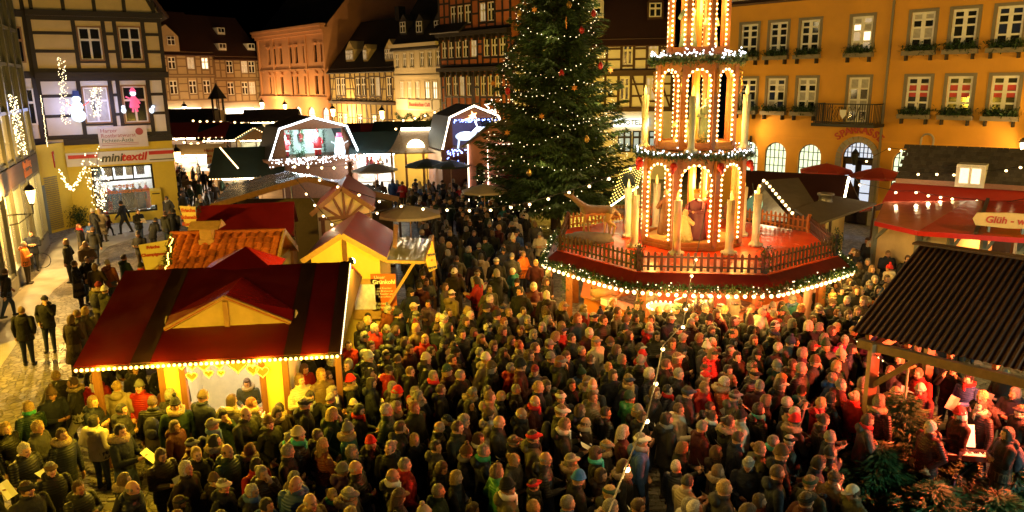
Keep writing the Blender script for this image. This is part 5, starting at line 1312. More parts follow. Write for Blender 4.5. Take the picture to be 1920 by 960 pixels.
lh, Lh, zf, prof = light_house('raised gambrel light house outlined in white light rope with santa figures inside', pl, pr, D(530, 241, 48).z, 0, D(582, 220, 49).z, LROPE, WOOD_BROWN, mat('pale stage back wall', (.62, .66, .60), .8, var=.08), None)
point_light('stage_light', (Lh * .5, .55, D(530, 241, 48).z - .35), 420, (.62, .95, 1.0), .3, lh); point_light('stage_light', (Lh * .25, .6, zf + 1.2), 120, (.62, .95, 1.0), .3, lh)
r2 = random.Random(3); mb = MB()
for k in range(170): mb.ell((r2.uniform(-.1, Lh + .1), -.69 + r2.uniform(-.03, .03), zf + .1 - abs(r2.gauss(0, .22))), r2.uniform(.02, .045), 5, 4)
struct(mb.build('icicle_light', BULB_WHITE, lh), 'stuff')
SANTA_RED = mat('santa red cloth', (.45, .02, .025), .7, var=.15); SKIN_FIG = mat('painted skin', (.60, .36, .26), .5, var=.05)
def santa(label, loc, rz, s=1.0):
    t = thing('santa_figure', label, 'santa figure', loc, rz); t.scale = (s, s, s)
    MB().lathe([(.26, .45), (.30, .5), (.25, .9), (.22, 1.2), (.1, 1.36)], 10, sy=.8).tube([(-.2, 0, 1.2), (-.33, -.1, .95), (-.22, -.28, .85)], [.08, .075, .06], 6).tube([(.2, 0, 1.2), (.33, -.1, .95), (.22, -.28, .85)], [.08, .075, .06], 6).bar((-.11, 0, .5), (-.12, 0, .08), .17).bar((.11, 0, .5), (.12, 0, .08), .17).build('suit', SANTA_RED, t, smooth=True)
    MB().ell((0, 0, 1.48), (.12, .12, .14), 8, 6).build('head', SKIN_FIG, t, smooth=True)
    MB().ell((0, -.08, 1.36), (.11, .08, .16), 8, 6).lathe([(.31, .44), (.31, .52)], 10, sy=.82).build('beard', WHITE_PAINT, t, smooth=True)
    MB().lathe([(.13, 1.56), (.12, 1.62), (.03, 1.8)], 8).build('hat', SANTA_RED, t)
    MB().box(-.19, -.05, -.15, .08, 0, .1).box(.05, .19, -.15, .08, 0, .1).build('boots', DARK_METAL, t)
    return t
mwl = lh.matrix_basis
santa('santa figure at the lit end of the gambrel light house', mwl @ Vector((Lh * .22, .9, zf)), lh.rotation_euler.z, .95)
santa('santa figure standing beside the fir garland in the gambrel light house', mwl @ Vector((Lh * .58, .8, zf)), lh.rotation_euler.z, 1.0)
santa('small santa figure hung on the light house back wall', mwl @ Vector((Lh * .36, 2.9, zf + .75)), lh.rotation_euler.z, .5)
santa('small santa figure hung near the middle of the light house back wall', mwl @ Vector((Lh * .5, 2.9, zf + .8)), lh.rotation_euler.z, .5)
sf_ = thing('light_snowman', 'glowing white snowman with pink hat inside the gambrel light house', 'light figure', mwl @ Vector((Lh * .80, .2, zf)), lh.rotation_euler.z)
MB().lathe([(.34, 0), (.38, .3), (.3, .65), (.32, .8), (.2, 1.2), (.05, 1.25)], 12, sy=.7).bar((-.3, 0, .8), (-.55, 0, .95), .05).bar((.3, 0, .8), (.6, 0, .95), .05).build('body', ICE, sf_, smooth=True); MB().lathe([(.25, 1.22), (.25, 1.28), (.18, 1.3), (.17, 1.5)], 10).build('hat', PINK, sf_)
for t_ in (.33, .45, .62, .7):
    mb = MB(); fir_tuft(mb, (0, 0, 0), (0, 0, 1.9), 330, .07, random.Random(int(t_ * 100)), .16, .02)
    o = mb.build('fir_garland', EVERGREEN, None, mwl @ Vector((Lh * t_, 1.6, zf + .05))); tag(o, 'upright fir garland hung in the gambrel light house', 'garland', 'garlands in the light house')
mb = MB(); fir_tuft(mb, (-.25, 0, .2), (.25, 0, .2), 300, .14, random.Random(77), .2, .02)
o = mb.build('fir_bush', EVERGREEN, None, mwl @ Vector((Lh * .38, .7, zf))); tag(o, 'low fir bush on the light house floor between santas', 'bush')
WROPE = bulb_mat('warm light rope', (1.0, .80, .55), 5, True)
pl, pr = D(826, 283, 45.5), D(948, 276, 47)
lh2, L2, zf2, prof2 = light_house('second gambrel light house outlined in warm light rope with blue lights', pl, pr, D(850, 219, 46).z, 0, D(903, 198, 46).z, WROPE, WOOD_BROWN, mat('dusky back wall', (.16, .12, .2), .8))
mb = MB(); r2 = random.Random(9)
for k in range(110): mb.ell((r2.uniform(.2, L2), -.69, zf2 + .1 - abs(r2.gauss(0, .25))), .035, 5, 4)
struct(mb.build('icicle_light', BULB_BLUE, lh2), 'stuff')
mb = MB()
for k in range(60): mb.ell((r2.uniform(.8, L2 - .4), -.3, prof2[1][1] - .15 - r2.random() * .2), .03, 5, 4)
struct(mb.build('blue_light', BULB_BLUE, lh2), 'stuff')
point_light('stage_light', (L2 * .5, .8, zf2 + 1.5), 90, (.55, .65, 1.0), .3, lh2)
ref = thing('light_reindeer', 'glowing white reindeer light figures inside the second light house', 'light figure', lh2.matrix_basis @ Vector((L2 * .55, .7, zf2)), lh2.rotation_euler.z)
MB().ell((-.5, 0, .75), (.65, .2, .28), 10, 7).bar((-.9, 0, .6), (-1.0, 0, 0), .1).bar((-.2, 0, .6), (-.1, 0, 0), .1).tube([(0, 0, .85), (.35, 0, 1.25), (.55, 0, 1.25)], [.16, .11, .07], 6).build('body', ICE, ref, smooth=True)
MB().tube([(.3, 0, 1.3), (.2, .1, 1.6), (.35, .15, 1.75)], .03, 5).tube([(.3, 0, 1.3), (.2, -.1, 1.6), (.35, -.15, 1.75)], .03, 5).build('antler', ICE, ref)
MB().ell((.75, 0, 1.1), (.5, .15, .2), 8, 6).build('second_deer', ICE, ref, smooth=True)
cm_ = thing('comet_light', 'warm glowing comet light on the gable of the second light house', 'light figure', lh2.matrix_basis @ Vector((L2 * .5, -.08, prof2[2][1] - .6)), lh2.rotation_euler.z)
MB().prism([(.3 * (1 if k % 2 else .45) * math.cos(k * math.pi / 5), 0, .3 * (1 if k % 2 else .45) * math.sin(k * math.pi / 5)) for k in range(10)], (0, .03, 0)).bar((-.1, 0, -.1), (-.75, 0, -.3), .08).build('star', bulb_mat('comet', (1, .45, .1), 3), cm_)
# star of light rope
st_ = D(922, 200, 44); ss = thing('star_light', 'white outlined star light on the tip of the second light house', 'light figure', st_)
MB().tube([(.42 * (1 if k % 2 == 0 else .42) * math.sin(k * math.pi / 5), 0, .42 * (1 if k % 2 == 0 else .42) * math.cos(k * math.pi / 5)) for k in range(10)], .03, 5, closed=True).build('rope', WROPE, ss); MB().bar((0, .1, -.4), (0, .1, -1.6), .05).build('stake', DARK_METAL, ss)
# pink hut
ph = D(915, 270, 42); phl = D(877, 270, 42.3); phr = D(968, 268, 41.3)
PINKW = mat('dusky pink boards', (.42, .16, .13), .7, var=.12)
rzp, Lp = frame_of(phl, phr)
pk_ = thing('pink_hut', 'dusky pink wooden hut with grey roof edged by light strips', 'stall', (phl.x, phl.y, 0), rzp)
zp = phl.z; za_ = D(935, 226, 42).z
MB().prism([(0, 0, 0), (Lp, 0, 0), (Lp, 0, zp), (Lp * .55, 0, za_ - .1), (0, 0, zp)], (0, 3, 0)).build('wall', PINKW, pk_)
MB().slab((-.25, -.3, zp - .12), (Lp * .55, -.3, za_), (Lp * .55, 3.2, za_), (-.25, 3.2, zp - .12), .09).build('roof', GREY_FELT, pk_)
MB().slab((Lp + .25, -.3, zp - .12), (Lp * .55 + .01, -.3, za_), (Lp * .55 + .01, 3.2, za_), (Lp + .25, 3.2, zp - .12), .09).build('roof', GREY_FELT, pk_)
for u_ in (.02, Lp * .42): MB().tube([(u_, -.05, .2), (u_, -.05, zp - .02)], .025, 6).build('light_strip', WROPE, pk_)
MB().tube([(Lp * .42, -.05, zp - .02), (Lp, -.05, zp + .05)], .025, 6).build('light_strip', WROPE, pk_)
aw_ = arched_fill(pk_, (Lp * .18, Lp * .33, 1.9, 3.1), 'arched_window', GLASS_DARK, WOOD_DARK, -.02, 2, 2)
# ------------------------------------------------------------------ stalls beside and behind the pyramid
# long black roof with gable end lit in yellow
ka, kb = D(1392, 318, 33.5), D(1590, 330, 31)
rzk, Lk = frame_of(ka, kb); zk_ = (ka.z + kb.z) / 2
kst = thing('black_roof_stall', 'long stall with black roof and light strip on its gable end', 'stall', (ka.x, ka.y, 0), rzk)
MB().slab((0, 0, zk_), (Lk, 0, zk_), (Lk + .2, -2.0, zk_ - 1.25), (0, -2.0, zk_ - 1.25), .06).slab((0, .02, zk_), (Lk, .02, zk_), (Lk + .2, 2, zk_ - 1.25), (0, 2, zk_ - 1.25), .06).build('roof', BLACK_BAND, kst)
MB().prism([(Lk - .35, -1.8, 0), (Lk - .35, 1.8, 0), (Lk - .35, 1.8, zk_ - 1.2), (Lk - .35, 0, zk_ - .1), (Lk - .35, -1.8, zk_ - 1.2)], (.05, 0, 0)).build('gable_wall', YELLOW_PANEL, kst)
MB().box(.1, Lk - .4, -1.7, -1.65, 0, zk_ - 1.2).build('wall', WOOD_BROWN, kst)
MB().tube([(Lk + .05, -.05, zk_ - .06), (Lk + .22, -2.0, zk_ - 1.3)], .04, 6).build('light_strip', bulb_mat('gable strip', (1, .82, .4), 16, True), kst)
# grey felt roof with bulbs facing the pyramid
ga, gb_, gc, gd_ = D(1432, 338, 29.3), D(1497, 333, 29.8), D(1536, 393, 27.2), D(1488, 404, 26.6)
g0 = Vector((ga.x, ga.y, 0))
gst = thing('grey_roof_stall', 'stall with steep grey felt roof and bulbs on its open gable', 'stall', g0)
MB().slab(ga - g0, gb_ - g0, gc - g0, gd_ - g0, .06).build('roof', GREY_FELT, gst)
gl = D(1388, 398, 28.6)
MB().slab(ga - g0, gl - g0, gl - g0 + (gb_ - ga), gb_ - g0, .06).build('roof', GREY_FELT, gst)
mid = gl.lerp(gd_, .5)
MB().prism([gl - g0 + Vector((.1, .35, -.3)), gd_ - g0 + Vector((-.1, .35, -.3)), gd_ - g0 + Vector((-.1, .35, -.05)), ga - g0 + Vector((0, .35, -.2)), gl - g0 + Vector((.1, .35, -.05))], (0, .05, 0)).build('gable_wall', mat('grey menu boards', (.18, .17, .14), .6, var=.4, scale=4), gst)
MB().box(gl.x - g0.x + .2, gd_.x - g0.x - .2, .5, 2.0, 0, gd_.z - .2).build('wall', WOOD_DARK, gst)
bulbs_along(gst, [gl - g0 + Vector((0, -.05, .02)), ga - g0 + Vector((0, -.05, .02)), gd_ - g0 + Vector((0, -.05, .02))], 15, .055, BULB_BIG)
point_light('stall_light', mid - g0 + Vector((0, -.3, .2)), 22, (1, .75, .4), .3, gst)
rs = thing('round_sign', 'round green sign hung on the grey roofed stall', 'sign', D(1414, 383, 27.4))
MB().lathe([(.33, 0), (.33, .04)], 20).build('disc', mat('green sign', (.05, .16, .12), .5, emit=(.2, .6, .5), estr=.06), rs).rotation_euler = (math.pi / 2, 0, .2)
text(rs, 'Kräuter\nHof', .13, WHITE_PAINT, (0, -.05, 0), .004)
MB().bar((0, 0, .3), (0, .3, .75), .03).build('bracket', DARK_METAL, rs)
# flat canopy with a metal flue
ca = [D(1530, 445, 24.5), D(1640, 410, 28.5), D(1560, 395, 29.0), D(1488, 420, 26.0)]
c0_ = Vector((ca[0].x, ca[0].y, 0)); zc0 = 2.75
can = thing('flat_canopy', 'flat dark felt canopy on posts beside the platform fence', 'canopy', c0_)
MB().prism([(p.x - c0_.x, p.y - c0_.y, zc0 + .25 * (i in (2, 3))) for i, p in enumerate(ca)], (0, 0, .08)).build('roof', GREY_FELT, can)
for p in ca[:3]: q = (p - c0_) * .96; MB().bar((q.x, q.y, 0), (q.x, q.y, zc0), .08).build('post', WOOD_DARK, can)
MB().box(.2, 1.8, 1.2, 2.5, 0, 1.1).build('bar_block', WOOD_DARK, can)
fp = D(1545, 405, 28.0)
fl = thing('metal_flue', 'dented metal chimney flue rising through the flat canopy', 'flue', (fp.x, fp.y, zc0 + .1))
zf3 = D(1545, 372, 28).z - zc0
MB().lathe([(.34, 0), (.3, .12), (.24, .2), (.24, zf3), (.3, zf3 + .02), (.3, zf3 + .1), (.02, zf3 + .14)], 12).build('pipe', GREY_METAL, fl, smooth=True)
# stall roof under a net of lights, beside the tree
na, nb, nc_, ne = D(1140, 390, 31), D(1196, 350, 30), D(1206, 312, 33), D(1165, 322, 34)
n0 = Vector((na.x, na.y, 0)); nst = thing('net_light_stall', 'stall beside the tree with a net of fairy lights over its roof', 'stall', n0)
MB().slab(na - n0, nb - n0, nc_ - n0, ne - n0, .05).build('roof', GREEN_ROOF, nst)
mb = MB()
for i in range(12):
    for j in range(10):
        p = na.lerp(nb, i / 11).lerp(ne.lerp(nc_, i / 11), j / 9); mb.ell(p - n0 + Vector((0, 0, .05)), .022, 5, 4)
struct(mb.build('net_light', BULB_YELLOW, nst), 'stuff')
MB().box(.1, 1.8, .3, 1.4, 0, na.z - .1).build('wall', YELLOW_PANEL, nst)
MB().tube([na - n0 + Vector((0, -.04, 0)), nb - n0 + Vector((0, -.04, 0))], .03, 5).build('light_strip', WROPE, nst)
# shingle roofed stall before the bank with red awning
sa, sb_ = D(1707, 272, 30.5), D(1985, 285, 27.5)
rzs, Ls = frame_of(sa, sb_); zs3 = (sa.z + sb_.z) / 2
sst = thing('shingle_stall', 'long stall with dark shingle roof, little roof window and red awning', 'stall', (sa.x, sa.y, 0), rzs)
SH2 = mat('dark shingles', (.045, .038, .030), .8, var=.3, scale=7, objvar=.3)
ez = D(1690, 338, 29.5).z
MB().slab((-.25, -1.1, ez), (Ls, -1.1, ez), (Ls, 0, zs3), (.1, 0, zs3), .08).slab((.1, .02, zs3), (Ls, .02, zs3), (Ls, 2, ez), (-.2, 2, ez), .08).build('roof', SH2, sst)
ang2 = math.atan2(zs3 - ez, 1.1); sll = math.hypot(zs3 - ez, 1.1); rfm = bpy.data.objects.new('shingle_field', None); COL.objects.link(rfm); rfm.parent = sst; rfm.location = (-.2, -1.12, ez + .01); rfm.rotation_euler = (ang2, 0, 0)
shm = MB().box(0, .3, 0, .28, .0, .025).mesh('shingle', [SH2])
nrow = 9; ncol = 26
for i in range(nrow):
    for j in range(ncol):
        o = link('shingle', shm, rfm, (j * Ls / ncol + (i % 2) * .1 + RND.uniform(-.01, .01), i * sll / nrow, .012 + RND.uniform(0, .008))); o.rotation_euler = (-.06, 0, RND.uniform(-.015, .015)); o.scale = (Ls / ncol / .31, sll / nrow / .24, 1)
MB().slab((-.4, -2.2, ez - .75), (Ls, -2.2, ez - .75), (Ls, -1.0, ez - .12), (-.3, -1.0, ez - .12), .05).build('awning', RED_CLOTH, sst)
boxpart(sst, 'fascia', mat('sparkly fascia', (.25, .12, .09), .4, var=.6, scale=30), -.2, Ls, -1.16, -1.1, ez - .13, ez + .06)
MB().box(.1, Ls, -.9, 1.6, 0, ez - .1).build('wall', WOOD_DARK, sst)
wu = S.uz; dl = D(1795, 345, 28.9); wl_ = (dl - sst.location).dot(Vector((math.cos(rzs), math.sin(rzs), 0)))
dm = MB().box(wl_, wl_ + .95, -1.35, -.5, ez - .1, ez + .75).build('dormer', WHITE_PAINT, sst)
window(dm, (wl_ + .08, wl_ + .87, ez + .0, ez + .68), 2, (0, 1), y=-1.42, panes=[mat('lit dormer glass', (.5, .4, .3), .3, var=.5, scale=6, emit=(1, .75, .45), estr=1.0)])
boxpart(sst, 'counter', WOOD_PALE, .1, Ls, -1.6, -.95, .0, 1.05)
for k in range(4): point_light('stall_light', (1 + k * 1.6, -1.7, ez - 1.2), 16, (1, .75, .42), .2, sst)
for k in range(7): boxpart(sst, 'post', WOOD_BROWN, .1 + k * (Ls - .2) / 6 - .05, .1 + k * (Ls - .2) / 6 + .05, -1.95, -1.85, 0, ez - .62)
# red hot-wine tent
TENT = mat('red tent roof', (.33, .02, .015), .16, var=.12, scale=2, bump=.5, bscale=5)
TENT_P = mat('paler red tent top', (.40, .10, .07), .12, var=.15, scale=2, bump=.5, bscale=5)  # paler red for one roof panel
eA, eB, eC = D(1641, 412, 26.0), D(1722, 433, 24.2), D(1980, 452, 22.5)
tA, tB, tC = D(1658, 378, 28.2), D(1815, 376, 26.6), D(1985, 376, 26.2)
t0 = Vector((eB.x, eB.y, 0)); z_e = eB.z
for p in (eA, eB, eC): p.z = z_e
ten = thing('wine_tent', 'octagonal hot wine stand with glossy red roof and name board', 'stall', t0)
MB().slab(eA - t0, eB - t0, tB - t0, tA - t0, .05).build('roof_panel', TENT_P, ten); MB().slab(eB - t0 + Vector((.01, 0, 0)), eC - t0, tC - t0, tB - t0 + Vector((.01, 0, 0)), .05).build('roof_panel', TENT, ten)
bx_ = [tA, tB, tC]; MB().slab(tA - t0, tB - t0, tB - t0 + Vector((.5, 3, -.6)), tA - t0 + Vector((.5, 3, -.9)), .05).slab(tB - t0, tC - t0, tC - t0 + Vector((.5, 3, -.6)), tB - t0 + Vector((.5, 3, -.6)), .05).build('roof_panel', TENT, ten)
VAL = mat('bright red valance', (.50, .015, .01), .4, var=.08)
for a, b in ((eA, eB), (eB, eC)): MB().bar(a - t0 + Vector((0, 0, -.08)), b - t0 + Vector((0, 0, -.08)), .05, .16).build('valance', VAL, ten)
k_ = .43; s1 = eB.lerp(eC, k_); s2 = tB.lerp(tC, .22)
MB().bar(s1 - t0 + Vector((0, -.02, .06)), s2 - t0 + Vector((0, 0, .06)), .11, .08).build('roof_rib', WOOD_DARK, ten)
GREYT = mat('grey blue timber', (.16, .18, .17), .6, var=.15); BEIGEP = mat('beige plaster panel', (.46, .36, .20), .7, var=.15, scale=2)
inn = lambda p, q, t: p.lerp(q, t) - t0 + Vector((.25, .45, 0))
wa, wb, wc = inn(eA, eB, .0), inn(eA, eB, 1), inn(eB, eC, 1)
for a, b, n_ in ((wa, wb, 1), (wb, wc, 4)):
    for i in range(n_):
        p = a.lerp(b, i / n_); q = a.lerp(b, (i + 1) / n_); p.z = q.z = 0
        if b is wc and i in (1, 2):
            MB().prism([p, q, q + Vector((0, 0, 1.0)), p + Vector((0, 0, 1.0))], (.02, .06, 0)).build('wall_panel', BEIGEP, ten)
            MB().prism([p + Vector((0, 1.2, .6)), q + Vector((0, 1.2, .6)), q + Vector((0, 1.2, z_e)), p + Vector((0, 1.2, z_e))], (.02, .06, 0)).build('lit_interior', mat('orange lit interior', (.6, .25, .08), .6, var=.6, scale=2.5), ten)
        else: MB().prism([p, q, q + Vector((0, 0, z_e)), p + Vector((0, 0, z_e))], (.02, .06, 0)).build('wall_panel', BEIGEP, ten)
        MB().bar(p + Vector((0, -.06, 0)), p + Vector((0, -.06, z_e)), .16).build('post', GREYT, ten)
        MB().bar(p + Vector((0, -.08, z_e - .7)), p.lerp(q, .35) + Vector((0, -.08, z_e - .05)), .1).build('brace', GREYT, ten)
    MB().bar(a * 1 + Vector((0, -.05, z_e - .04)) - Vector((0, 0, a.z)), b + Vector((0, -.05, z_e - .04)) - Vector((0, 0, b.z)), .12).build('wall_plate', GREYT, ten)
point_light('inside_light', wb.lerp(wc, .5) + Vector((.2, .7, 2.0 - wb.z)), 40, (1, .55, .2), .2, ten)
sn = thing('name_board', 'cream oval name board lettered Glühwein on the red roof', 'sign', D(1890, 414, 23.0), math.atan2(eC.y - eB.y, eC.x - eB.x))
MB().prism([(x, 0, z) for x, z in [(-.95, 0), (-.85, .2), (0, .25), (.95, .22), (1.05, 0), (.95, -.2), (0, -.24), (-.85, -.2)]], (0, .06, 0)).build('board', mat('cream name board', (.62, .48, .26), .6, var=.1, scale=4), sn); text(sn, 'Glüh - wein', .3, SIGN_RED, (.1, -.012, 0), .004, bold=.008, shear=.15)
for s_ in (-.5, .4): boxpart(sn, 'bracket', GREY_METAL, s_, s_ + .06, .02, .3, -.4, -.2)
# ------------------------------------------------------------------ singers' stage with the corrugated roof
CORR = mat('brown corrugated sheet', (.065, .024, .017), .65, var=.5, scale=1.1, metal=.1)
c1_, c2_, c3_, c4_ = G(1596, 620, 2.9), G(1992, 712, 2.9), G(1992, 496, 4.1), G(1758, 463, 4.1)
c0s = Vector((c1_.x, c1_.y, 0))
stg = thing('stage_roof', 'open stage shelter with brown corrugated roof on timber posts', 'shelter', c0s)
ux = (c2_ - c1_); Lx = ux.length; ux.normalize(); wn_ = (c4_ - c1_); wn_ = wn_ - ux * wn_.dot(ux); Wd = wn_.length; wn_.normalize(); nn_ = ux.cross(wn_)
if nn_.z < 0: nn_ = -nn_
mb = MB(); ncor = int(Lx / .028);
for i in range(ncor + 1):
    t = Lx * i / ncor; hgt = .013 * math.sin(i * math.pi / 2.0)
    for w_ in (0, Wd + .0): mb.v.append(tuple(c1_ - c0s + ux * t + wn_ * w_ + nn_ * hgt))
for i in range(ncor): mb.f.append((2 * i, 2 * i + 2, 2 * i + 3, 2 * i + 1)); mb.m.append(0)
sheet = mb.build('corrugated_sheet', CORR, stg); sheet.modifiers.new('thick', 'SOLIDIFY').thickness = .008
back = c4_ - c0s + ux * 0
mb = MB()
dback = Vector((wn_.x, wn_.y, -wn_.z))
for i in range(ncor + 1):
    t = Lx * i / ncor; hgt = .013 * math.sin(i * math.pi / 2.0)
    for w_ in (0, Wd): mb.v.append(tuple(c1_ - c0s + wn_ * Wd + ux * t + dback * w_ + Vector((0, 0, hgt))))
for i in range(ncor): mb.f.append((2 * i, 2 * i + 2, 2 * i + 3, 2 * i + 1)); mb.m.append(0)
mb.build('corrugated_sheet', CORR, stg)
MB().bar(c1_ - c0s + wn_ * Wd - ux * .1 + nn_ * .03, c1_ - c0s + wn_ * Wd + ux * Lx + nn_ * .03, .3, .04).build('ridge_cap', CORR, stg)
POSTW = mat('weathered post timber', (.20, .12, .06), .65, var=.25, scale=8, bump=.3)
pA = (G(1640, 650, 2.75) - c0s); pB = pA + ux * 3.0
fwd = Vector((wn_.x, wn_.y, 0)).normalized()
for p in (pA, pB, pA + fwd * 3.0, pB + fwd * 3.0): MB().bar((p.x, p.y, 0), (p.x, p.y, 2.82), .16).build('post', POSTW, stg)
MB().bar(pA + Vector((0, 0, -.0)) - ux * .3, pB + ux * .8, .12, .16).build('beam', POSTW, stg); MB().bar(Vector((pA.x, pA.y, 2.0)) + ux * .04, pA + ux * .8, .1).build('brace', POSTW, stg)
MB().bar(Vector((pA.x, pA.y, 2.72)), Vector((pA.x, pA.y, 2.72)) + fwd * 3.0, .12, .16).build('beam', POSTW, stg)
rafter = [MB().bar(c1_ - c0s + ux * t - nn_ * .09, c1_ - c0s + ux * t + wn_ * Wd - nn_ * .09, .07, .12).build('rafter', POSTW, stg) for t in (.3, 1.0, 1.7, 2.4, 3.0)]
STAGE_RED = bulb_mat('red stage lamp', (1.0, .08, .03), 20)
for k, t in enumerate((2.3, 3.2)):
    q = c0s + pA + ux * t + fwd * 1.6 + Vector((0, 0, .25))
    lp_ = thing('stage_lamp', 'red can spotlight hung under the corrugated stage roof', 'spotlight', q, 0, 'spotlights under the stage roof')
    MB().lathe([(.05, .1), (.09, .06), (.09, -.12), (.08, -.12)], 10).bar((0, 0, .1), (0, 0, .35), .025).build('can', DARK_METAL, lp_); MB().lathe([(.075, -.13), (.075, -.125)], 10).build('lamp_glass', STAGE_RED, lp_)
    sd_ = bpy.data.lights.new('stage_light', 'SPOT'); sd_.energy = 1700 + 2600 * k; sd_.color = (1.0, .10, .03); sd_.spot_size = 1.7; sd_.spot_blend = .5; sd_.shadow_soft_size = .1
    so_ = bpy.data.objects.new('stage_light', sd_); COL.objects.link(so_); so_.parent = lp_; so_.location = (0, 0, -.16); so_.rotation_euler = (Vector((-1.0, .55, -.42)) if k else Vector((-.9, 1.0, -.75))).to_track_quat('-Z', 'Y').to_euler()
# ------------------------------------------------------------------ Christmas pyramid on its bar pavilion
PC = Vector((5.63, 23.15, 0)); PZ = 2.6; PHI = math.radians(-98.8)
def oc(R, k, z=0.0, phi=PHI, n=8):
    a = phi + (k - .5) * 2 * math.pi / n; return Vector((R * math.cos(a), R * math.sin(a), z))
FENCE_SHADED = mat('shaded reddish brown fence wood', (.055, .016, .009), .55, var=.25, scale=9)  # dark tone paints the fence's backlit shade into the wood
PYR_WOOD = mat('pyramid wood', (.30, .11, .035), .42, var=.25, scale=8, bump=.2)
PYR_EDGE = mat('pyramid orange edging', (.60, .26, .06), .4, var=.15)
RED_FLOOR = mat('glossy red sheeting', (.70, .06, .012), .25, var=.2, scale=1.2, bump=1.0, bscale=1.6)
pav = thing('bar_pavilion', 'octagonal bar pavilion with red platform roof, picket fence and garland', 'pavilion', PC)
MB().prism([oc(4.4, k, PZ - .12) for k in range(8)], (0, 0, .12)).build('platform', RED_FLOOR, pav)
for k in range(8): MB().slab(oc(4.41, k, PZ - .01), oc(4.41, k + 1, PZ - .01), oc(4.78, k + 1, PZ - .3), oc(4.78, k, PZ - .3), .05).build('skirt', mat('dark red skirt', (.11, .008, .007), .4, var=.2, bump=.4, bscale=5), pav)
CEIL = mat('orange ceiling board', (.50, .20, .06), .6, var=.15); MB().prism([oc(4.35, k, PZ - .16) for k in range(8)], (0, 0, .03)).build('ceiling', CEIL, pav)
# picket fence: each picket its own piece
pk_me = {}
for k in range(8):
    a, b = oc(4.3, k, PZ), oc(4.3, k + 1, PZ); n = 19; rz = math.atan2((b - a).y, (b - a).x); d = (b - a).normalized(); nrm = Vector((d.y, -d.x, 0))
    m_ = WOOD_ORANGE if k in (3, 4, 5) else FENCE_SHADED  # rear pickets orange as if lit, front ones darkened as silhouettes, by colour
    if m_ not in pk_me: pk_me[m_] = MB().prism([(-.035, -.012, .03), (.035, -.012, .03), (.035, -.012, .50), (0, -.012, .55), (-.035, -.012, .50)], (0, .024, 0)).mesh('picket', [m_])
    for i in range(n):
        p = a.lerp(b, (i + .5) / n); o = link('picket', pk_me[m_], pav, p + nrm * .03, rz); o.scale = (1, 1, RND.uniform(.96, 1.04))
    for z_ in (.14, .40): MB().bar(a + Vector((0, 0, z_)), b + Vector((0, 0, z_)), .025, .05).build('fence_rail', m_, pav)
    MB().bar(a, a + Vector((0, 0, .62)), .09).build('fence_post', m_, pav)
    if k in (0, 1, 7, 2):
        mb = MB(); fir_tuft(mb, a + Vector((0, 0, .1)), a + Vector((0, 0, .65)), 260, .09, random.Random(k), .12, .016); mb.build('fir_bunch', EVERGREEN, pav)
# edge garland with bulbs
GARL = mat('green garland', (.03, .085, .025), .6, var=.5, scale=18)
for k in range(8):
    mb = MB(); a, b = oc(4.84, k, PZ - .33), oc(4.84, k + 1, PZ - .33)
    fir_tuft(mb, a, b, 2200, .055, random.Random(40 + k), .13, .013); mb.build('garland', GARL, pav)
    bulbs_along(pav, [a + Vector((0, 0, -.13)), b + Vector((0, 0, -.13))], 17, .05, BULB_BIG, sag=.05)
    if k in (7, 0, 1, 6, 2):
        for t in (.3, .7):
            p = a.lerp(b, t) * 1.03; point_light('edge_light', (p.x, p.y, PZ - .62), 75, (1.0, .54, .08), .3, pav)
    mb = MB(); rr = random.Random(k)
    for _ in range(45): p = a.lerp(b, rr.random()); mb.ell(p + Vector((rr.gauss(0, .06), rr.gauss(0, .06), rr.gauss(0, .06))), .016, 5, 4)
    struct(mb.build('fairy_bulb', BULB_FAIRY, pav), 'stuff')
# posts, counter, core
for k in range(8):
    p = oc(4.0, k); MB().bar(p, p + Vector((0, 0, PZ - .16)), .2).build('post', PYR_WOOD, pav)
    mb = MB(); fir_tuft(mb, p * 1.03 + Vector((0, 0, .3)), p * 1.03 + Vector((0, 0, PZ - .3)), 350, .06, random.Random(60 + k), .12, .014); mb.build('post_garland', GARL, pav)
ORANGE_BAR = mat('orange bar panel', (.62, .20, .035), .45, var=.15, scale=2)
for k in range(8):
    a, b = oc(3.5, k), oc(3.5, k + 1)
    d = (b - a).normalized(); n_ = Vector((d.y, -d.x, 0)); inn_ = oc(3.0, k), oc(3.0, k + 1)
    MB().prism([a, b, b + Vector((0, 0, 1.05)), a + Vector((0, 0, 1.05))], -n_ * .05).build('counter_front', ORANGE_BAR, pav)
    MB().prism([oc(3.62, k, 1.05), oc(3.62, k + 1, 1.05), oc(3.0, k + 1, 1.05), oc(3.0, k, 1.05)], (0, 0, .05)).build('counter_top', WOOD_ORANGE, pav)
PINKB = mat('pinkish red wall', (.55, .16, .12), .6, var=.2)
MB().lathe([(1.5, 0), (1.5, PZ - .17)], 16).build('core_wall', PINKB, pav)
for k, R_ in enumerate((0, 2.2)): pass
for k in range(8):
    p = oc(2.4, k, PZ - .45); point_light('bar_light', p, 45, (1.0, .50, .16), .2, pav)
    MB().ell(p + Vector((0, 0, .12)), .06, 8, 6).build('lamp_bulb', BULB_WARM, pav)
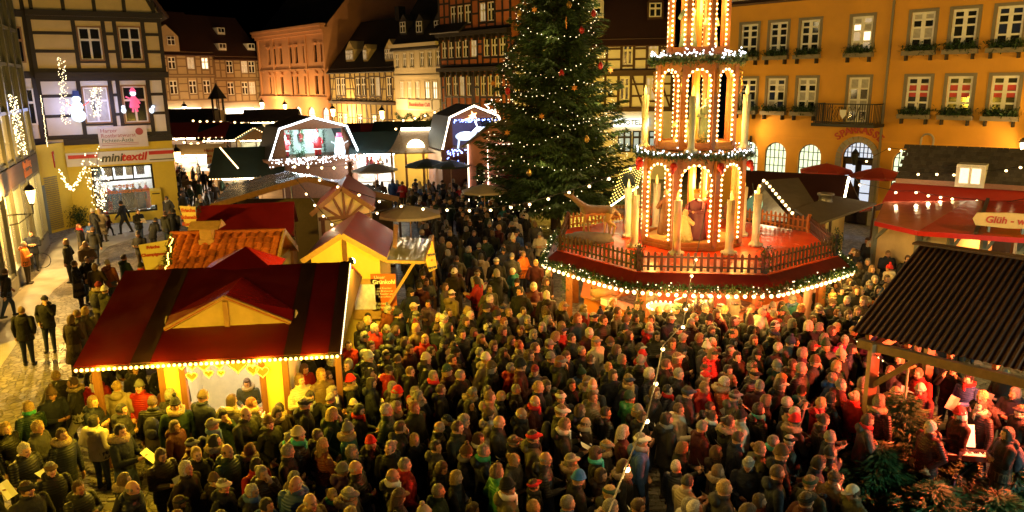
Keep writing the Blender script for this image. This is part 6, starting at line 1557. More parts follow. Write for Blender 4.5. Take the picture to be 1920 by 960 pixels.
# goods on the bar: kettles, jars, boxes
STEEL = mat('brushed steel', (.55, .52, .48), .25, var=.1, metal=.9); GLASSJ = mat('glass jar', (.75, .70, .62), .1, var=.1, alpha=.5)
def bar_item(kind, label, ang, R_, z=1.1):
    p = PC + Vector((R_ * math.cos(ang), R_ * math.sin(ang), z))
    if kind == 'kettle':
        t = thing('mulled_wine_kettle', label, 'kettle', p); MB().lathe([(.28, 0), (.3, .05), (.3, .45), (.26, .5), (.1, .56), (.03, .62)], 16).build('vessel', STEEL, t, smooth=True); MB().bar((.3, 0, .12), (.4, 0, .08), .04).build('tap', DARK_METAL, t)
    elif kind == 'jar':
        t = thing('glass_jar', label, 'jar', p); MB().lathe([(.12, 0), (.13, .02), (.13, .3), (.1, .34)], 12).build('glass', GLASSJ, t, smooth=True); MB().lathe([(.11, .34), (.11, .38)], 12).build('lid', STEEL, t)
    elif kind == 'basin':
        t = thing('lit_basin', label, 'basin', p); MB().lathe([(.35, 0), (.46, .22), (.48, .24), (.43, .2)], 20).build('bowl', WHITE_PAINT, t, smooth=True)
        mb = MB(); [mb.ell((.46 * math.cos(i * .314), .46 * math.sin(i * .314), .27), .03, 5, 4) for i in range(20)]; struct(mb.build('rim_bulb', BULB_BIG, t), 'stuff')
    else:
        t = thing('carton', label, 'carton', p, ang); MB().box(-.2, .2, -.14, .14, 0, .2).build('box', WHITE_PAINT, t); MB().box(-.2, .2, -.14, .14, .201, .215).build('flap', WOOD_PALE, t)
A = lambda d: PHI + math.radians(d)
bar_item('basin', 'white round basin with lit rim on the pavilion counter', A(-16), 3.25); bar_item('kettle', 'big steel mulled wine kettle beside the lit basin', A(-6), 3.2)
bar_item('kettle', 'steel mulled wine kettle between glass jars on the counter', A(5), 2.7); bar_item('jar', 'tall glass jar beside the steel kettles', A(12), 3.2); bar_item('jar', 'tall glass jar next to the white carton', A(20), 3.15)
bar_item('carton', 'white carton at the counter end near the pink cloth', A(30), 3.3); bar_item('carton', 'white carton beside the carved wooden nativity', A(-48), 3.3)
cl_ = thing('pink_cloth', 'pink cloth screen hung between pavilion posts', 'cloth', PC); pcl = [oc(3.9, 1.62, .5), oc(3.9, 2.3, .5), oc(3.9, 2.3, 1.9), oc(3.9, 1.62, 1.9)]
off = Vector((0, 0, 0)); tarp_sheet(pcl[0], pcl[1], pcl[2], pcl[3], 16, 5, 8, .04).build('sheet', mat('pale pink cloth', (.60, .30, .27), .7, var=.08), cl_, smooth=True)
cb = thing('carved_sleigh', 'carved wooden sleigh shape standing in the pavilion corner', 'carving', PC + Vector((3.1 * math.cos(A(-55)), 3.1 * math.sin(A(-55)), 1.1)), .3)
MB().tube([(-.5, 0, .08), (.4, 0, .05), (.6, 0, .2), (.55, 0, .35)], .05, 6).box(-.45, .3, -.2, .2, .15, .4).tube([(-.45, 0, .4), (-.5, 0, .8), (-.2, 0, .85), (-.15, 0, .5)], .06, 6).build('body', WOOD_PALE, cb, smooth=True)
# ------------------------------------------------------------------ the tower
pyr = thing('christmas_pyramid', 'tall octagonal Christmas pyramid tower with arched bulb lit openings', 'Christmas pyramid', PC + Vector((0, 0, PZ)))
def arch_face(mb, a, b, z0, z1, jamb, sill, head, th, mi=0):
    """panel between a and b (at z=0) with a round arched opening; returns the opening outline"""
    d = (b - a).normalized(); L_ = (b - a).length; n_ = Vector((-d.y, d.x, 0))   # inward for ccw order
    u0, u1 = jamb, L_ - jamb; r = (u1 - u0) / 2; uc = L_ / 2; zs = z1 - head - r
    P = lambda u, z: a + d * u + Vector((0, 0, z))
    mb.prism([P(0, z0), P(u0, z0), P(u0, z1), P(0, z1)], n_ * th, mi); mb.prism([P(u1, z0), P(L_, z0), P(L_, z1), P(u1, z1)], n_ * th, mi)
    mb.prism([P(u0, z0), P(u1, z0), P(u1, z0 + sill), P(u0, z0 + sill)], n_ * th, mi)
    arc = [(uc + r * math.cos(t), zs + r * math.sin(t)) for t in [math.pi * i / 12 for i in range(13)]]
    for (ua, za_), (ub, zb) in zip(arc, arc[1:]): mb.prism([P(ua, za_), P(ua, z1), P(ub, z1), P(ub, zb)], n_ * th, mi)
    return [P(u1, z0 + sill), P(u1, zs)] + [P(u, z) for u, z in arc[1:-1]] + [P(u0, zs), P(u0, z0 + sill)], -n_
def tower_level(R, z0, z1, jamb, nb, rb, head=.14, sill=.12):
    for k in range(8):
        a, b = oc(R, k), oc(R, k + 1)
        mb = MB(); path, out = arch_face(mb, a, b, z0, z1, jamb, sill, head, .07)
        mb.build('arch_panel', PYR_WOOD, pyr)
        MB().tube([p + out * .01 for p in path], .022, 5).build('arch_edging', PYR_EDGE, pyr)
        mid = (a + b) / 2
        if k in (6, 7, 0, 1, 2):
            for t in (.25, .75): q = mid + out * .22; point_light('arch_light', (q.x, q.y, z0 + (z1 - z0) * t), 14, (1.0, .56, .10), .12, pyr)
        inner = []
        for p in path:
            q = p + out * .04; inner.append(q)
        struct(bulbs_mesh(pyr, inner, nb, rb, BULB_BIG), 'stuff')
        MB().bar(Vector((a.x * 1.01, a.y * 1.01, z0 - .02)), Vector((a.x * 1.01, a.y * 1.01, z1 + .02)), .11).build('corner_post', PYR_WOOD, pyr)
    MB().prism([oc(R + .08, k, z1) for k in range(8)], (0, 0, .12)).build('cornice', PYR_WOOD, pyr)
    MB().prism([oc(R + .06, k, z0 - .1) for k in range(8)], (0, 0, .1)).build('base_plate', PYR_WOOD, pyr)
def ring_garland(R, z, n, seed):
    for k in range(8):
        mb = MB(); fir_tuft(mb, oc(R, k, z), oc(R, k + 1, z), n, .065, random.Random(seed + k), .15, .014); mb.build('garland', GARL, pyr)
    mb = MB(); rr = random.Random(seed)
    for _ in range(150):
        t = rr.random() * 8; p = oc(R, int(t), z).lerp(oc(R, int(t) + 1, z), t % 1); mb.ell(p * 1.03 + Vector((0, 0, rr.gauss(0, .06))), .02, 5, 4)
    struct(mb.build('fairy_bulb', BULB_WHITE, pyr), 'stuff')
l1z, l2z, l3z = 2.75, 5.5, 8.25          # tops above the platform
tower_level(1.56, .12, l1z - .05, .16, 34, .036)
MB().prism([oc(1.72, k, l1z + .07) for k in range(8)], (0, 0, .1)).build('ledge', PYR_WOOD, pyr)
ring_garland(1.78, l1z + .08, 620, 100)
tower_level(1.2, l1z + .3, l2z - .08, .13, 32, .034)
MB().prism([oc(1.36, k, l2z + .05) for k in range(8)], (0, 0, .1)).build('ledge', PYR_WOOD, pyr)
ring_garland(1.4, l2z + .05, 560, 200)
tower_level(.88, l2z + .3, l3z, .1, 34, .030)
ring_garland(1.0, l3z + .12, 360, 300)
MB().lathe([(1.0, l3z + .2), (.75, l3z + .8), (.12, l3z + 1.1), (.08, l3z + 2.2), (.15, l3z + 2.25), (.02, l3z + 2.4)], 8).build('cap', PYR_WOOD, pyr)
for k in range(10):
    o = MB().prism([(.12, -.02, 0), (1.7, -.2, .05), (1.7, .2, -.05), (.12, .05, 0)], (0, 0, .02)).build('wing', WOOD_PALE, pyr, (0, 0, l3z + 2.0)); o.rotation_euler = (.0, .12, k * math.pi / 5)
MB().tube([(0, 0, 0), (0, 0, l3z + 2)], .12, 8).build('mast', PYR_EDGE, pyr)
for k in range(4): p = oc(.62, k, .15, n=4); MB().bar(p, (p.x, p.y, l3z), .08).build('inner_post', PYR_EDGE, pyr)
for z_, R_ in ((.14, 1.3), (l1z + .33, 1.0), (l2z + .33, .7)): MB().lathe([(R_, 0), (R_, .05)], 20, (0, 0, z_)).build('turntable', WOOD_PALE, pyr)
for z_, pw in ((1.9, 300), (l1z + 1.6, 170), (l2z + 1.6, 110)): point_light('tower_light', (0.2, -.25, z_), pw * 1.3, (1.0, .56, .12), .35, pyr)
# candles
WAX = mat('cream candle wax', (.72, .66, .54), .45, var=.12, scale=4)
FLAME = bulb_mat('candle flame', (1.0, .42, .04), 1.5)
def candle(label, ang, R_, z, h, r):
    t = thing('giant_candle', label, 'candle', PC + Vector((R_ * math.cos(ang), R_ * math.sin(ang), PZ + z)), ang)
    mb = MB(); rr = random.Random(int(ang * 100) + int(z)); prof = [(r * 1.75, 0), (r * 1.8, .03), (r * 1.5, .09), (r * 1.1, .14), (r, .2), (r, h)]
    mb.lathe(prof, 14)
    for i in range(6): a = i * 1.05 + rr.random(); mb.ell((r * 1.6 * math.cos(a), r * 1.6 * math.sin(a), .05), (.06, .06, .05), 6, 5)
    for i in range(4): a = i * 1.6 + rr.random(); mb.tube([(r * math.cos(a), r * math.sin(a), h), (r * 1.04 * math.cos(a), r * 1.04 * math.sin(a), h - rr.uniform(.15, .5))], [.022, .012], 5)
    mb.build('wax', WAX, t, smooth=True)
    MB().lathe([(.035, h), (.05, h + .08), (.03, h + .2), (.004, h + .3)], 8).build('flame', FLAME, t, smooth=True)
    return t
names1 = ['first clockwise from the shelter side', 'second clockwise', 'third', 'fourth']
for k in range(8):
    ang = math.radians(-114 + 45 * k)
    candle('tall cream candle standing on the red floor round the pyramid', ang, 2.0, 0, 1.6, .115)['group'] = 'candles on the platform'
for k in range(4):
    candle('tall cream candle on the garlanded ledge of the pyramid', math.radians(-106 + 90 * k), 1.5, l1z + .17, 1.62, .10)['group'] = 'candles on the pyramid ledge'
# carved figures
def figure(label, loc, rz, robe, skin=SKIN_FIG, h=1.45, crown=None, cloak=None, kneel=False):
    t = thing('carved_figure', label, 'figure', loc, rz); s = h / 1.6; t.scale = (s, s, s)
    b = .62 if kneel else 1.0
    MB().lathe([(.30, 0), (.32, .08), (.25, .5 * b), (.20, .95 * b), (.22, 1.15 * b), (.17, 1.27 * b), (.06, 1.33 * b)], 14, sy=.85).tube([(-.2, 0, 1.2 * b), (-.28, .12, .95 * b), (-.08, .28, .95 * b)], [.08, .075, .05], 7).tube([(.2, 0, 1.2 * b), (.28, .12, .95 * b), (.08, .28, .95 * b)], [.08, .075, .05], 7).build('robe', robe, t, smooth=True)
    MB().ell((0, .02, 1.45 * b), (.095, .105, .125), 10, 8).ell((0, .13, 1.44 * b), (.02, .03, .03), 5, 4).ell((0, .3, .95 * b), .05, 6, 5).build('head', skin, t, smooth=True)
    if crown: MB().lathe([(.10, 1.53 * b), (.125, 1.66 * b), (.1, 1.6 * b)], 8).build('crown', crown, t)
    if cloak: MB().lathe([(.36, .03), (.3, .5 * b), (.26, 1.0 * b), (.24, 1.22 * b), (.1, 1.33 * b)], 14, (0, -.06, 0), sy=.8).build('cloak', cloak, t, smooth=True)
    return t
C_PUR = mat('purple robe paint', (.16, .045, .11), .5, var=.2); C_RED = mat('scarlet robe paint', (.50, .03, .015), .45, var=.15); C_CRM = mat('cream robe paint', (.62, .52, .33), .5, var=.12); C_GRN = mat('grey green robe paint', (.14, .22, .20), .5, var=.15); C_GOLD = mat('gold paint', (.55, .32, .06), .3, metal=.7); C_BRN = mat('brown robe paint', (.16, .07, .04), .5, var=.2)
FZ = PC + Vector((0, 0, PZ + .19))
figure('carved king in purple cloak standing in the lowest pyramid room', FZ + Vector((.02, -.62, 0)), 2.6, C_PUR, h=1.5, crown=C_GOLD, cloak=C_PUR)
figure('carved figure in scarlet mantle beside the purple king', FZ + Vector((.42, -.5, 0)), 2.9, C_RED, h=1.55, cloak=C_RED)
figure('kneeling carved figure in cream robe before the purple king', FZ + Vector((-.35, -.75, 0)), -1.2, C_CRM, h=1.5, kneel=True)
figure('carved shepherd in brown robe at the rear of the lowest room', FZ + Vector((-.7, .3, 0)), .5, C_BRN, h=1.45)
F2 = PC + Vector((0, 0, PZ + l1z + .38))
figure('carved figure in grey green robe in the middle pyramid room', F2 + Vector((.25, -.5, 0)), 2.8, C_GRN, h=1.35)
figure('small carved cream figure kneeling in the middle pyramid room', F2 + Vector((-.45, -.35, 0)), .6, C_CRM, h=1.4, kneel=True)
F3 = PC + Vector((0, 0, PZ + l2z + .38))
figure('carved grey green figure in the upper pyramid room', F3 + Vector((-.35, -.3, 0)), .6, C_GRN, h=1.45); figure('carved cream figure in the upper pyramid room', F3 + Vector((.3, -.35, 0)), 2.8, C_CRM, h=1.1)
HAY = mat('hay', (.50, .34, .10), .8, var=.4, scale=20)
for k, p in enumerate((F2 + Vector((.1, -.6, 0)), FZ + Vector((-.55, -.85, 0)))):
    mb = MB(); fir_tuft(mb, (-.3, 0, .06), (.3, 0, .06), 500, .09, random.Random(k), .25, .008); o = mb.build('hay_heap', HAY, None, p); struct(o, 'stuff'); o['label'] = 'heap of hay at the feet of the carved figures'; o['category'] = 'hay'
BRONZE = mat('gilded ornament', (.30, .17, .05), .35, var=.3, metal=.6)
for k in (0, 1, 2, 7):
    p = oc(1.27, k, l2z - .5); mb = MB()
    for i in range(5): mb.tube([(p.x * (1 + .03 * i), p.y * (1 + .03 * i), p.z + .28 - i * .13), (p.x * 1.09, p.y * 1.09, p.z + .2 - i * .13), (p.x * 1.05, p.y * 1.05, p.z + .1 - i * .13)], .03, 5)
    mb.build('gilt_ornament', BRONZE, pyr)
for k in range(8):
    p = oc(1.75, k, l1z - .22); MB().ell((p.x, p.y, p.z), (.11, .11, .13), 8, 6).ell((p.x * 1.04, p.y * 1.04, p.z - .12), (.06, .06, .1), 6, 5).build('red_bow', mat('red bow', (.5, .02, .01), .4), pyr)
# ------------------------------------------------------------------ the big Christmas tree
TB = G(1042, 430); TH = 17.4
NEEDLE = mat('spruce needles', (.045, .085, .02), .62, var=.55, scale=3.0)
BARK = mat('spruce bark', (.07, .045, .03), .85, var=.3, scale=8, bump=.6)
xt = thing('christmas_tree', 'huge dark spruce Christmas tree hung with strings of lights and stars', 'tree', (TB.x, TB.y, 0))
MB().tube([(0, 0, 0), (.02, 0, 5), (0, .03, 11), (0, 0, TH)], [.28, .22, .12, .02], 10).build('trunk', BARK, xt)
def spruce(parent, H, z0, R0, rnd, n_limb, spray, sl, sw_, mats, power=.92, droop=.32, zr=(-.75, .12)):
    crown = MB(); limbs = MB(); tips = []
    for i in range(n_limb):
        t = (i + rnd.random()) / n_limb
        z = z0 + (H - z0) * (t ** 1.12)
        L_ = R0 * (1 - (z - z0) / (H - z0)) ** power * rnd.uniform(.62, 1.18) + .12
        a = i * 2.39996 + rnd.uniform(-.25, .25)
        d = Vector((math.cos(a), math.sin(a), 0)); up = .12 - droop * (1 - t) * .6
        pts = []
        for k in range(6):
            s_ = k / 5; pts.append(Vector((0, 0, z)) + d * L_ * s_ + Vector((0, 0, L_ * (up * s_ - droop * .55 * s_ * s_ + .22 * s_ ** 3))))
        limbs.tube(pts, [max(.008, .022 * L_ ** .5 * (1 - k / 5.5)) for k in range(6)], 4, cap=False)
        side = d.cross(Vector((0, 0, 1)))
        ns = int(spray * (.25 + L_))
        tips.append((pts[-1], d))
        for _ in range(ns):
            s_ = min(1.0, .12 + .9 * rnd.random() ** .75); k = min(4, int(s_ * 5)); p = pts[k].lerp(pts[k + 1], s_ * 5 - k)
            w = (1.05 - s_) * L_ * .42 + .08; off_ = rnd.uniform(-1, 1)
            c = p + side * off_ * w + Vector((0, 0, -abs(off_) * w * .25 + rnd.gauss(0, .05)))
            dirn = (d * (.75 + .4 * rnd.random()) + side * off_ * .8 + Vector((0, 0, rnd.uniform(*zr)))).normalized() * sl * rnd.uniform(.6, 1.35)
            wv = dirn.cross(Vector((rnd.gauss(0, .4), rnd.gauss(0, .4), 1))).normalized() * sw_ * rnd.uniform(.7, 1.4)
            mi = 0 if rnd.random() < .6 else 1
            crown.add([c - dirn * .35, c + wv + dirn * .05, c + dirn * .65, c - wv + dirn * .05], [(0, 1, 2), (0, 2, 3)], mi)
    cr = crown.build('crown', mats, parent); limbs.build('limbs', BARK, parent)
    return tips
NEEDLE2 = mat('young spruce needles', (.075, .12, .03), .6, var=.45, scale=3.0)
rt = random.Random(5)
tips = spruce(xt, TH, 1.5, 4.15, rt, 760, 46, .34, .042, [NEEDLE, NEEDLE2])
# light strings in swags round the tree
def tree_r(z): return 4.15 * max(0, 1 - (z - 1.5) / (TH - 1.5)) ** .92 * .97 + .15
mb = MB(); wires = MB(); rl = random.Random(12)
for lv in range(13):
    z0 = 2.1 + lv * 1.02
    n = max(5, int(9 - lv * .35)); pts = []
    m = int(80 * (tree_r(z0) / 4 * .8 + .25))
    for i in range(m):
        t = i / m; a = 2 * math.pi * t + lv * .5; sag = abs(math.sin(n * math.pi * t * .5)) * .95
        z = z0 - sag + .55 * math.sin(a * 1.0 + lv) + rl.gauss(0, .05)
        r = tree_r(z) * rl.uniform(.9, 1.02) + .08
        p = Vector((r * math.cos(a), r * math.sin(a), z)); mb.ell(p, rl.uniform(.011, .021), 5, 4); pts.append(p)
    wires.tube(pts, .007, 3, closed=True)
fl_t = thing('fairy_light_string', 'warm white fairy lights swagged round the big Christmas tree', 'fairy lights', (TB.x, TB.y, 0))
struct(mb.build('bulb', BULB_FAIRY, fl_t), 'stuff'); wires.build('wire', DARK_METAL, fl_t)
for k in range(9):
    a = math.radians(-90 + rl.uniform(-85, 85)); z = 2.5 + k * 1.45; r = tree_r(z) + .45
    point_light('string_light', (r * math.cos(a), r * math.sin(a), z), 44, (1, .72, .30), .5, fl_t)
STRAW = mat('orange straw star', (.62, .24, .03), .5, var=.2); REDORN = mat('red ornament', (.50, .02, .015), .3, var=.1)
orn = [(847, 58, 0), (0, 0, 0)]
spots = [(1002, 18, 's'), (974, 25, 'b'), (968, 50, 's'), (1062, 40, 'p'), (1053, 137, 'r'), (924, 156, 's'), (1145, 132, 's'), (1091, 55, 'r'), (1113, 24, 'r'), (1077, 165, 's'), (1016, 218, 's'), (992, 323, 'b'), (952, 170, 'r'), (1067, 8, 'b'), (951, 249, 's'), (1126, 122, 'r'), (1100, 260, 'g')]
for k, (px, py, kd) in enumerate(spots):
    y = TB.y - 3.0
    for _ in range(4):
        p = D(px, py, y); r = tree_r(p.z) + .12; dx = p.x - TB.x; y = TB.y - math.sqrt(max(.02, r * r - dx * dx))
    p = D(px, py, y)
    if kd == 's':
        o = thing('straw_star', 'orange straw star hanging on the Christmas tree', 'star', p, 0, 'straw stars on the tree')
        MB().prism([(.16 * (1 if q % 2 else .45) * math.cos(q * math.pi / 6), 0, .16 * (1 if q % 2 else .45) * math.sin(q * math.pi / 6)) for q in range(12)], (0, .05, 0)).build('star', STRAW, o); MB().bar((0, .02, .15), (0, .02, .4), .01).build('thread', DARK_METAL, o)
    else:
        m_ = {'r': REDORN, 'b': C_GOLD, 'p': STRAW, 'g': C_GOLD}[kd]; nm = {'r': 'red pear shaped ornament', 'b': 'gold ball ornament', 'p': 'orange icicle ornament', 'g': 'gold bell ornament'}[kd]
        o = thing('tree_ornament', nm + ' hanging on the Christmas tree', 'ornament', p, 0, 'ornaments on the tree')
        MB().lathe([(.02, -.2), (.1, -.14), (.13, -.02), (.08, .1), (.02, .16)] if kd != 'p' else [(.01, -.35), (.05, 0), (.02, .2)], 10).build('ball', m_, o, smooth=True); MB().bar((0, 0, .14), (0, 0, .3), .012).build('hook', DARK_METAL, o)
# ------------------------------------------------------------------ small cut firs by the stage
def cut_fir(label, px, py, H, R, n, seed, tone, lean=0.0, sl=.16):
    p = G(px, py); t = thing('cut_fir', label, 'tree', p, 0); t.rotation_euler = (0, lean, seed)
    MB().tube([(0, 0, 0), (0, 0, H)], [.045, .012], 6).build('trunk', BARK, t)
    spruce(t, H, .25, R, random.Random(seed), n, 95, sl, .018, [tone, NEEDLE], .9, .1)
    return t
FIR_G = mat('fresh fir needles', (.022, .085, .030), .55, var=.4, scale=6); FIR_B = mat('bluish fir needles', (.06, .12, .10), .55, var=.4, scale=6)
# ------------------------------------------------------------------ people: posed bodies fused to one skin each, then dressed and placed
def rz3(a): return Matrix.Rotation(a, 3, 'Z')
def ry3(a): return Matrix.Rotation(a, 3, 'Y')
class Soup:
    def __init__(s): s.mb = MB()
    def cap(s, p, r0, q, r1, tag_, n=12):
        p = Vector(p); q = Vector(q); d = (q - p); L_ = d.length; d.normalize()
        u = Vector((0, 0, 1)) if abs(d.z) < .9 else Vector((1, 0, 0)); x = d.cross(u).normalized(); y = x.cross(d)
        rows = []
        for t in (-75, -45, -15): rows.append((-r0 * math.cos(math.radians(90 + t)) * 0 + r0 * math.sin(math.radians(t)), r0 * math.cos(math.radians(t))))
        for k in range(5): rows.append((L_ * k / 4, r0 + (r1 - r0) * k / 4))
        for t in (15, 45, 75): rows.append((L_ + r1 * math.sin(math.radians(t)), r1 * math.cos(math.radians(t))))
        o = len(s.mb.v)
        for h, r in rows:
            for k in range(n): a = 2 * math.pi * k / n; s.mb.v.append(tuple(p + d * h + (x * math.cos(a) + y * math.sin(a)) * r))
        for i in range(len(rows) - 1):
            for k in range(n): s.mb.f.append((o + i * n + k, o + i * n + (k + 1) % n, o + (i + 1) * n + (k + 1) % n, o + (i + 1) * n + k)); s.mb.m.append(tag_)
        s.mb.f.append(tuple(o + k for k in reversed(range(n)))); s.mb.m.append(tag_)
        s.mb.f.append(tuple(o + (len(rows) - 1) * n + k for k in range(n))); s.mb.m.append(tag_)
    def chain(s, pts, rs, tag_):
        for i in range(len(pts) - 1): s.cap(pts[i], rs[i], pts[i + 1], rs[i + 1], tag_)
    def loft(s, rings, tag_, n=20):
        o = len(s.mb.v)
        for c, rx, ry in rings:
            for k in range(n): a = 2 * math.pi * k / n; s.mb.v.append((c[0] + rx * math.cos(a), c[1] + ry * math.sin(a), c[2]))
        for i in range(len(rings) - 1):
            for k in range(n): s.mb.f.append((o + i * n + k, o + i * n + (k + 1) % n, o + (i + 1) * n + (k + 1) % n, o + (i + 1) * n + k)); s.mb.m.append(tag_)
        s.mb.f.append(tuple(o + k for k in reversed(range(n)))); s.mb.m.append(tag_)
        s.mb.f.append(tuple(o + (len(rings) - 1) * n + k for k in range(n))); s.mb.m.append(tag_)
SKINS = [mat('skin tone %d' % i, c, .5, var=.08, scale=20) for i, c in enumerate([(.48, .26, .15), (.42, .22, .125), (.52, .30, .19), (.36, .185, .105)])]
EYE_M = mat('eye dark', (.17, .10, .07), .3, var=0); LIP_M = mat('lip', (.34, .11, .09), .5, var=0); SHOE_M = mat('dark shoe leather', (.02, .016, .013), .5, var=.2)
BASE_C = mat('cloth base', (.05, .05, .05), .8)
def hand(sp, wrist, dirn, palm_n, curl=.5, side=1):
    """palm, four fingers and a thumb from the wrist along dirn"""
    d = Vector(dirn).normalized(); n = Vector(palm_n).normalized(); s_ = d.cross(n).normalized() * side; w = Vector(wrist)
    sp.cap(w, .028, w + d * .055, .036, 2); sp.cap(w + d * .03 + s_ * .018, .024, w + d * .08 + s_ * .022, .02, 2); sp.cap(w + d * .03 - s_ * .018, .024, w + d * .08 - s_ * .022, .02, 2)
    for i, ln in enumerate((.062, .072, .068, .052)):
        b = w + d * .085 + s_ * (.03 - .02 * i); k = b + d * ln * .55 + n * curl * .02; e = k + (d * (1 - curl) + n * curl).normalized() * ln * .5
        sp.cap(b, .011, k, .0105, 2, 8); sp.cap(k, .0105, e, .009, 2, 8)
    b = w + d * .035 + s_ * .035; k = b + (d * .5 + s_ * .8).normalized() * .04; sp.cap(b, .014, k, .012, 2, 8); sp.cap(k, .012, k + (d * .8 + s_ * .2 + n * .4).normalized() * .03, .01, 2, 8)
def body_mesh(name, arms, legs='stand', long=False, lean=0.0, yaw=0.0, nod=0.0, bulk=1.0, hood=False, skirt=0.0, hips=None):
    sp = Soup(); B = bulk
    L = lambda x, y, z: (x + math.sin(lean) * max(0, z - .9), y, .9 + (z - .9) * math.cos(lean) if z > .9 else z)
    hem = .42 if long else .76
    rings = [(L(0, 0, hem), (.19 if long else .155) * B + skirt, (.225 if long else .205) * B + skirt), (L(0, 0, hem + .03), (.195 if long else .16) * B + skirt, (.23 if long else .21) * B + skirt), (L(0, 0, .95), .15 * B, .195 * B), (L(.01, 0, 1.08), .145 * B, .19 * B), (L(.015, 0, 1.24), .15 * B, .21 * B), (L(.005, 0, 1.36), .135 * B, .215 * B), (L(0, 0, 1.43), .105 * B, .185 * B), (L(0, 0, 1.48), .075, .1), (L(0, 0, 1.52), .07, .075)]
    sp.loft(rings, 0)
    # collar and hood lying on the back
    nk = Vector(L(0, 0, 1.47))
    for k in range(10): a = 2 * math.pi * k / 10; b = a + .63; sp.cap(nk + Vector((.075 * math.cos(a), .08 * math.sin(a), .03)), .027, nk + Vector((.075 * math.cos(b), .08 * math.sin(b), .03)), .027, 0, 8)
    if hood: sp.mb.ell(nk + Vector((-.12, 0, -.02)), (.075, .13, .09), 12, 8, 0)
    for sgn in (-1, 1):
        ar = arms[0 if sgn > 0 else 1]                      # (elbow, wrist, hand direction, palm normal, curl) for left, right
        sh = Vector(L(0, .195 * sgn * B, 1.385)); el = Vector(L(*[ar[0][0], ar[0][1] * sgn, ar[0][2]])); wr = Vector(L(*[ar[1][0], ar[1][1] * sgn, ar[1][2]]))
        sp.chain([sh, sh.lerp(el, .5), el], [.078 * B, .07 * B, .062 * B], 0); sp.chain([el, el.lerp(wr, .5), wr], [.062 * B, .057 * B, .046 * B], 0)
        hand(sp, wr + (wr - el).normalized() * .03, (ar[2][0], ar[2][1] * sgn, ar[2][2]), (ar[3][0], ar[3][1] * sgn, ar[3][2]), ar[4], sgn)
    stance = {'stand': ((.0, .02), (.0, .0)), 'walk': ((.24, .10), (-.26, -.02)), 'apart': ((.06, .03), (-.05, .0))}[legs]
    for sgn, (fx, kx) in zip((1, -1), stance):
        hp = Vector((0, .09 * sgn, .88)); kn = Vector((kx + fx * .45, .10 * sgn, .48)); an = Vector((fx, .105 * sgn, .1))
        if legs == 'walk' and sgn < 0: an.z = .16
        sp.chain([hp, hp.lerp(kn, .5), kn], [.105, .088, .068], 1); sp.chain([kn, kn.lerp(an, .45), an], [.068, .06, .05], 1)
        sp.cap(an + Vector((-.03, 0, -.05)), .045, an + Vector((.13, .01 * sgn, -.06)), .04, 3)
    # head on its neck
    c = Vector(L(0, 0, 1.50)); HR = rz3(yaw) @ ry3(nod); hc = c + HR @ Vector((.012, 0, .115))
    sp.cap(c + Vector((0, 0, -.06)), .06, c + HR @ Vector((.005, 0, .05)), .054, 2)
    def he(o, r, tg, n=14, m=10): sp.mb.ell(hc + HR @ Vector(o), r, n, m, tg, HR)
    he((0, 0, 0), (.098, .077, .117), 2, 20, 14); he((.028, 0, -.062), (.066, .057, .062), 2); he((.06, 0, -.098), (.03, .03, .022), 2)
    he((.098, 0, -.018), (.022, .013, .024), 2, 8, 6); he((.088, 0, .01), (.016, .009, .028), 2, 8, 6); he((.078, 0, .034), (.024, .052, .013), 2, 10, 6)
    for s_ in (-1, 1):
        he((-.004, .079 * s_, -.012), (.022, .011, .03), 2, 8, 6); he((.07, .038 * s_, -.03), (.03, .026, .026), 2, 8, 6); he((.088, .03 * s_, .008), (.008, .010, .006), 4, 8, 6)
    he((.089, 0, -.062), (.010, .025, .0075), 5, 8, 5)
    mb = sp.mb; me = bpy.data.meshes.new(name); me.from_pydata(mb.v, [], mb.f)
    ob = bpy.data.objects.new(name, me); COL.objects.link(ob)
    r = ob.modifiers.new('r', 'REMESH'); r.mode = 'VOXEL'; r.voxel_size = .0115; r.use_smooth_shade = True
    s2 = ob.modifiers.new('s', 'SMOOTH'); s2.factor = .4; s2.iterations = 2
    d = ob.modifiers.new('d', 'DECIMATE'); d.ratio = .22
    dg = bpy.context.evaluated_depsgraph_get(); out = bpy.data.meshes.new_from_object(ob.evaluated_get(dg))
    lo_d = d; d.ratio = .035; dg = bpy.context.evaluated_depsgraph_get(); low = bpy.data.meshes.new_from_object(ob.evaluated_get(dg))
    bpy.data.objects.remove(ob)
    # which piece each face came from
    pos = []; tags = []
    for f, t in zip(mb.f, mb.m):
        cc = Vector((0, 0, 0))
        for i in f: cc += Vector(mb.v[i])
        pos.append(cc / len(f)); tags.append(t)
        if t in (4, 5):
            for i in f: pos.append(Vector(mb.v[i])); tags.append(t)
    kd = kdtree.KDTree(len(pos))
    for i, p in enumerate(pos): kd.insert(p, i)
    kd.balance()
    for m_ in (out, low):
        m_.materials.clear()
        for x in (BASE_C, BASE_C, SKINS[0], SHOE_M, EYE_M, LIP_M): m_.materials.append(x)
        m_.polygons.foreach_set('material_index', [tags[kd.find(p.center)[1]] for p in m_.polygons])
        m_.polygons.foreach_set('use_smooth', [True] * len(m_.polygons))
    out.name = name
    return dict(me=out, low=low, hc=hc, HR=HR, nk=nk)
DOWN = ((.0, .27, 1.12), (.06, .27, .86), (.1, 0, -1), (0, -1, 0), .5)
POCK = ((-.09, .29, 1.13), (.10, .20, .95), (.6, -.3, -.6), (0, -1, 0), .5)
SHEET = ((.06, .26, 1.12), (.30, .10, 1.14), (.9, -.25, .3), (0, -.6, .8), .55)
CHEST = ((.08, .27, 1.13), (.20, .05, 1.16), (.3, -.9, .1), (-.9, -.2, 0), .6)
RAISE = ((.16, .24, 1.30), (.26, .13, 1.50), (.4, -.2, .9), (.4, -.9, 0), .4)
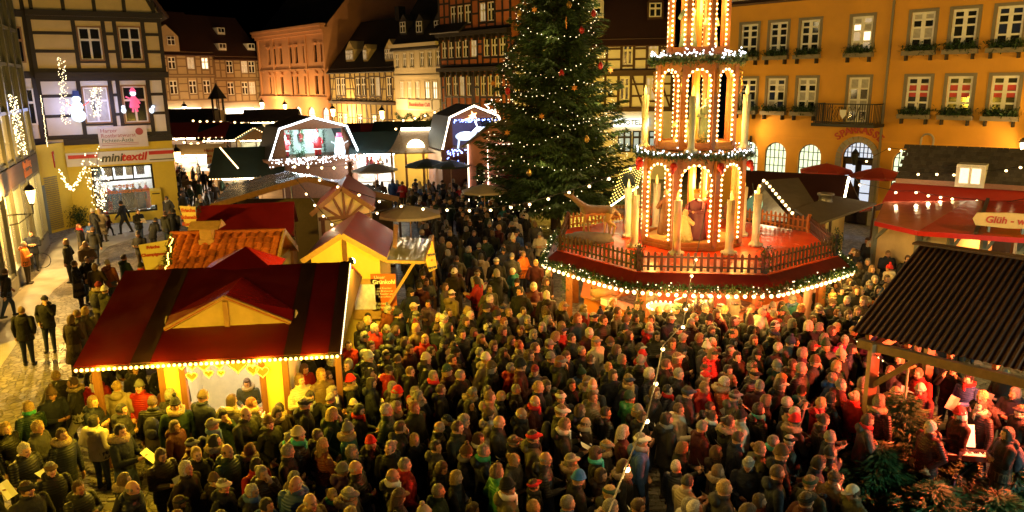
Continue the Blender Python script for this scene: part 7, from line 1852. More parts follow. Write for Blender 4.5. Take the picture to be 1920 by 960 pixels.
FACEH = ((.14, .22, 1.18), (.15, .07, 1.44), (-.1, -.2, .9), (-.8, -.3, 0), .5)
FORE = ((.05, .27, 1.12), (.28, .20, 1.07), (1, -.2, 0), (0, -.7, .7), .7)
BODIES = {
    'down': body_mesh('person_body', (DOWN, DOWN), hood=True),
    'down_yaw': body_mesh('person_body', (DOWN, POCK), yaw=.5, nod=-.05, bulk=1.06),
    'pocket': body_mesh('person_body', (POCK, POCK), yaw=-.3, hood=True, bulk=1.08),
    'pocket2': body_mesh('person_body', (POCK, POCK), yaw=.15, nod=-.1, legs='apart', bulk=1.0),
    'sheet': body_mesh('person_body', (SHEET, SHEET), nod=.22, bulk=1.03),
    'sheet2': body_mesh('person_body', (FORE, SHEET), yaw=-.2, nod=.12, hood=True, long=True),
    'chest': body_mesh('person_body', (CHEST, CHEST), yaw=-.15, nod=.05, bulk=1.06, hood=True),
    'long': body_mesh('person_body', (DOWN, CHEST), yaw=.25, long=True, skirt=.02),
    'long2': body_mesh('person_body', (POCK, DOWN), yaw=-.35, nod=-.06, long=True, skirt=.01, hood=True),
    'raise': body_mesh('person_body', (RAISE, RAISE), nod=-.12),
    'face': body_mesh('person_body', (FACEH, POCK), nod=.1, yaw=.1, hood=True),
    'walk': body_mesh('person_body', (((.1, .26, 1.12), (.28, .24, .96), (.5, 0, -.8), (0, -1, 0), .5), ((-.12, .26, 1.12), (-.16, .26, .86), (-.1, 0, -1), (0, -1, 0), .5)), legs='walk', lean=.06, hood=True),
    'bend': body_mesh('person_body', (FORE, FORE), lean=.5, nod=.35),
}
# hair and hats, made round the head centre, facing +x
def head_blob(fn, n=26, m=16, r=(.104, .084, .124)):
    mb = MB(); rows = []
    for i in range(m + 1):
        th = -math.pi / 2 + math.pi * i / m
        for k in range(n):
            ph = 2 * math.pi * k / n; d = Vector((math.cos(th) * math.cos(ph), math.cos(th) * math.sin(ph), math.sin(th)))
            s_, dz, dx = fn(d); mb.v.append((d.x * r[0] * s_ + dx, d.y * r[1] * s_, d.z * r[2] * s_ + dz))
    for i in range(m):
        for k in range(n): mb.f.append((i * n + k, i * n + (k + 1) % n, (i + 1) * n + (k + 1) % n, (i + 1) * n + k)); mb.m.append(0)
    return mb
def sstep(a, b, x): t = min(1, max(0, (x - a) / (b - a))); return t * t * (3 - 2 * t)
def hair_fn(kind, seed):
    def fn(d):
        nz = mnoise.noise(d * 3.2 + Vector((seed, 0, 0))); n2 = mnoise.noise(d * 9 + Vector((0, seed, 0)))
        face = sstep(.22, .5, d.x + (.12 if kind != 'bald' else .3) * nz) * (1 - sstep(.42, .68, d.z + .1 * nz))
        low = {'short': -.35, 'bald': -.35, 'curly': -.55, 'bob': -.95, 'long': -1.1, 'bun': -.4}[kind]
        neck = 1 - sstep(low - .12, low + .1, d.z + .12 * d.x)
        hair = (1 - face) * (1 - neck)
        if kind == 'bald': hair *= 1 - sstep(.12, .3, d.z)
        out = {'short': 1.06, 'bald': 1.03, 'curly': 1.24, 'bob': 1.15, 'long': 1.14, 'bun': 1.07}[kind] + .07 * nz + (.13 if kind == 'curly' else .06) * n2
        s_ = .82 + (out - .82) * hair; dz = dx = 0
        if kind in ('bob', 'long') and d.z < .1:
            k = sstep(.1, -.8, d.z) if False else sstep(0, 1, (.1 - d.z) / 1.0); dz = -(.045 if kind == 'bob' else .22) * k * hair; dx = -.02 * k * hair
        return s_, dz, dx
    return fn
def build_hair(kind, seed):
    mb = head_blob(hair_fn(kind, seed))
    if kind == 'bun': mb.ell((-.11, 0, .05), (.045, .05, .045), 8, 6)
    me = mb.mesh('hair', [BASE_C]); me.polygons.foreach_set('use_smooth', [True] * len(me.polygons)); return me
def build_cap(kind, seed):
    if kind in ('beanie', 'pom'):
        mb = head_blob(lambda d: ((.82 + (1.11 + .02 * mnoise.noise(d * 4) - .82) * sstep(.0, .22, d.z - .12 * d.x + .12)), .03 * max(0, d.z), -.008 * max(0, d.z)))
        mb.tube([(.112 * math.cos(a) - .004, .091 * math.sin(a), .028 + .022 * math.cos(a)) for a in [2 * math.pi * k / 20 for k in range(20)]], .014, 6, closed=True)
        if kind == 'pom': mb.ell((-.02, 0, .19), .04, 8, 6)
    elif kind == 'flat':
        mb = head_blob(lambda d: ((.82 + (1.16 - .82) * sstep(.12, .3, d.z)), -.035 * max(0, d.z), .012 * max(0, d.z)), r=(.116, .094, .118))
        mb.lathe([(.07, 0), (.115, .006), (.118, .014), (.06, .03)], 16, (.05, 0, .035), sx=1.0, sy=.78)
    elif kind == 'peak':
        mb = head_blob(lambda d: ((.82 + (1.10 - .82) * sstep(.1, .24, d.z)), 0, 0)); mb.lathe([(.05, 0), (.085, .004), (.085, .012), (.05, .02)], 14, (.095, 0, .028), sx=.95, sy=.8)
    elif kind == 'fur':
        mb = head_blob(lambda d: ((.82 + (1.2 + .07 * mnoise.noise(d * 8) - .82) * sstep(-.05, .15, d.z - .15 * d.x + .2 * (1 - sstep(.1, .4, d.x)) )), 0, 0))
    me = mb.mesh('cap', [BASE_C]); me.polygons.foreach_set('use_smooth', [True] * len(me.polygons)); return me
HAIRS = {k: build_hair(k, i + 1.5) for i, k in enumerate(('short', 'bald', 'curly', 'bob', 'long', 'bun'))}
CAPS = {k: build_cap(k, i) for i, k in enumerate(('beanie', 'pom', 'flat', 'peak', 'fur'))}
def ring_mesh(R, r, amp, name):
    mb = MB(); n, m = 18, 8
    for i in range(n):
        a = 2 * math.pi * i / n
        for k in range(m):
            b = 2 * math.pi * k / m; d = Vector((math.cos(a), math.sin(a), 0)); rr = r * (1 + amp * mnoise.noise(Vector((a * 2, b * 1.5, R * 9))))
            mb.v.append(tuple(d * (R + rr * math.cos(b)) + Vector((.012 * math.cos(a), 0, rr * math.sin(b) * 1.25 - .018 * math.cos(a)))))
    for i in range(n):
        for k in range(m): mb.f.append((i * m + k, ((i + 1) % n) * m + k, ((i + 1) % n) * m + (k + 1) % m, i * m + (k + 1) % m)); mb.m.append(0)
    return mb
_s = ring_mesh(.082, .036, .35, 'scarf'); _s.prism([(.11, -.05, -.3), (.125, .01, -.3), (.12, .02, .0), (.105, -.05, .0)], (.02, 0, 0)); SCARF = _s.mesh('scarf', [BASE_C])
_f = ring_mesh(.12, .045, .9, 'fur_collar'); FURC = _f.mesh('fur_collar', [BASE_C])
for me in (SCARF, FURC): me.polygons.foreach_set('use_smooth', [True] * len(me.polygons))
_p = MB().ell((0, 0, 0), (.11, .15, .24), 10, 8).ell((-.09, 0, -.07), (.05, .11, .12), 8, 6); PACK = _p.mesh('backpack', [BASE_C]); PACK.polygons.foreach_set('use_smooth', [True] * len(PACK.polygons))
# cloth palette
def cloth(name, c, rough=.8, quilt=False):
    key = 'cloth ' + name + (' quilted' if quilt else '')
    if key in MATS: return MATS[key]
    m = mat(key, c, rough if not quilt else .5, var=.22, scale=7, bump=0 if quilt else 1.0, bscale=9, spec=.3)
    if quilt:
        t = m.node_tree; b = t.nodes['Principled BSDF']; tc = nd(t, 'ShaderNodeTexCoord'); w = nd(t, 'ShaderNodeTexWave', Scale=7.5, Distortion=1.5); w.bands_direction = 'Z'; w.inputs['Detail Scale'].default_value = 1.5
        t.links.new(tc.outputs['Object'], w.inputs['Vector']); bp = nd(t, 'ShaderNodeBump', Strength=.35, Distance=.02); t.links.new(w.outputs['Fac'], bp.inputs['Height']); t.links.new(bp.outputs[0], b.inputs['Normal'])
    return m
COATS = [('black', (.008, .008, .008), 34), ('charcoal', (.021, .020, .021), 20), ('navy', (.010, .013, .027), 12), ('dark brown', (.021, .012, .008), 12), ('olive', (.024, .024, .010), 9), ('dark green', (.011, .027, .015), 6),
         ('grey', (.054, .053, .051), 6), ('tan', (.160, .104, .048), 3), ('maroon', (.048, .008, .008), 6), ('red', (.288, .012, .010), 2.5), ('beige', (.240, .192, .128), 2.5), ('teal', (.020, .112, .120), 1), ('blue', (.024, .064, .208), 2), ('violet', (.056, .024, .080), 2), ('rust', (.160, .040, .012), 1.5), ('cream', (.464, .416, .336), 2), ('khaki', (.080, .072, .036), 4)]
COATD = {n: c for n, c, _ in COATS}; COATD.update(magenta=(.40, .02, .12), green=(.04, .22, .07), orange=(.58, .16, .02))
HAIRC = [('white', (.45, .41, .35), 9), ('grey', (.19, .175, .155), 20), ('blond', (.36, .23, .08), 15), ('brown', (.06, .03, .014), 32), ('black', (.012, .009, .008), 16), ('ginger', (.17, .05, .015), 3), ('sandy', (.17, .10, .045), 10)]
CAPC = [('black', (.015, .015, .016), 12), ('grey', (.16, .16, .16), 8), ('navy', (.02, .03, .07), 6), ('white', (.5, .48, .44), 3), ('red', (.48, .02, .02), 1.2), ('brown', (.10, .06, .03), 5), ('dark green', (.03, .06, .04), 3), ('blue', (.03, .14, .42), .4), ('beige', (.42, .35, .26), 4), ('maroon', (.16, .02, .03), 1)]
SCARFC = [('red', (.45, .02, .02)), ('grey', (.2, .2, .2)), ('white', (.6, .58, .54)), ('green', (.04, .25, .12)), ('black', (.02, .02, .02)), ('blue', (.08, .14, .3)), ('teal', (.05, .35, .33)), ('tan', (.35, .25, .14))]
TROU = [cloth('trousers %d' % i, c, .85) for i, c in enumerate([(.015, .015, .018), (.02, .028, .06), (.03, .03, .03), (.06, .045, .03), (.04, .06, .12)])]
def pick(r, lst):
    t = r.random() * sum(x[2] for x in lst)
    for x in lst:
        t -= x[2]
        if t <= 0: return x
    return lst[-1]
SHEET_MAT = mat('song sheet paper', (.74, .72, .66), .7, var=.05)
_sm = MB().add([(-.105, 0, -.148), (.0, .012, -.148), (.105, 0, -.148), (-.105, 0, .148), (0, .012, .148), (.105, 0, .148)], [(0, 1, 4, 3), (1, 2, 5, 4)]).mesh('song_sheet', [SHEET_MAT])
PR = random.Random(2024)
LABELS = {}
def slot(o, i, m):
    o.material_slots[i].link = 'OBJECT'; o.material_slots[i].material = m
def person(x, y, heading, where, pose=None, coat=None, cap=None, capc=None, hair=None, hairc=None, scarf=None, fur=None, scale=None, z=0.0, trousers=None, sheet=None, group=None, quilt=None):
    r = PR
    woman = r.random() < .5
    if pose is None: pose = r.choice(['down', 'down_yaw', 'pocket', 'pocket2', 'sheet', 'sheet2', 'chest', 'long', 'long2', 'pocket', 'down', 'face', 'chest', 'long', 'sheet', 'sheet', 'sheet2'] if r.random() > .03 else ['raise', 'bend'])
    if coat is None: coat = pick(r, COATS)[0]
    quilt = (r.random() < .25) if quilt is None else quilt
    if cap is None: cap = r.choice(['beanie', 'beanie', 'pom', 'flat', 'peak', 'flat', 'flat']) if r.random() < .27 else ''
    if hair is None: hair = (r.choice(['bob', 'long', 'curly', 'bun', 'bob', 'short']) if woman else r.choice(['short', 'short', 'bald', 'short']))
    if cap and hair in ('curly', 'bun', 'bald'): hair = 'short'
    hc_ = next(h for h in HAIRC if h[0] == hairc) if hairc else pick(r, HAIRC)
    if hair == 'bald' and not hairc: hc_ = r.choice([h for h in HAIRC if h[0] in ('grey', 'white', 'brown')])
    cc_ = next(h for h in CAPC if h[0] == capc) if capc else pick(r, CAPC)
    if scale is None: scale = r.gauss(.96 if woman else 1.03, .045) if r.random() > .04 else r.uniform(.66, .84)
    b = BODIES[pose]
    o = link('person', b['me'], None, (x, y, z), heading, (scale, scale, scale)); o.rotation_euler = (r.gauss(0, .03), r.gauss(0, .03), heading)
    slot(o, 0, cloth(coat, COATD[coat], quilt=quilt)); slot(o, 1, trousers or r.choice(TROU)); slot(o, 2, r.choice(SKINS))
    eu = b['HR'].to_euler()
    h = link('hair', HAIRS[hair], o, b['hc']); h.rotation_euler = eu; slot(h, 0, mat('hair ' + hc_[0], hc_[1], .5, var=.6, scale=45, bump=1.0, bscale=70))
    bits = []
    if cap:
        c = link('cap', CAPS[cap], o, b['hc']); c.rotation_euler = eu
        slot(c, 0, cloth('cap ' + cc_[0], cc_[1], .9))
        bits.append(cc_[0] + ' ' + {'beanie': 'knit cap', 'pom': 'bobble hat', 'flat': 'flat cap', 'peak': 'peaked cap', 'fur': 'fur hat'}[cap])
    else: bits.append('balding grey head' if (hair == 'bald' and hc_[0] == 'grey') else (hc_[0] + (' thinning hair' if hair == 'bald' else ' ' + {'short': 'short hair', 'curly': 'curly hair', 'bob': 'bobbed hair', 'long': 'long hair', 'bun': 'hair bun'}[hair])))
    if scarf is None: scarf = r.choice(SCARFC)[0] if r.random() < .16 else ''
    if fur is None: fur = (not scarf) and r.random() < .14
    if scarf:
        s_ = link('scarf', SCARF, o, b['nk'] + Vector((0, 0, .035))); slot(s_, 0, cloth('scarf ' + scarf, dict(SCARFC)[scarf], .9)); bits.append(scarf + ' scarf')
    elif fur:
        s_ = link('fur_collar', FURC, o, b['nk'] + Vector((-.02, 0, .02))); slot(s_, 0, mat('fur trim', (.30, .22, .13), .9, var=.5, scale=40, bump=1, bscale=60)); bits.append('fur collar')
    if r.random() < .09 and heading is not None:
        k_ = link('backpack', PACK, o, (-.2, 0, 1.18)); slot(k_, 0, cloth('pack ' + coat, (.03, .03, .05), .7)); bits.append('dark backpack')
    garment = 'long coat' if pose.startswith('long') or pose == 'sheet2' else ('padded jacket' if quilt else 'jacket')
    lab = 'person in %s %s with %s, %s' % (coat, garment, ' and '.join(bits), where)
    act = {'down': 'arms hanging', 'down_yaw': 'head turned', 'pocket': 'hands in pockets', 'pocket2': 'feet apart', 'sheet': 'hands held forward', 'sheet2': 'forearms raised', 'chest': 'hands at chest', 'long': 'one hand at chest', 'long2': 'one hand pocketed', 'raise': 'arms raised', 'face': 'hand to face', 'walk': 'mid stride', 'bend': 'bending forward'}[pose]
    for lab in ('person in %s %s with %s, %s, %s' % (coat, garment, ' and '.join(bits), act, where), 'person in %s %s with %s, %s, %s' % (coat, garment, bits[0], act, where), lab, 'person in %s %s with %s, %s' % (coat, garment, bits[0], where)):
        if len(lab.replace('-', ' ').split()) <= 16: break
    tag(o, lab, 'person', group or 'people at the market')
    if sheet is None: sheet = pose in ('sheet', 'sheet2') and r.random() < .8
    if sheet:
        R_ = rz3(heading); p = Vector((x, y, z)) + R_ @ (Vector((.46, 0, 1.19)) * scale)
        q = link('song_sheet', _sm, None, p); q.rotation_euler = (Matrix.Rotation(heading, 3, 'Z') @ Matrix.Rotation(math.pi / 2, 3, 'Z') @ Matrix.Rotation(-.75 + r.uniform(-.3, .3), 3, 'X')).to_euler()
        tag(q, 'white song sheet held by person in %s %s with %s' % (coat, garment, bits[0]), 'song sheet', 'song sheets in the crowd')
    return o
# ------------------------------------------------------------------ who stands where
class Places(list):
    grid = {}
    def append(s, p): list.append(s, p); s.grid.setdefault((int(p[0] // 1.2), int(p[1] // 1.2)), []).append(p)
PLACED = Places()
def free(x, y, d):
    i, j = int(x // 1.2), int(y // 1.2)
    return all((x - a) ** 2 + (y - b) ** 2 > d * d for u in (i - 1, i, i + 1) for v in (j - 1, j, j + 1) for a, b in PLACED.grid.get((u, v), ()))
STAGE = Vector((9.3, 13.0))
def put(px, py, face, where, **kw):
    """a person whose head shows at px,py; face in degrees, 0 = along +x, 270 = towards the camera"""
    sc = kw.get('scale') or 1.0; kw['scale'] = sc
    p = G(px, py, 1.62 * sc); PLACED.append((p.x, p.y)); return person(p.x, p.y, math.radians(face), where, **kw)
NH = 'by the heart stall'; NC = 'in the singing crowd'; NB = 'by the pavilion bar'; NS = 'on the open cobbles'; NT = 'under the stage roof'
PALE = cloth('pale trousers', (.42, .40, .36), .85); JEANS = cloth('jeans', (.05, .08, .16), .85)
put(268, 722, 262, NH, pose='pocket2', coat='red', cap='beanie', capc='grey', scarf='', fur=False, trousers=TROU[2], quilt=True)
put(315, 722, 285, NH, pose='chest', coat='maroon', cap='beanie', capc='white', scarf='teal', hair='long')
put(180, 712, 275, NH, pose='down', coat='red', cap='', hair='long', hairc='blond', scarf='white')
put(138, 716, 200, NH, pose='walk', coat='charcoal', cap='', hair='short', hairc='brown', fur=True, scarf='', trousers=PALE)
put(222, 725, 100, NH, pose='pocket', coat='beige', cap='', hair='bun', hairc='blond', scarf='', fur=False)
put(98, 706, 160, NH, pose='walk', coat='khaki', cap='', hair='short', hairc='blond')
put(52, 765, 150, NH, pose='long', coat='dark green', cap='', hair='bob', hairc='blond', scarf='green')
put(80, 562, 285, NS, pose='face', coat='black', cap='flat', capc='black', scarf='')
put(38, 582, 100, NS, pose='down_yaw', coat='black', cap='', hair='short', hairc='sandy')
put(142, 494, 20, NS, pose='long', coat='black', cap='', hair='short', hairc='brown')
put(158, 488, 330, NS, pose='pocket', coat='black', cap='', hair='short', hairc='brown', trousers=JEANS)
put(150, 424, 20, NS, pose='long2', coat='charcoal', cap='', hair='bob', hairc='ginger')
put(170, 430, 95, NS, pose='down', coat='black', cap='', hair='short', hairc='brown')
put(166, 420, 270, NS, pose='chest', coat='blue', cap='', hair='short', hairc='brown', scale=.75)
put(205, 492, 80, NS, pose='down', coat='rust', cap='', hair='short')
put(232, 484, 60, NS, pose='chest', coat='dark green', cap='', hair='short', hairc='brown')
put(262, 500, 60, NS, pose='down', coat='black', cap='beanie', capc='black')
put(180, 500, 90, NS, pose='long', coat='brown' if 'brown' in COATD else 'dark brown', cap='', hair='bob')
put(178, 535, 90, NS, pose='sheet', sheet=False, coat='khaki', cap='fur', capc='maroon')
put(194, 545, 60, NS, pose='chest', coat='olive', cap='beanie', capc='white')
put(160, 583, 80, NS, pose='chest', coat='khaki', cap='', hair='bob', hairc='blond'); put(128, 600, 70, NS, pose='long', coat='dark brown', cap='', hair='bob', hairc='sandy'); put(145, 588, 200, NS, pose='pocket', coat='grey', cap='', hair='short', hairc='sandy')
put(230, 382, 180, 'before the textile shop', pose='walk', coat='navy', cap='beanie', capc='black'); put(256, 396, 330, 'before the textile shop', pose='sheet', sheet=True, coat='black', cap='', hair='short', hairc='brown')
put(175, 396, 60, 'before the textile shop', pose='long', coat='charcoal', cap='beanie', capc='white'); put(188, 394, 90, 'before the textile shop', pose='long', coat='beige', cap='', hair='long', hairc='blond'); put(201, 402, 40, 'before the textile shop', pose='walk', coat='maroon', cap='beanie', capc='maroon', scale=.72)
put(284, 412, 70, 'before the textile shop', pose='bend', coat='black', cap='', hair='short'); put(306, 402, 60, 'before the textile shop', pose='down', coat='olive', cap='', hair='short', hairc='brown'); put(325, 398, 80, 'before the textile shop', pose='pocket', coat='charcoal', cap='beanie', capc='black')
put(313, 372, 260, 'before the textile shop', pose='pocket', coat='grey', cap='', hair='short')
put(42, 458, 20, 'beside the display windows', pose='chest', coat='orange', cap='', hair='short', hairc='white'); put(55, 438, 300, 'beside the display windows', pose='chest', coat='navy', cap='', hair='short', hairc='brown')
put(2, 510, 60, NS, pose='walk', coat='black', cap='', hair='short', hairc='brown')
put(795, 634, 285, NC, pose='down', coat='red', cap='', hair='long', hairc='blond', scarf=''); put(1090, 578, 320, NB, pose='down', coat='red', cap='', hair='bob', hairc='blond', scarf='grey')
put(1437, 572, 290, NB, pose='pocket', coat='red', cap='beanie', capc='grey', scarf='white'); put(1075, 896, 15, NC, pose='sheet', coat='black', cap='beanie', capc='blue')
put(1492, 790, 15, NC, pose='sheet', coat='charcoal', cap='beanie', capc='red', fur=True, scarf=''); put(1533, 756, 10, NC, pose='face', coat='red', cap='', hair='short', hairc='blond', quilt=True, scarf='', fur=False)
put(1182, 745, 5, NC, pose='pocket', coat='green', cap='beanie', capc='dark green'); put(605, 838, 40, NC, pose='long', coat='rust', cap='', hair='long', hairc='blond', scarf='', fur=False)
put(764, 866, 20, NC, pose='pocket', coat='red', cap='', hair='short', hairc='grey', scarf='', fur=False); put(1590, 640, 270, NC, pose='pocket', coat='magenta', cap='', hair='short', hairc='white')
put(1487, 562, 200, NB, pose='pocket', coat='teal', cap='beanie', capc='grey'); put(930, 885, 20, NC, pose='pocket2', coat='green', cap='', hair='curly', hairc='sandy', scarf='', quilt=True)
put(735, 738, 10, NC, pose='sheet', coat='dark brown', cap='beanie', capc='red'); put(658, 712, 20, NC, pose='pocket', coat='black', cap='beanie', capc='red'); put(980, 476, 320, 'beside the pavilion', pose='sheet', sheet=False, coat='orange', cap='', hair='short', hairc='sandy')
put(800, 528, 300, 'beside the grey awning', pose='sheet', sheet=False, coat='grey', cap='', hair='short', hairc='brown'); put(968, 438, 260, 'beside the pavilion', pose='sheet', sheet=True, coat='blue', cap='', hair='short', hairc='black')
put(1005, 420, 80, 'under the tree', pose='long', coat='grey', cap='', hair='bob', hairc='sandy'); put(1216, 612, 330, NB, pose='pocket', coat='red', cap='', hair='short', hairc='white', scarf='grey')
put(1506, 735, 15, NC, pose='down', coat='teal', cap='beanie', capc='black', scale=.9); put(1605, 925, 190, 'beside the cut firs', pose='sheet', coat='khaki', cap='peak', capc='white', sheet=True)
put(715, 545, 250, 'before the yellow stall', pose='pocket', coat='black', cap='flat', capc='black', scarf=''); put(1020, 482, 250, 'beside the pavilion', pose='down', coat='blue', cap='beanie', capc='navy', scale=.62)
put(320, 740, 75, NH, pose='long', coat='charcoal'); put(1310, 800, 10, NC, pose='sheet', coat='maroon', cap='', hair='short', hairc='grey'); put(1338, 640, 300, NB, pose='pocket2', coat='black', cap='', hair='short', hairc='white')
for k in range(10):
    q = hst.matrix_basis @ Vector((.3 + k * .49, -.12 + .1 * (k % 3), 0)); PLACED.append((q.x, q.y)); person(q.x, q.y, math.radians((80, 20, 100, 300, 60)[k % 5]), NH, pose=('pocket', 'chest', 'long', 'down', 'sheet')[k % 5], sheet=False)
# bar staff under the pavilion
b1 = PC + Vector((2.6 * math.cos(A(-30)), 2.6 * math.sin(A(-30)), 0)); PLACED.append((b1.x, b1.y))
person(b1.x, b1.y, PHI + math.pi, 'serving inside the pavilion bar', pose='chest', coat='cream', cap='', hair='short', hairc='brown', scarf='', fur=False, scale=1.02)
b2 = PC + Vector((2.55 * math.cos(A(26)), 2.55 * math.sin(A(26)), 0)); person(b2.x, b2.y, A(50), 'serving inside the pavilion bar', pose='sheet', sheet=False, coat='white' if 'white' in COATD else 'cream', cap='', hair='bob', hairc='brown', scarf='', fur=False)
hb = hst.matrix_basis @ Vector((2.75, 1.5, 0)); person(hb.x, hb.y, math.radians(275), 'behind the heart stall counter', pose='sheet', sheet=False, coat='olive', cap='', hair='bob', hairc='brown', scarf='')
# choir under the corrugated roof
for px, py, fc, kw in ((1716, 690, 215, dict(coat='maroon', cap='', hair='bob', hairc='blond', pose='sheet')), (1738, 703, 205, dict(coat='red', cap='', hair='short', hairc='sandy', pose='sheet')), (1724, 728, 210, dict(coat='maroon', cap='beanie', capc='beige', scarf='red', pose='sheet')),
                       (1786, 690, 230, dict(coat='black', cap='', hair='short', hairc='brown', pose='raise')), (1664, 690, 200, dict(coat='charcoal', cap='', pose='sheet')), (1690, 672, 220, dict(coat='black', cap='', pose='sheet2')), (1822, 712, 200, dict(coat='blue', cap='', hair='short', hairc='black', pose='sheet')),
                       (1745, 668, 220, dict(coat='dark brown', cap='', pose='sheet')), (1610, 745, 20, dict(coat='red', cap='', pose='sheet')), (1745, 800, 190, dict(coat='maroon', cap='', hair='short', hairc='white', pose='pocket')), (1795, 775, 180, dict(coat='dark brown', cap='beanie', capc='red', pose='sheet')),
                       (1670, 735, 330, dict(coat='black', cap='', pose='pocket')), (1855, 745, 190, dict(coat='black', pose='pocket')), (1885, 705, 200, dict(coat='charcoal', pose='sheet')), (1905, 735, 200, dict(coat='navy', pose='chest')), (1840, 760, 195, dict(coat='dark brown', pose='down')), (1915, 770, 180, dict(coat='black', pose='pocket2'))):
    put(px, py, fc, NT, group='singers under the stage roof', **kw)
put(1880, 815, 170, 'beside the keyboard', pose='chest', coat='black', cap='', hair='bob', hairc='black', scarf='', fur=False)
def rnd_zone(n_try, xr, yr, ok, dist, where, face, seed, **kw):
    r = random.Random(seed); out = []
    for _ in range(n_try):
        x, y = r.uniform(*xr), r.uniform(*yr)
        d = dist * r.uniform(.85, 1.15)
        if ok(x, y) and free(x, y, d): PLACED.append((x, y)); out.append((x, y))
    return [(x, y, face(x, y, r), where(x, y)) for x, y in out]
def px_of(x, y, z):
    v = CAM_R.transposed() @ (Vector((x, y, z)) - EYE); return 960 + F_PX * v.x / -v.z, 480 - F_PX * v.y / -v.z
hs_inv = hst.matrix_basis.inverted(); st_p = Vector((pA.x + c0s.x, pA.y + c0s.y))
ys_box = (yst.location.x - 1.35, yst.location.x + 1.35, 20.2, 25)
def in_stall(x, y):
    q = hs_inv @ Vector((x, y, 0))
    if 1.2 < q.x < 3.9 and .25 < q.y < 6.2 or 0 < q.x < LA and 3 < q.y < 6.2: return True
    if ys_box[0] < x < ys_box[1] + .1 and ys_box[2] < y < ys_box[3]: return True
    if (Vector((x, y, 0)) - PC).length < 3.95: return True
    if -10.5 < x < -3.9 and 18.2 < y < 30: return True
    return False
def main_ok(x, y):
    if in_stall(x, y): return False
    px, py = px_of(x, y, 1.65)
    if px < -60 or px > 1990 or py > 1045: return False
    if y > 19.6 + (0 if x > -3 else 0) and x < 9: return False
    # corridor of open paving that shows by the cable, and the open square
    if px < 330 and (py < 660 or not free(x, y, .6)): return False
    if 70 < px < 270 and 760 < py < 880 and not free(x, y, .95): return False
    q = Vector((x, y)) - Vector((c1_.x, c1_.y)); a_ = q.dot(Vector((ux.x, ux.y))); b_ = q.dot(Vector((fwd.x, fwd.y)))
    if a_ > .1 and b_ > .3: return False                              # stage
    if px > 1560 and py > 790: return False                           # firs
    if px > 1640 and py > 640: return False
    if 1195 < px < 1262 and py > 790: return False
    if px > 1500 and y > 22: return False
    return True
def face_main(x, y, r):
    a = math.atan2(STAGE.y - y, STAGE.x - x)
    a = a * .7 - math.radians(13)
    if r.random() < .1 or y > 17.5 and r.random() < .35: return a + r.uniform(-2, 2)
    return a + r.gauss(0, .28)
def where_main(x, y):
    px, py = px_of(x, y, 1.65)
    if px < 640 and py < 860: return NH
    if y > 17 and x > 1.2: return NB
    return NC
crowd = rnd_zone(45000, (-9.5, 12.5), (8.4, 22.5), main_ok, .485, where_main, face_main, 77)
def mid_ok(x, y):
    if in_stall(x, y): return False
    px, py = px_of(x, y, 1.65)
    lo = 640 if py > 520 else 700 if py > 470 else 790 if py > 380 else 770
    if py < 345: lo = 700
    return lo < px < 1030 and py > 330 and not (px > 990 and y > 30) and (Vector((x, y, 0)) - Vector((TB.x, TB.y, 0))).length > 1.5
mid = rnd_zone(9000, (-9, 2.6), (19.5, 47), mid_ok, .78, lambda x, y: 'in the lane beside the yellow stall' if y < 28 else 'in the lane below the tree', lambda x, y, r: r.choice([r.uniform(3.6, 5.8), r.uniform(0, 6.28), r.uniform(.6, 2.2)]), 5)
def far_ok(x, y):
    px, py = px_of(x, y, 1.65); return (330 < px < 480 and 300 < py < 402) or (700 < px < 870 and 296 < py < 345 and y < 44.5)
far = rnd_zone(2600, (-26, -2), (33, 62), far_ok, 1.15, lambda x, y: 'among the back stalls', lambda x, y, r: r.uniform(0, 6.28), 8)
rgt = rnd_zone(1500, (9.5, 21), (18, 34), lambda x, y: (lambda p: 1590 < p[0] < 1760 and (440 < p[1] < 620) and not (p[0] > 1650 and p[1] < 470))(px_of(x, y, 1.65)) or (lambda p: 1610 < p[0] < 1760 and 315 < p[1] < 372)(px_of(x, y, 1.65)), .7, lambda x, y: 'by the red wine tent', lambda x, y, r: r.uniform(2.6, 5.2), 9)
lft = rnd_zone(1500, (-25, -9), (18, 46), lambda x, y: (lambda p: 95 < p[0] < 330 and 385 < p[1] < 640 and p[0] > 150 - (p[1] - 400) * .5 and not (p[0] > 235 and p[1] > 440) and p[0] < 300 - (p[1] - 440) * .55)(px_of(x, y, 1.65)), 1.75, lambda x, y: NS, lambda x, y, r: r.uniform(0, 6.28), 21)
everyone = crowd + mid + far + rgt + lft
everyone.sort(key=lambda c: c[0] ** 2 + c[1] ** 2 - (900 if c[3] == NS else 0))
n_named = sum(1 for o in COL.objects if o.name.split('.')[0] == 'person')
quota = 300 - n_named
print('people:', n_named, 'named', len(crowd), len(mid), len(far), len(rgt))
for x, y, a, w in everyone[:quota]: person(x, y, a, w)
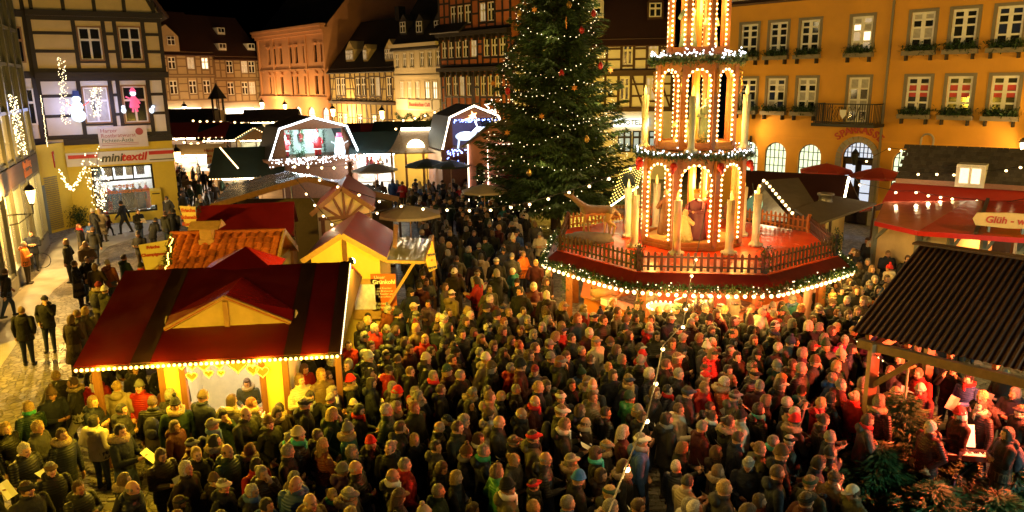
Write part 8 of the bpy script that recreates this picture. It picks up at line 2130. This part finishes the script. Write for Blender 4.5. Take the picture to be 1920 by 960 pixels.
# the rest of the throng as one mass
rest = everyone[quota:]
def mass(rest):
    r = random.Random(99); mats = []; idx = {}
    def mi(m):
        if m.name not in idx: idx[m.name] = len(mats); mats.append(m)
        return idx[m.name]
    V = []; Fc = []; Mi = []
    def add(me, M_, mp):
        o = len(V); V.extend([tuple(M_ @ v.co) for v in me.vertices])
        for p in me.polygons: Fc.append(tuple(i + o for i in p.vertices)); Mi.append(mp[p.material_index])
    for x, y, a, w in rest:
        b = BODIES[r.choice(['down', 'down_yaw', 'pocket', 'pocket2', 'sheet', 'chest', 'long', 'long2', 'walk', 'face'])]; s_ = r.gauss(1, .04)
        M_ = Matrix.Translation((x, y, 0)) @ Matrix.Rotation(a, 4, 'Z') @ Matrix.Scale(s_, 4)
        c = pick(r, COATS); q = r.random() < .3
        add(b['low'], M_, [mi(cloth(c[0], c[1], quilt=q)), mi(r.choice(TROU)), mi(r.choice(SKINS)), mi(SHOE_M), mi(EYE_M), mi(LIP_M)])
        H = M_ @ Matrix.Translation(b['hc']) @ b['HR'].to_4x4()
        h = pick(r, HAIRC); add(HAIRS[r.choice(['short', 'short', 'bob', 'long', 'curly'])], H, [mi(mat('hair ' + h[0], h[1], .5, var=.6, scale=45, bump=1.0, bscale=70))])
        if r.random() < .4: k = pick(r, CAPC); add(CAPS[r.choice(['beanie', 'pom', 'flat', 'peak'])], H, [mi(cloth('cap ' + k[0], k[1], .9))])
    me = bpy.data.meshes.new('crowd'); me.from_pydata(V, [], Fc)
    for m in mats: me.materials.append(m)
    me.polygons.foreach_set('material_index', Mi); me.polygons.foreach_set('use_smooth', [True] * len(me.polygons)); me.update()
    o = link('crowd', me); struct(o, 'stuff'); o['label'] = 'distant throng of market visitors in dark winter coats'; o['category'] = 'crowd'
if rest: mass(rest)
# ------------------------------------------------------------------ festoon light strings
def festoon(label, pts, bulbs, r=.05, power=0, socket=True, mat_=None, col=(1, .74, .42)):
    """cable through 3-d points, bulbs hanging at the listed points"""
    p0 = Vector(pts[0]); t = thing('festoon_string', label, 'string lights', p0)
    fine = []
    for a, b in zip(pts, pts[1:]):
        a = Vector(a); b = Vector(b); fine += [a.lerp(b, i / 6) - Vector((0, 0, .0)) for i in range(6)]
    fine.append(Vector(pts[-1]))
    MB().tube([p - p0 for p in fine], .012, 5).build('cable', DARK_METAL, t)
    bm_ = MB().lathe([(.25 * r, .6 * r), (.8 * r, .25 * r), (r, -.3 * r), (.7 * r, -.9 * r), (.1 * r, -1.15 * r)], 10).mesh('bulb', [mat_ or BULB_BIG])
    sm_ = MB().lathe([(.4 * r, .6 * r), (.5 * r, .7 * r), (.45 * r, 1.5 * r)], 8).mesh('socket', [DARK_METAL])
    for b in bulbs:
        b = Vector(b); link('bulb', bm_, t, b - p0); link('socket', sm_, t, b - p0)
        if power: point_light('bulb_light', b - p0 + Vector((0, 0, -.12)), power, col, .06, t)
    return t
C = [(1340, 300, 21.5), (1318, 420, 19.6), (1305, 482, 18.3), (1297, 512, 17.2), (1286, 574, 15.4), (1281, 607, 14.3), (1243, 648, 12.9), (1230, 712, 11.0), (1213, 781, 9.5), (1176, 870, 7.8), (1140, 965, 6.2), (1090, 1080, 4.6)]
pts = [D(*c) for c in C]
festoon('festoon cable with clear bulbs slung from the pyramid over the crowd', pts, [p - Vector((0, 0, .06)) for p in pts[2:-2]], .038, 20, col=(1, .62, .18))
C = [(548, 325, 27), (599, 334, 27), (633, 347, 26.8), (673, 362, 26.5), (711, 374, 26.2), (752, 383, 26), (793, 388, 25.8), (838, 390, 25.6), (880, 391, 25.4), (920, 390, 25.2), (958, 385, 25), (993, 379, 24.8), (1028, 369, 24.5), (1067, 357, 24.3), (1105, 345, 24), (1142, 331, 23.7), (1182, 312, 23.4), (1212, 300, 22.8)]
pts = [D(*c) for c in C]; festoon('long festoon string from the grey pole past the tree to the pyramid', pts, [p - Vector((0, 0, .06)) for p in pts[1:-1]], .05, 5)
C = [(548, 326, 27), (524, 360, 25.5), (590, 381, 25.0), (606, 401, 24.4), (622, 417, 24.0), (700, 395, 25.5)]
C = [(548, 326, 27), (574, 360, 26.4), (590, 381, 25.2), (606, 401, 24.4), (622, 417, 24.0), (707, 396, 25.6), (768, 383, 27)]
pts = [D(*c) for c in C]; festoon('short festoon string across the brown gabled stall', pts, [p - Vector((0, 0, .06)) for p in pts[1:-1]], .045, 4)
C = [(540, 304, 44), (552, 310, 44), (577, 311, 44), (603, 312, 44), (626, 312, 44), (649, 311, 44), (668, 306, 44.5)]
pts = [D(*c) for c in C]; festoon('festoon string below the balcony of the gambrel light house', pts, [p - Vector((0, 0, .06)) for p in pts[1:-1]], .075, 12)
C = [(1600, 298, 33), (1625, 300, 33), (1668, 277, 32), (1690, 280, 31.5), (1702, 275, 31), (1712, 288, 30.5)]
pts = [D(*c) for c in C]; festoon('festoon string from the black roof gable to the shingle roof', pts, [p - Vector((0, 0, .05)) for p in pts[1:-1]], .05)
C = [(1600, 330, 31), (1612, 344, 30), (1680, 358, 28), (1718, 358, 27.6), (1741, 364, 27.3), (1764, 367, 27.1), (1786, 370, 26.9), (1832, 374, 26.7), (1873, 381, 26.4), (1925, 372, 26)]
pts = [D(*c) for c in C]; festoon('festoon string in front of the red awning above the wine tent', pts, [p - Vector((0, 0, .05)) for p in pts[1:-1]], .05, 5)
C = [(1700, 322, 29), (1722, 324, 28.6), (1757, 324, 28.5), (1789, 325, 28.4), (1887, 317, 27.6), (1914, 311, 27.4), (1930, 306, 27.2)]
pts = [D(*c) for c in C]; festoon('festoon string along the eave of the shingle roofed stall', pts, [p - Vector((0, 0, .05)) for p in pts[1:-1]], .05)
C = [(310, 238, 70)] + [(362 + i * 13, 225 + (i % 2) + i * .5, 70) for i in range(8)] + [(480, 220, 70)]
pts = [D(*c) for c in C]; festoon('festoon string over the far lane stalls', pts, [p - Vector((0, 0, .05)) for p in pts[1:-1]], .1)
C = [(316, 255, 60), (330, 260, 60), (345, 265, 60), (358, 268, 60), (371, 267, 60), (382, 263, 60), (391, 259, 60), (398, 254, 60)]
pts = [D(*c) for c in C]; festoon('drooping festoon string at the mouth of the lane', pts, [p - Vector((0, 0, .05)) for p in pts[1:-1]], .1, 10)
C = [(640, 233, 60), (660, 232, 60), (678, 232, 60), (698, 232, 60), (720, 230, 60), (738, 226, 60), (752, 236, 58), (765, 246, 56)]
pts = [D(*c) for c in C]; festoon('festoon string before the small yellow house', pts, [p - Vector((0, 0, .05)) for p in pts[1:-1]], .09)
C = [(735, 230, 56), (742, 240, 54), (756, 224, 54), (778, 220, 54), (797, 215, 54), (815, 209, 54), (832, 200, 52)]
pts = [D(*c) for c in C]; festoon('festoon string before the cream cafe house', pts, [p - Vector((0, 0, .05)) for p in pts[1:-1]], .085)
C = [(1690, 660, 14.2), (1692, 652, 14.2), (1700, 650, 14.1), (1715, 656, 14.0), (1740, 662, 13.9), (1700, 645, 14.1)]
pts = [G(1600 + 8 * i, 634 + 6 * i, 2.62) for i in range(9)]; festoon('short string of small bulbs under the stage roof edge', pts, pts[1:-1], .018)
# potted light tree by the textile shop
lt_ = on_M(182, 360, 1.0); pt = thing('light_tree', 'bare shrub wound with warm fairy lights by the textile shop', 'light tree', (lt_.x, lt_.y, 0))
MB().lathe([(.28, 0), (.33, .5), (.3, .52)], 12).build('pot', DARK_METAL, pt)
br = MB(); bb = MB(); rr = random.Random(31)
for k in range(16):
    a = rr.uniform(0, 6.28); h = rr.uniform(1.6, 3.9); sp_ = rr.uniform(.2, .75); ps = [Vector((0, 0, .4))]
    for i in range(1, 8): ps.append(Vector((math.cos(a) * sp_ * (i / 7) ** 1.2 + rr.gauss(0, .04), math.sin(a) * sp_ * (i / 7) ** 1.2 + rr.gauss(0, .04), .4 + h * i / 7)))
    br.tube(ps, [.03 - .0035 * i for i in range(8)], 4)
    for i in range(2, 8):
        for _ in range(2): bb.ell(ps[i] + Vector((rr.gauss(0, .06), rr.gauss(0, .06), rr.gauss(0, .1))), .03, 5, 4)
br.build('stem', BARK, pt); struct(bb.build('bulb', BULB_FAIRY, pt), 'stuff')
light_curtain('looped swag of fairy lights under the corner house bay', lambda t, r: on_M(112 + 46 * t + r.uniform(-3, 3), 316 + 32 * math.sin(math.pi * t * 1.1) + r.uniform(-4, 4), 1.5), 80, BULB_FAIRY, .03)
# small fir shrubs at the shop
for k, (px, py) in enumerate(((122, 428), (150, 425), (200, 412))):
    mb = MB(); fir_tuft(mb, (0, 0, .2), (0, 0, .9), 900, .22, random.Random(k), .22, .02); p = G(px, py)
    o = mb.build('fir_bush', EVERGREEN, None, (p.x, p.y, .0)); tag(o, ['dark fir bush below the corner house bay', 'dark fir bush at the corner of the textile shop', 'dark fir bush under the textile shop window'][k], 'bush')
# mailbox
mp_ = M.a + M.t * (M.uz(302, 380)[0] - .25) - M.n * .22; o = thing('letter_box', 'yellow letter box on the yellow shop wall', 'letter box', (mp_.x, mp_.y, .9), M.rz)
MB().box(-.28, .28, -.2, .2, 0, .8).prism([(-.28, -.2, .8), (-.28, .2, .8), (-.28, .2, .92), (-.28, .0, .95)], (.56, 0, 0)).build('box', YELLOW_SHOP, o); boxpart(o, 'slot', DARK_METAL, -.2, .2, -.21, -.2, .62, .68)
# table of the revellers by the yellow stall
tbp = G(745, 585, 1.05); tb_ = thing('standing_table', 'pale wooden standing table crowded by people at the yellow stall', 'table', (tbp.x, tbp.y, 0), .3)
MB().box(-.55, .55, -.4, .4, 1.02, 1.08).build('tabletop', WOOD_PALE, tb_); MB().bar((0, 0, 0), (0, 0, 1.02), .12).box(-.3, .3, -.3, .3, 0, .05).build('leg', WOOD_PALE, tb_)
for k in range(4):
    o = thing('mug', 'small ' + ['red', 'white', 'blue', 'brown'][k] + ' mug on the standing table', 'mug', (tbp.x + (-.3, .1, .3, -.05)[k], tbp.y + (.1, -.2, .15, .25)[k], 1.08))
    MB().lathe([(.035, 0), (.042, .01), (.042, .1), (.036, .1), (.03, .02)], 10).tube([(.04, 0, .08), (.07, 0, .06), (.04, 0, .025)], .008, 5).build('cup', mat('mug %d' % k, ((.5, .03, .03), (.7, .68, .62), (.05, .1, .35), (.15, .07, .03))[k], .3), o, smooth=True)
# animals on the platform: two carved deer-like beasts and a rock
def beast(label, loc, rz, up, s=1.0):
    sp = Soup()
    sp.chain([(-.42, 0, .78), (-.2, 0, .80), (.1, 0, .78), (.36, 0, .82)], [.15, .16, .165, .17], 0)
    hd = Vector((.78, 0, 1.22)) if up else Vector((.82, 0, .78))
    sp.chain([(.38, 0, .88), Vector((.38, 0, .88)).lerp(hd, .6), hd], [.13, .085, .075], 0); mz = hd + (Vector((.2, 0, .06)) if up else Vector((.19, 0, -.12)))
    sp.chain([hd, mz], [.075, .04], 0)
    for s_ in (-1, 1):
        sp.cap(hd + Vector((-.03, .05 * s_, .05)), .028, hd + Vector((-.08, .11 * s_, .16)), .01, 0)
        sp.chain([(.32, .09 * s_, .72), (.33 + .05 * s_, .09 * s_, .42), (.31 + .08 * s_, .09 * s_, .05)], [.085, .045, .032], 1); sp.cap((.31 + .08 * s_, .09 * s_, .04), .035, (.38 + .08 * s_, .09 * s_, .03), .028, 1)
        sp.chain([(-.40, .09 * s_, .74), (-.30 - .03 * s_, .09 * s_, .50), (-.50 - .06 * s_, .09 * s_, .33), (-.44 - .06 * s_, .09 * s_, .05)], [.11, .07, .04, .032], 1); sp.cap((-.44 - .06 * s_, .09 * s_, .04), .035, (-.37 - .06 * s_, .09 * s_, .03), .028, 1)
    sp.chain([(-.54, 0, .82), (-.68, 0, .66), (-.72, 0, .45)], [.05, .04, .02], 0)
    mb = sp.mb; me = bpy.data.meshes.new('beast'); me.from_pydata(mb.v, [], mb.f); ob = bpy.data.objects.new('tmp', me); COL.objects.link(ob)
    r = ob.modifiers.new('r', 'REMESH'); r.mode = 'VOXEL'; r.voxel_size = .022; r.use_smooth_shade = True; s2 = ob.modifiers.new('s', 'SMOOTH'); s2.iterations = 3
    out = bpy.data.meshes.new_from_object(ob.evaluated_get(bpy.context.evaluated_depsgraph_get())); bpy.data.objects.remove(ob); out.name = 'wolf_statue'
    out.materials.clear()
    for m_ in (mat('grey brown back', (.12, .085, .06), .6, var=.3, scale=5), mat('tan flank', (.40, .25, .13), .6, var=.2, scale=5)): out.materials.append(m_)
    out.polygons.foreach_set('material_index', [1 if (p.center.z < .72 + .05 * mnoise.noise(p.center * 6)) else 0 for p in out.polygons]); out.polygons.foreach_set('use_smooth', [True] * len(out.polygons))
    o = link('animal_statue', out, None, loc, rz, (s, s, s)); tag(o, label, 'statue'); return o
rk = D(1100, 432, 23.3); rkz = PZ
rock = MB().ell((0, 0, .05), (.85, .5, .26), 18, 12)
rock.v = [tuple(Vector(v) * (1 + .25 * mnoise.noise(Vector(v) * 3.1))) for v in rock.v]
o = rock.build('display_rock', mat('painted rock', (.16, .14, .12), .7, var=.4, scale=5, bump=.5, bscale=8), None, (rk.x, rk.y, PZ), .1, True); tag(o, 'low grey rock under the statues on the red platform', 'rock')
b1_ = D(1122, 400, 23.6); beast('grey brown animal statue with raised head standing over the rock', (b1_.x - .05, b1_.y, PZ + .12), math.radians(172), True, 1.05)
b2_ = D(1160, 400, 24.0); beast('grey brown animal statue with lowered head beside the candles', (b2_.x - .05, b2_.y + .2, PZ), math.radians(165), False, .95)
# keyboard, music stand, sheets on the stage
kp = G(1800, 850, .85); ky = thing('electric_keyboard', 'electric keyboard on a stand with open sheet music above it', 'keyboard', (kp.x, kp.y, 0), math.radians(-10))
MB().box(-.65, .65, -.16, .16, .78, .88).build('case', DARK_METAL, ky)
for k in range(36): boxpart(ky, 'white_key', WHITE_PAINT, -.58 + k * .0322, -.58 + k * .0322 + .030, -.15, .0, .88, .893)
for k in range(35):
    if k % 7 not in (2, 6): boxpart(ky, 'black_key', GLASS_DARK, -.558 + k * .0322, -.558 + k * .0322 + .018, -.07, .0, .893, .905)
MB().bar((-.45, -.2, 0), (.45, .1, .78), .035).bar((.45, -.2, 0), (-.45, .1, .78), .035).build('stand', DARK_METAL, ky)
boxpart(ky, 'music_rest', DARK_METAL, -.4, .3, .14, .16, .88, .94)
ms = MB().prism([(-.32, .12, .93), (.02, .12, .93), (.02, .28, 1.30), (-.32, .28, 1.30)], (0, .006, 0)).prism([(.025, .12, .93), (.3, .12, .93), (.3, .28, 1.30), (.025, .28, 1.30)], (0, .006, 0)).build('sheet_music', SHEET_MAT, None, (kp.x, kp.y, 0), math.radians(-10)); tag(ms, 'open white sheet music propped on the keyboard', 'sheet music')
kl = thing('music_lamp', 'small clip lamp lighting the sheet music on the keyboard', 'lamp', (kp.x, kp.y, 1.0), 0)
MB().tube([(.1, .3, .3), (.1, .32, .6), (.1, .1, .72)], .01, 5).lathe([(.05, .66), (.02, .74)], 8, (.1, .08, 0)).build('arm', DARK_METAL, kl); point_light('clip_light', (.1, .02, .62), 1.2, (1, .85, .7), .04, kl)
tl = thing('chrome_drum_set', 'chrome drum fittings gleaming behind the keyboard', 'drums', G(1895, 870, .0), .3)
MB().lathe([(.28, .45), (.29, .47), (.29, .82), (.28, .84)], 20).build('drum', mat('dark drum shell', (.03, .03, .035), .2), tl); MB().lathe([(.295, .44), (.295, .48)], 20).lathe([(.295, .81), (.295, .85)], 20).build('hoop', STEEL, tl)
MB().lathe([(.02, 1.25), (.25, 1.22), (.26, 1.215)], 20, (-.5, .15, 0)).bar((-.5, .15, 0), (-.5, .15, 1.25), .025).build('cymbal', STEEL, tl); MB().bar((-.2, -.2, 0), (-.15, -.1, .5), .03).bar((.2, -.2, 0), (.15, -.1, .5), .03).bar((0, .28, 0), (0, .2, .5), .03).build('stand', STEEL, tl)
# cut firs in front of the stage
def fir_at(label, px, py, ztop, H, R, n, seed, tone, sl=.17, ck=.94):
    p = G(px, py, ztop); t = thing('cut_fir', label, 'tree', (p.x, p.y, max(0, ztop - H)), seed)
    MB().tube([(0, 0, 0), (0, 0, H)], [.05, .014], 6).build('trunk', mat('pale fir stem', (.20, .19, .10), .8, var=.3), t)
    spruce(t, H * ck, .2, R, random.Random(seed), n, 120, sl, .016, [tone, NEEDLE], .85, .06, (-.22, .3))
fir_at('cut fir with bare pale tip before the stage post', 1707, 655, 2.65, 2.65, 1.0, 95, 3, FIR_G, ck=.62)
fir_at('bluish cut fir with slim tip before the keyboard', 1795, 765, 1.6, 1.6, .45, 36, 5, FIR_B, ck=.6)
fir_at('broad dark cut fir beside the stage steps', 1655, 835, 1.1, 1.1, .75, 70, 7, FIR_G)
fir_at('bluish cut fir close to the stage corner', 1912, 850, 1.1, 1.1, .4, 40, 9, FIR_B)
fir_at('low dark cut fir at the edge of the fir bank', 1755, 915, .75, .75, .6, 60, 10, FIR_G)
fir_at('low green cut fir beyond the fir bank', 1870, 930, .7, .7, .6, 60, 12, FIR_G)
# a bicycle by the display windows
bk = G(55, 505); bi = thing('bicycle', 'dark bicycle standing by the lit display windows', 'bicycle', (bk.x, bk.y, 0), math.radians(20))
for k, xx in enumerate((-.52, .52)):
    w_ = MB().tube([(xx + .33 * math.cos(a), 0, .34 + .33 * math.sin(a)) for a in [2 * math.pi * i / 22 for i in range(22)]], .018, 5, closed=True); w_.build('wheel', DARK_METAL, bi)
MB().tube([(-.52, 0, .34), (-.15, 0, .3), (.38, 0, .8), (-.2, 0, .82), (-.15, 0, .3)], .016, 5).tube([(-.52, 0, .34), (-.2, 0, .82)], .014, 5).tube([(.52, 0, .34), (.36, 0, .95)], .016, 5).build('frame', GREY_METAL, bi)
MB().tube([(.3, -.27, 1.02), (.36, 0, .97), (.3, .27, 1.02)], .014, 5).build('handlebar', DARK_METAL, bi); MB().ell((-.22, 0, .92), (.14, .07, .04), 8, 5).build('saddle', DARK_METAL, bi)
# paving setts that show between people near the camera
SETT = mat('worn granite sett', (.17, .155, .135), .5, var=.3, scale=14, bump=.4, bscale=25, objvar=.35)
stm = MB(); stm.box(-.5, .5, -.5, .5, 0, .7); stm.prism([(-.5, -.5, .7), (.5, -.5, .7), (.5, .5, .7), (-.5, .5, .7)], (0, 0, .001))
bmx = bmesh.new(); bmesh.ops.create_cube(bmx, size=1.0); bmesh.ops.bevel(bmx, geom=[e for e in bmx.edges], offset=.09, segments=1, affect='EDGES'); sme = bpy.data.meshes.new('sett'); bmx.to_mesh(sme); bmx.free(); sme.materials.append(SETT)
cnt = 0; rs_ = random.Random(6)
for zone_ in (((1195, 830), (1262, 955)), ((60, 800), (260, 940))):
    (xa, ya), (xb, yb) = zone_; pA_, pB_ = G(xa, yb), G(xb, ya)
    x0, x1, y0, y1 = min(G(xa, yb).x, G(xa, ya).x), max(G(xb, yb).x, G(xb, ya).x), G(xa, yb).y, G(xa, ya).y
    yy = y0; row = 0
    while yy < y1:
        xx = x0 + (row % 2) * .09
        while xx < x1:
            px, py = px_of(xx, yy, 0)
            if xa <= px <= xb and ya <= py <= yb and cnt < 300:
                o = link('sett', sme, g, (xx + rs_.gauss(0, .004), yy + rs_.gauss(0, .004), .0), rs_.gauss(0, .03), (.17, .115, .05 + rs_.uniform(0, .012))); cnt += 1
            xx += .185
        yy += .13; row += 1
# inferred sodium lamp at left; the other unseen lamps are added to fill
SOD = (1.0, .58, .035)
for x_, y_, pw, h_, lb in ((-17.5, 18.6, 3000, 5.6, 'sodium street lamp lighting the open cobbles by the display windows'), (-9.5, 6.5, 620, 5.6, 'added fill lamp lighting the crowd near the heart stall'), (17.5, 16.0, 1500, 7.5, 'unseen pole lamp standing in for warm stage floods beyond the singers'),
                           (26, 21, 2700, 6.5, 'added unseen lamp beyond the red wine tent lighting the bank wall'), (4.5, 50, 1300, 4.2, 'added lamp hidden behind the tree to light the hotel'), (-3.5, 54, 1300, 4.2, 'added lamp hidden behind the pink hut to light the houses')):
    street_lamp(lb, (x_, y_, 0), pw, h_, SOD if pw != 1500 else (1.0, .56, .14), group=None)
wall_lantern('added fill lantern under the viewing window', Vector((4.0, -1.2, 6.0)), math.pi, 55, (1.0, .58, .08), group=None)  # added behind the viewpoint as fill light on the crowd
street_lamp('added pale fill lamp greening the cut firs by the stage', (11.3, 7.4, 0), 800, 4.0, (.62, 1.0, .70), group=None)  # added out of view only to light the firs green
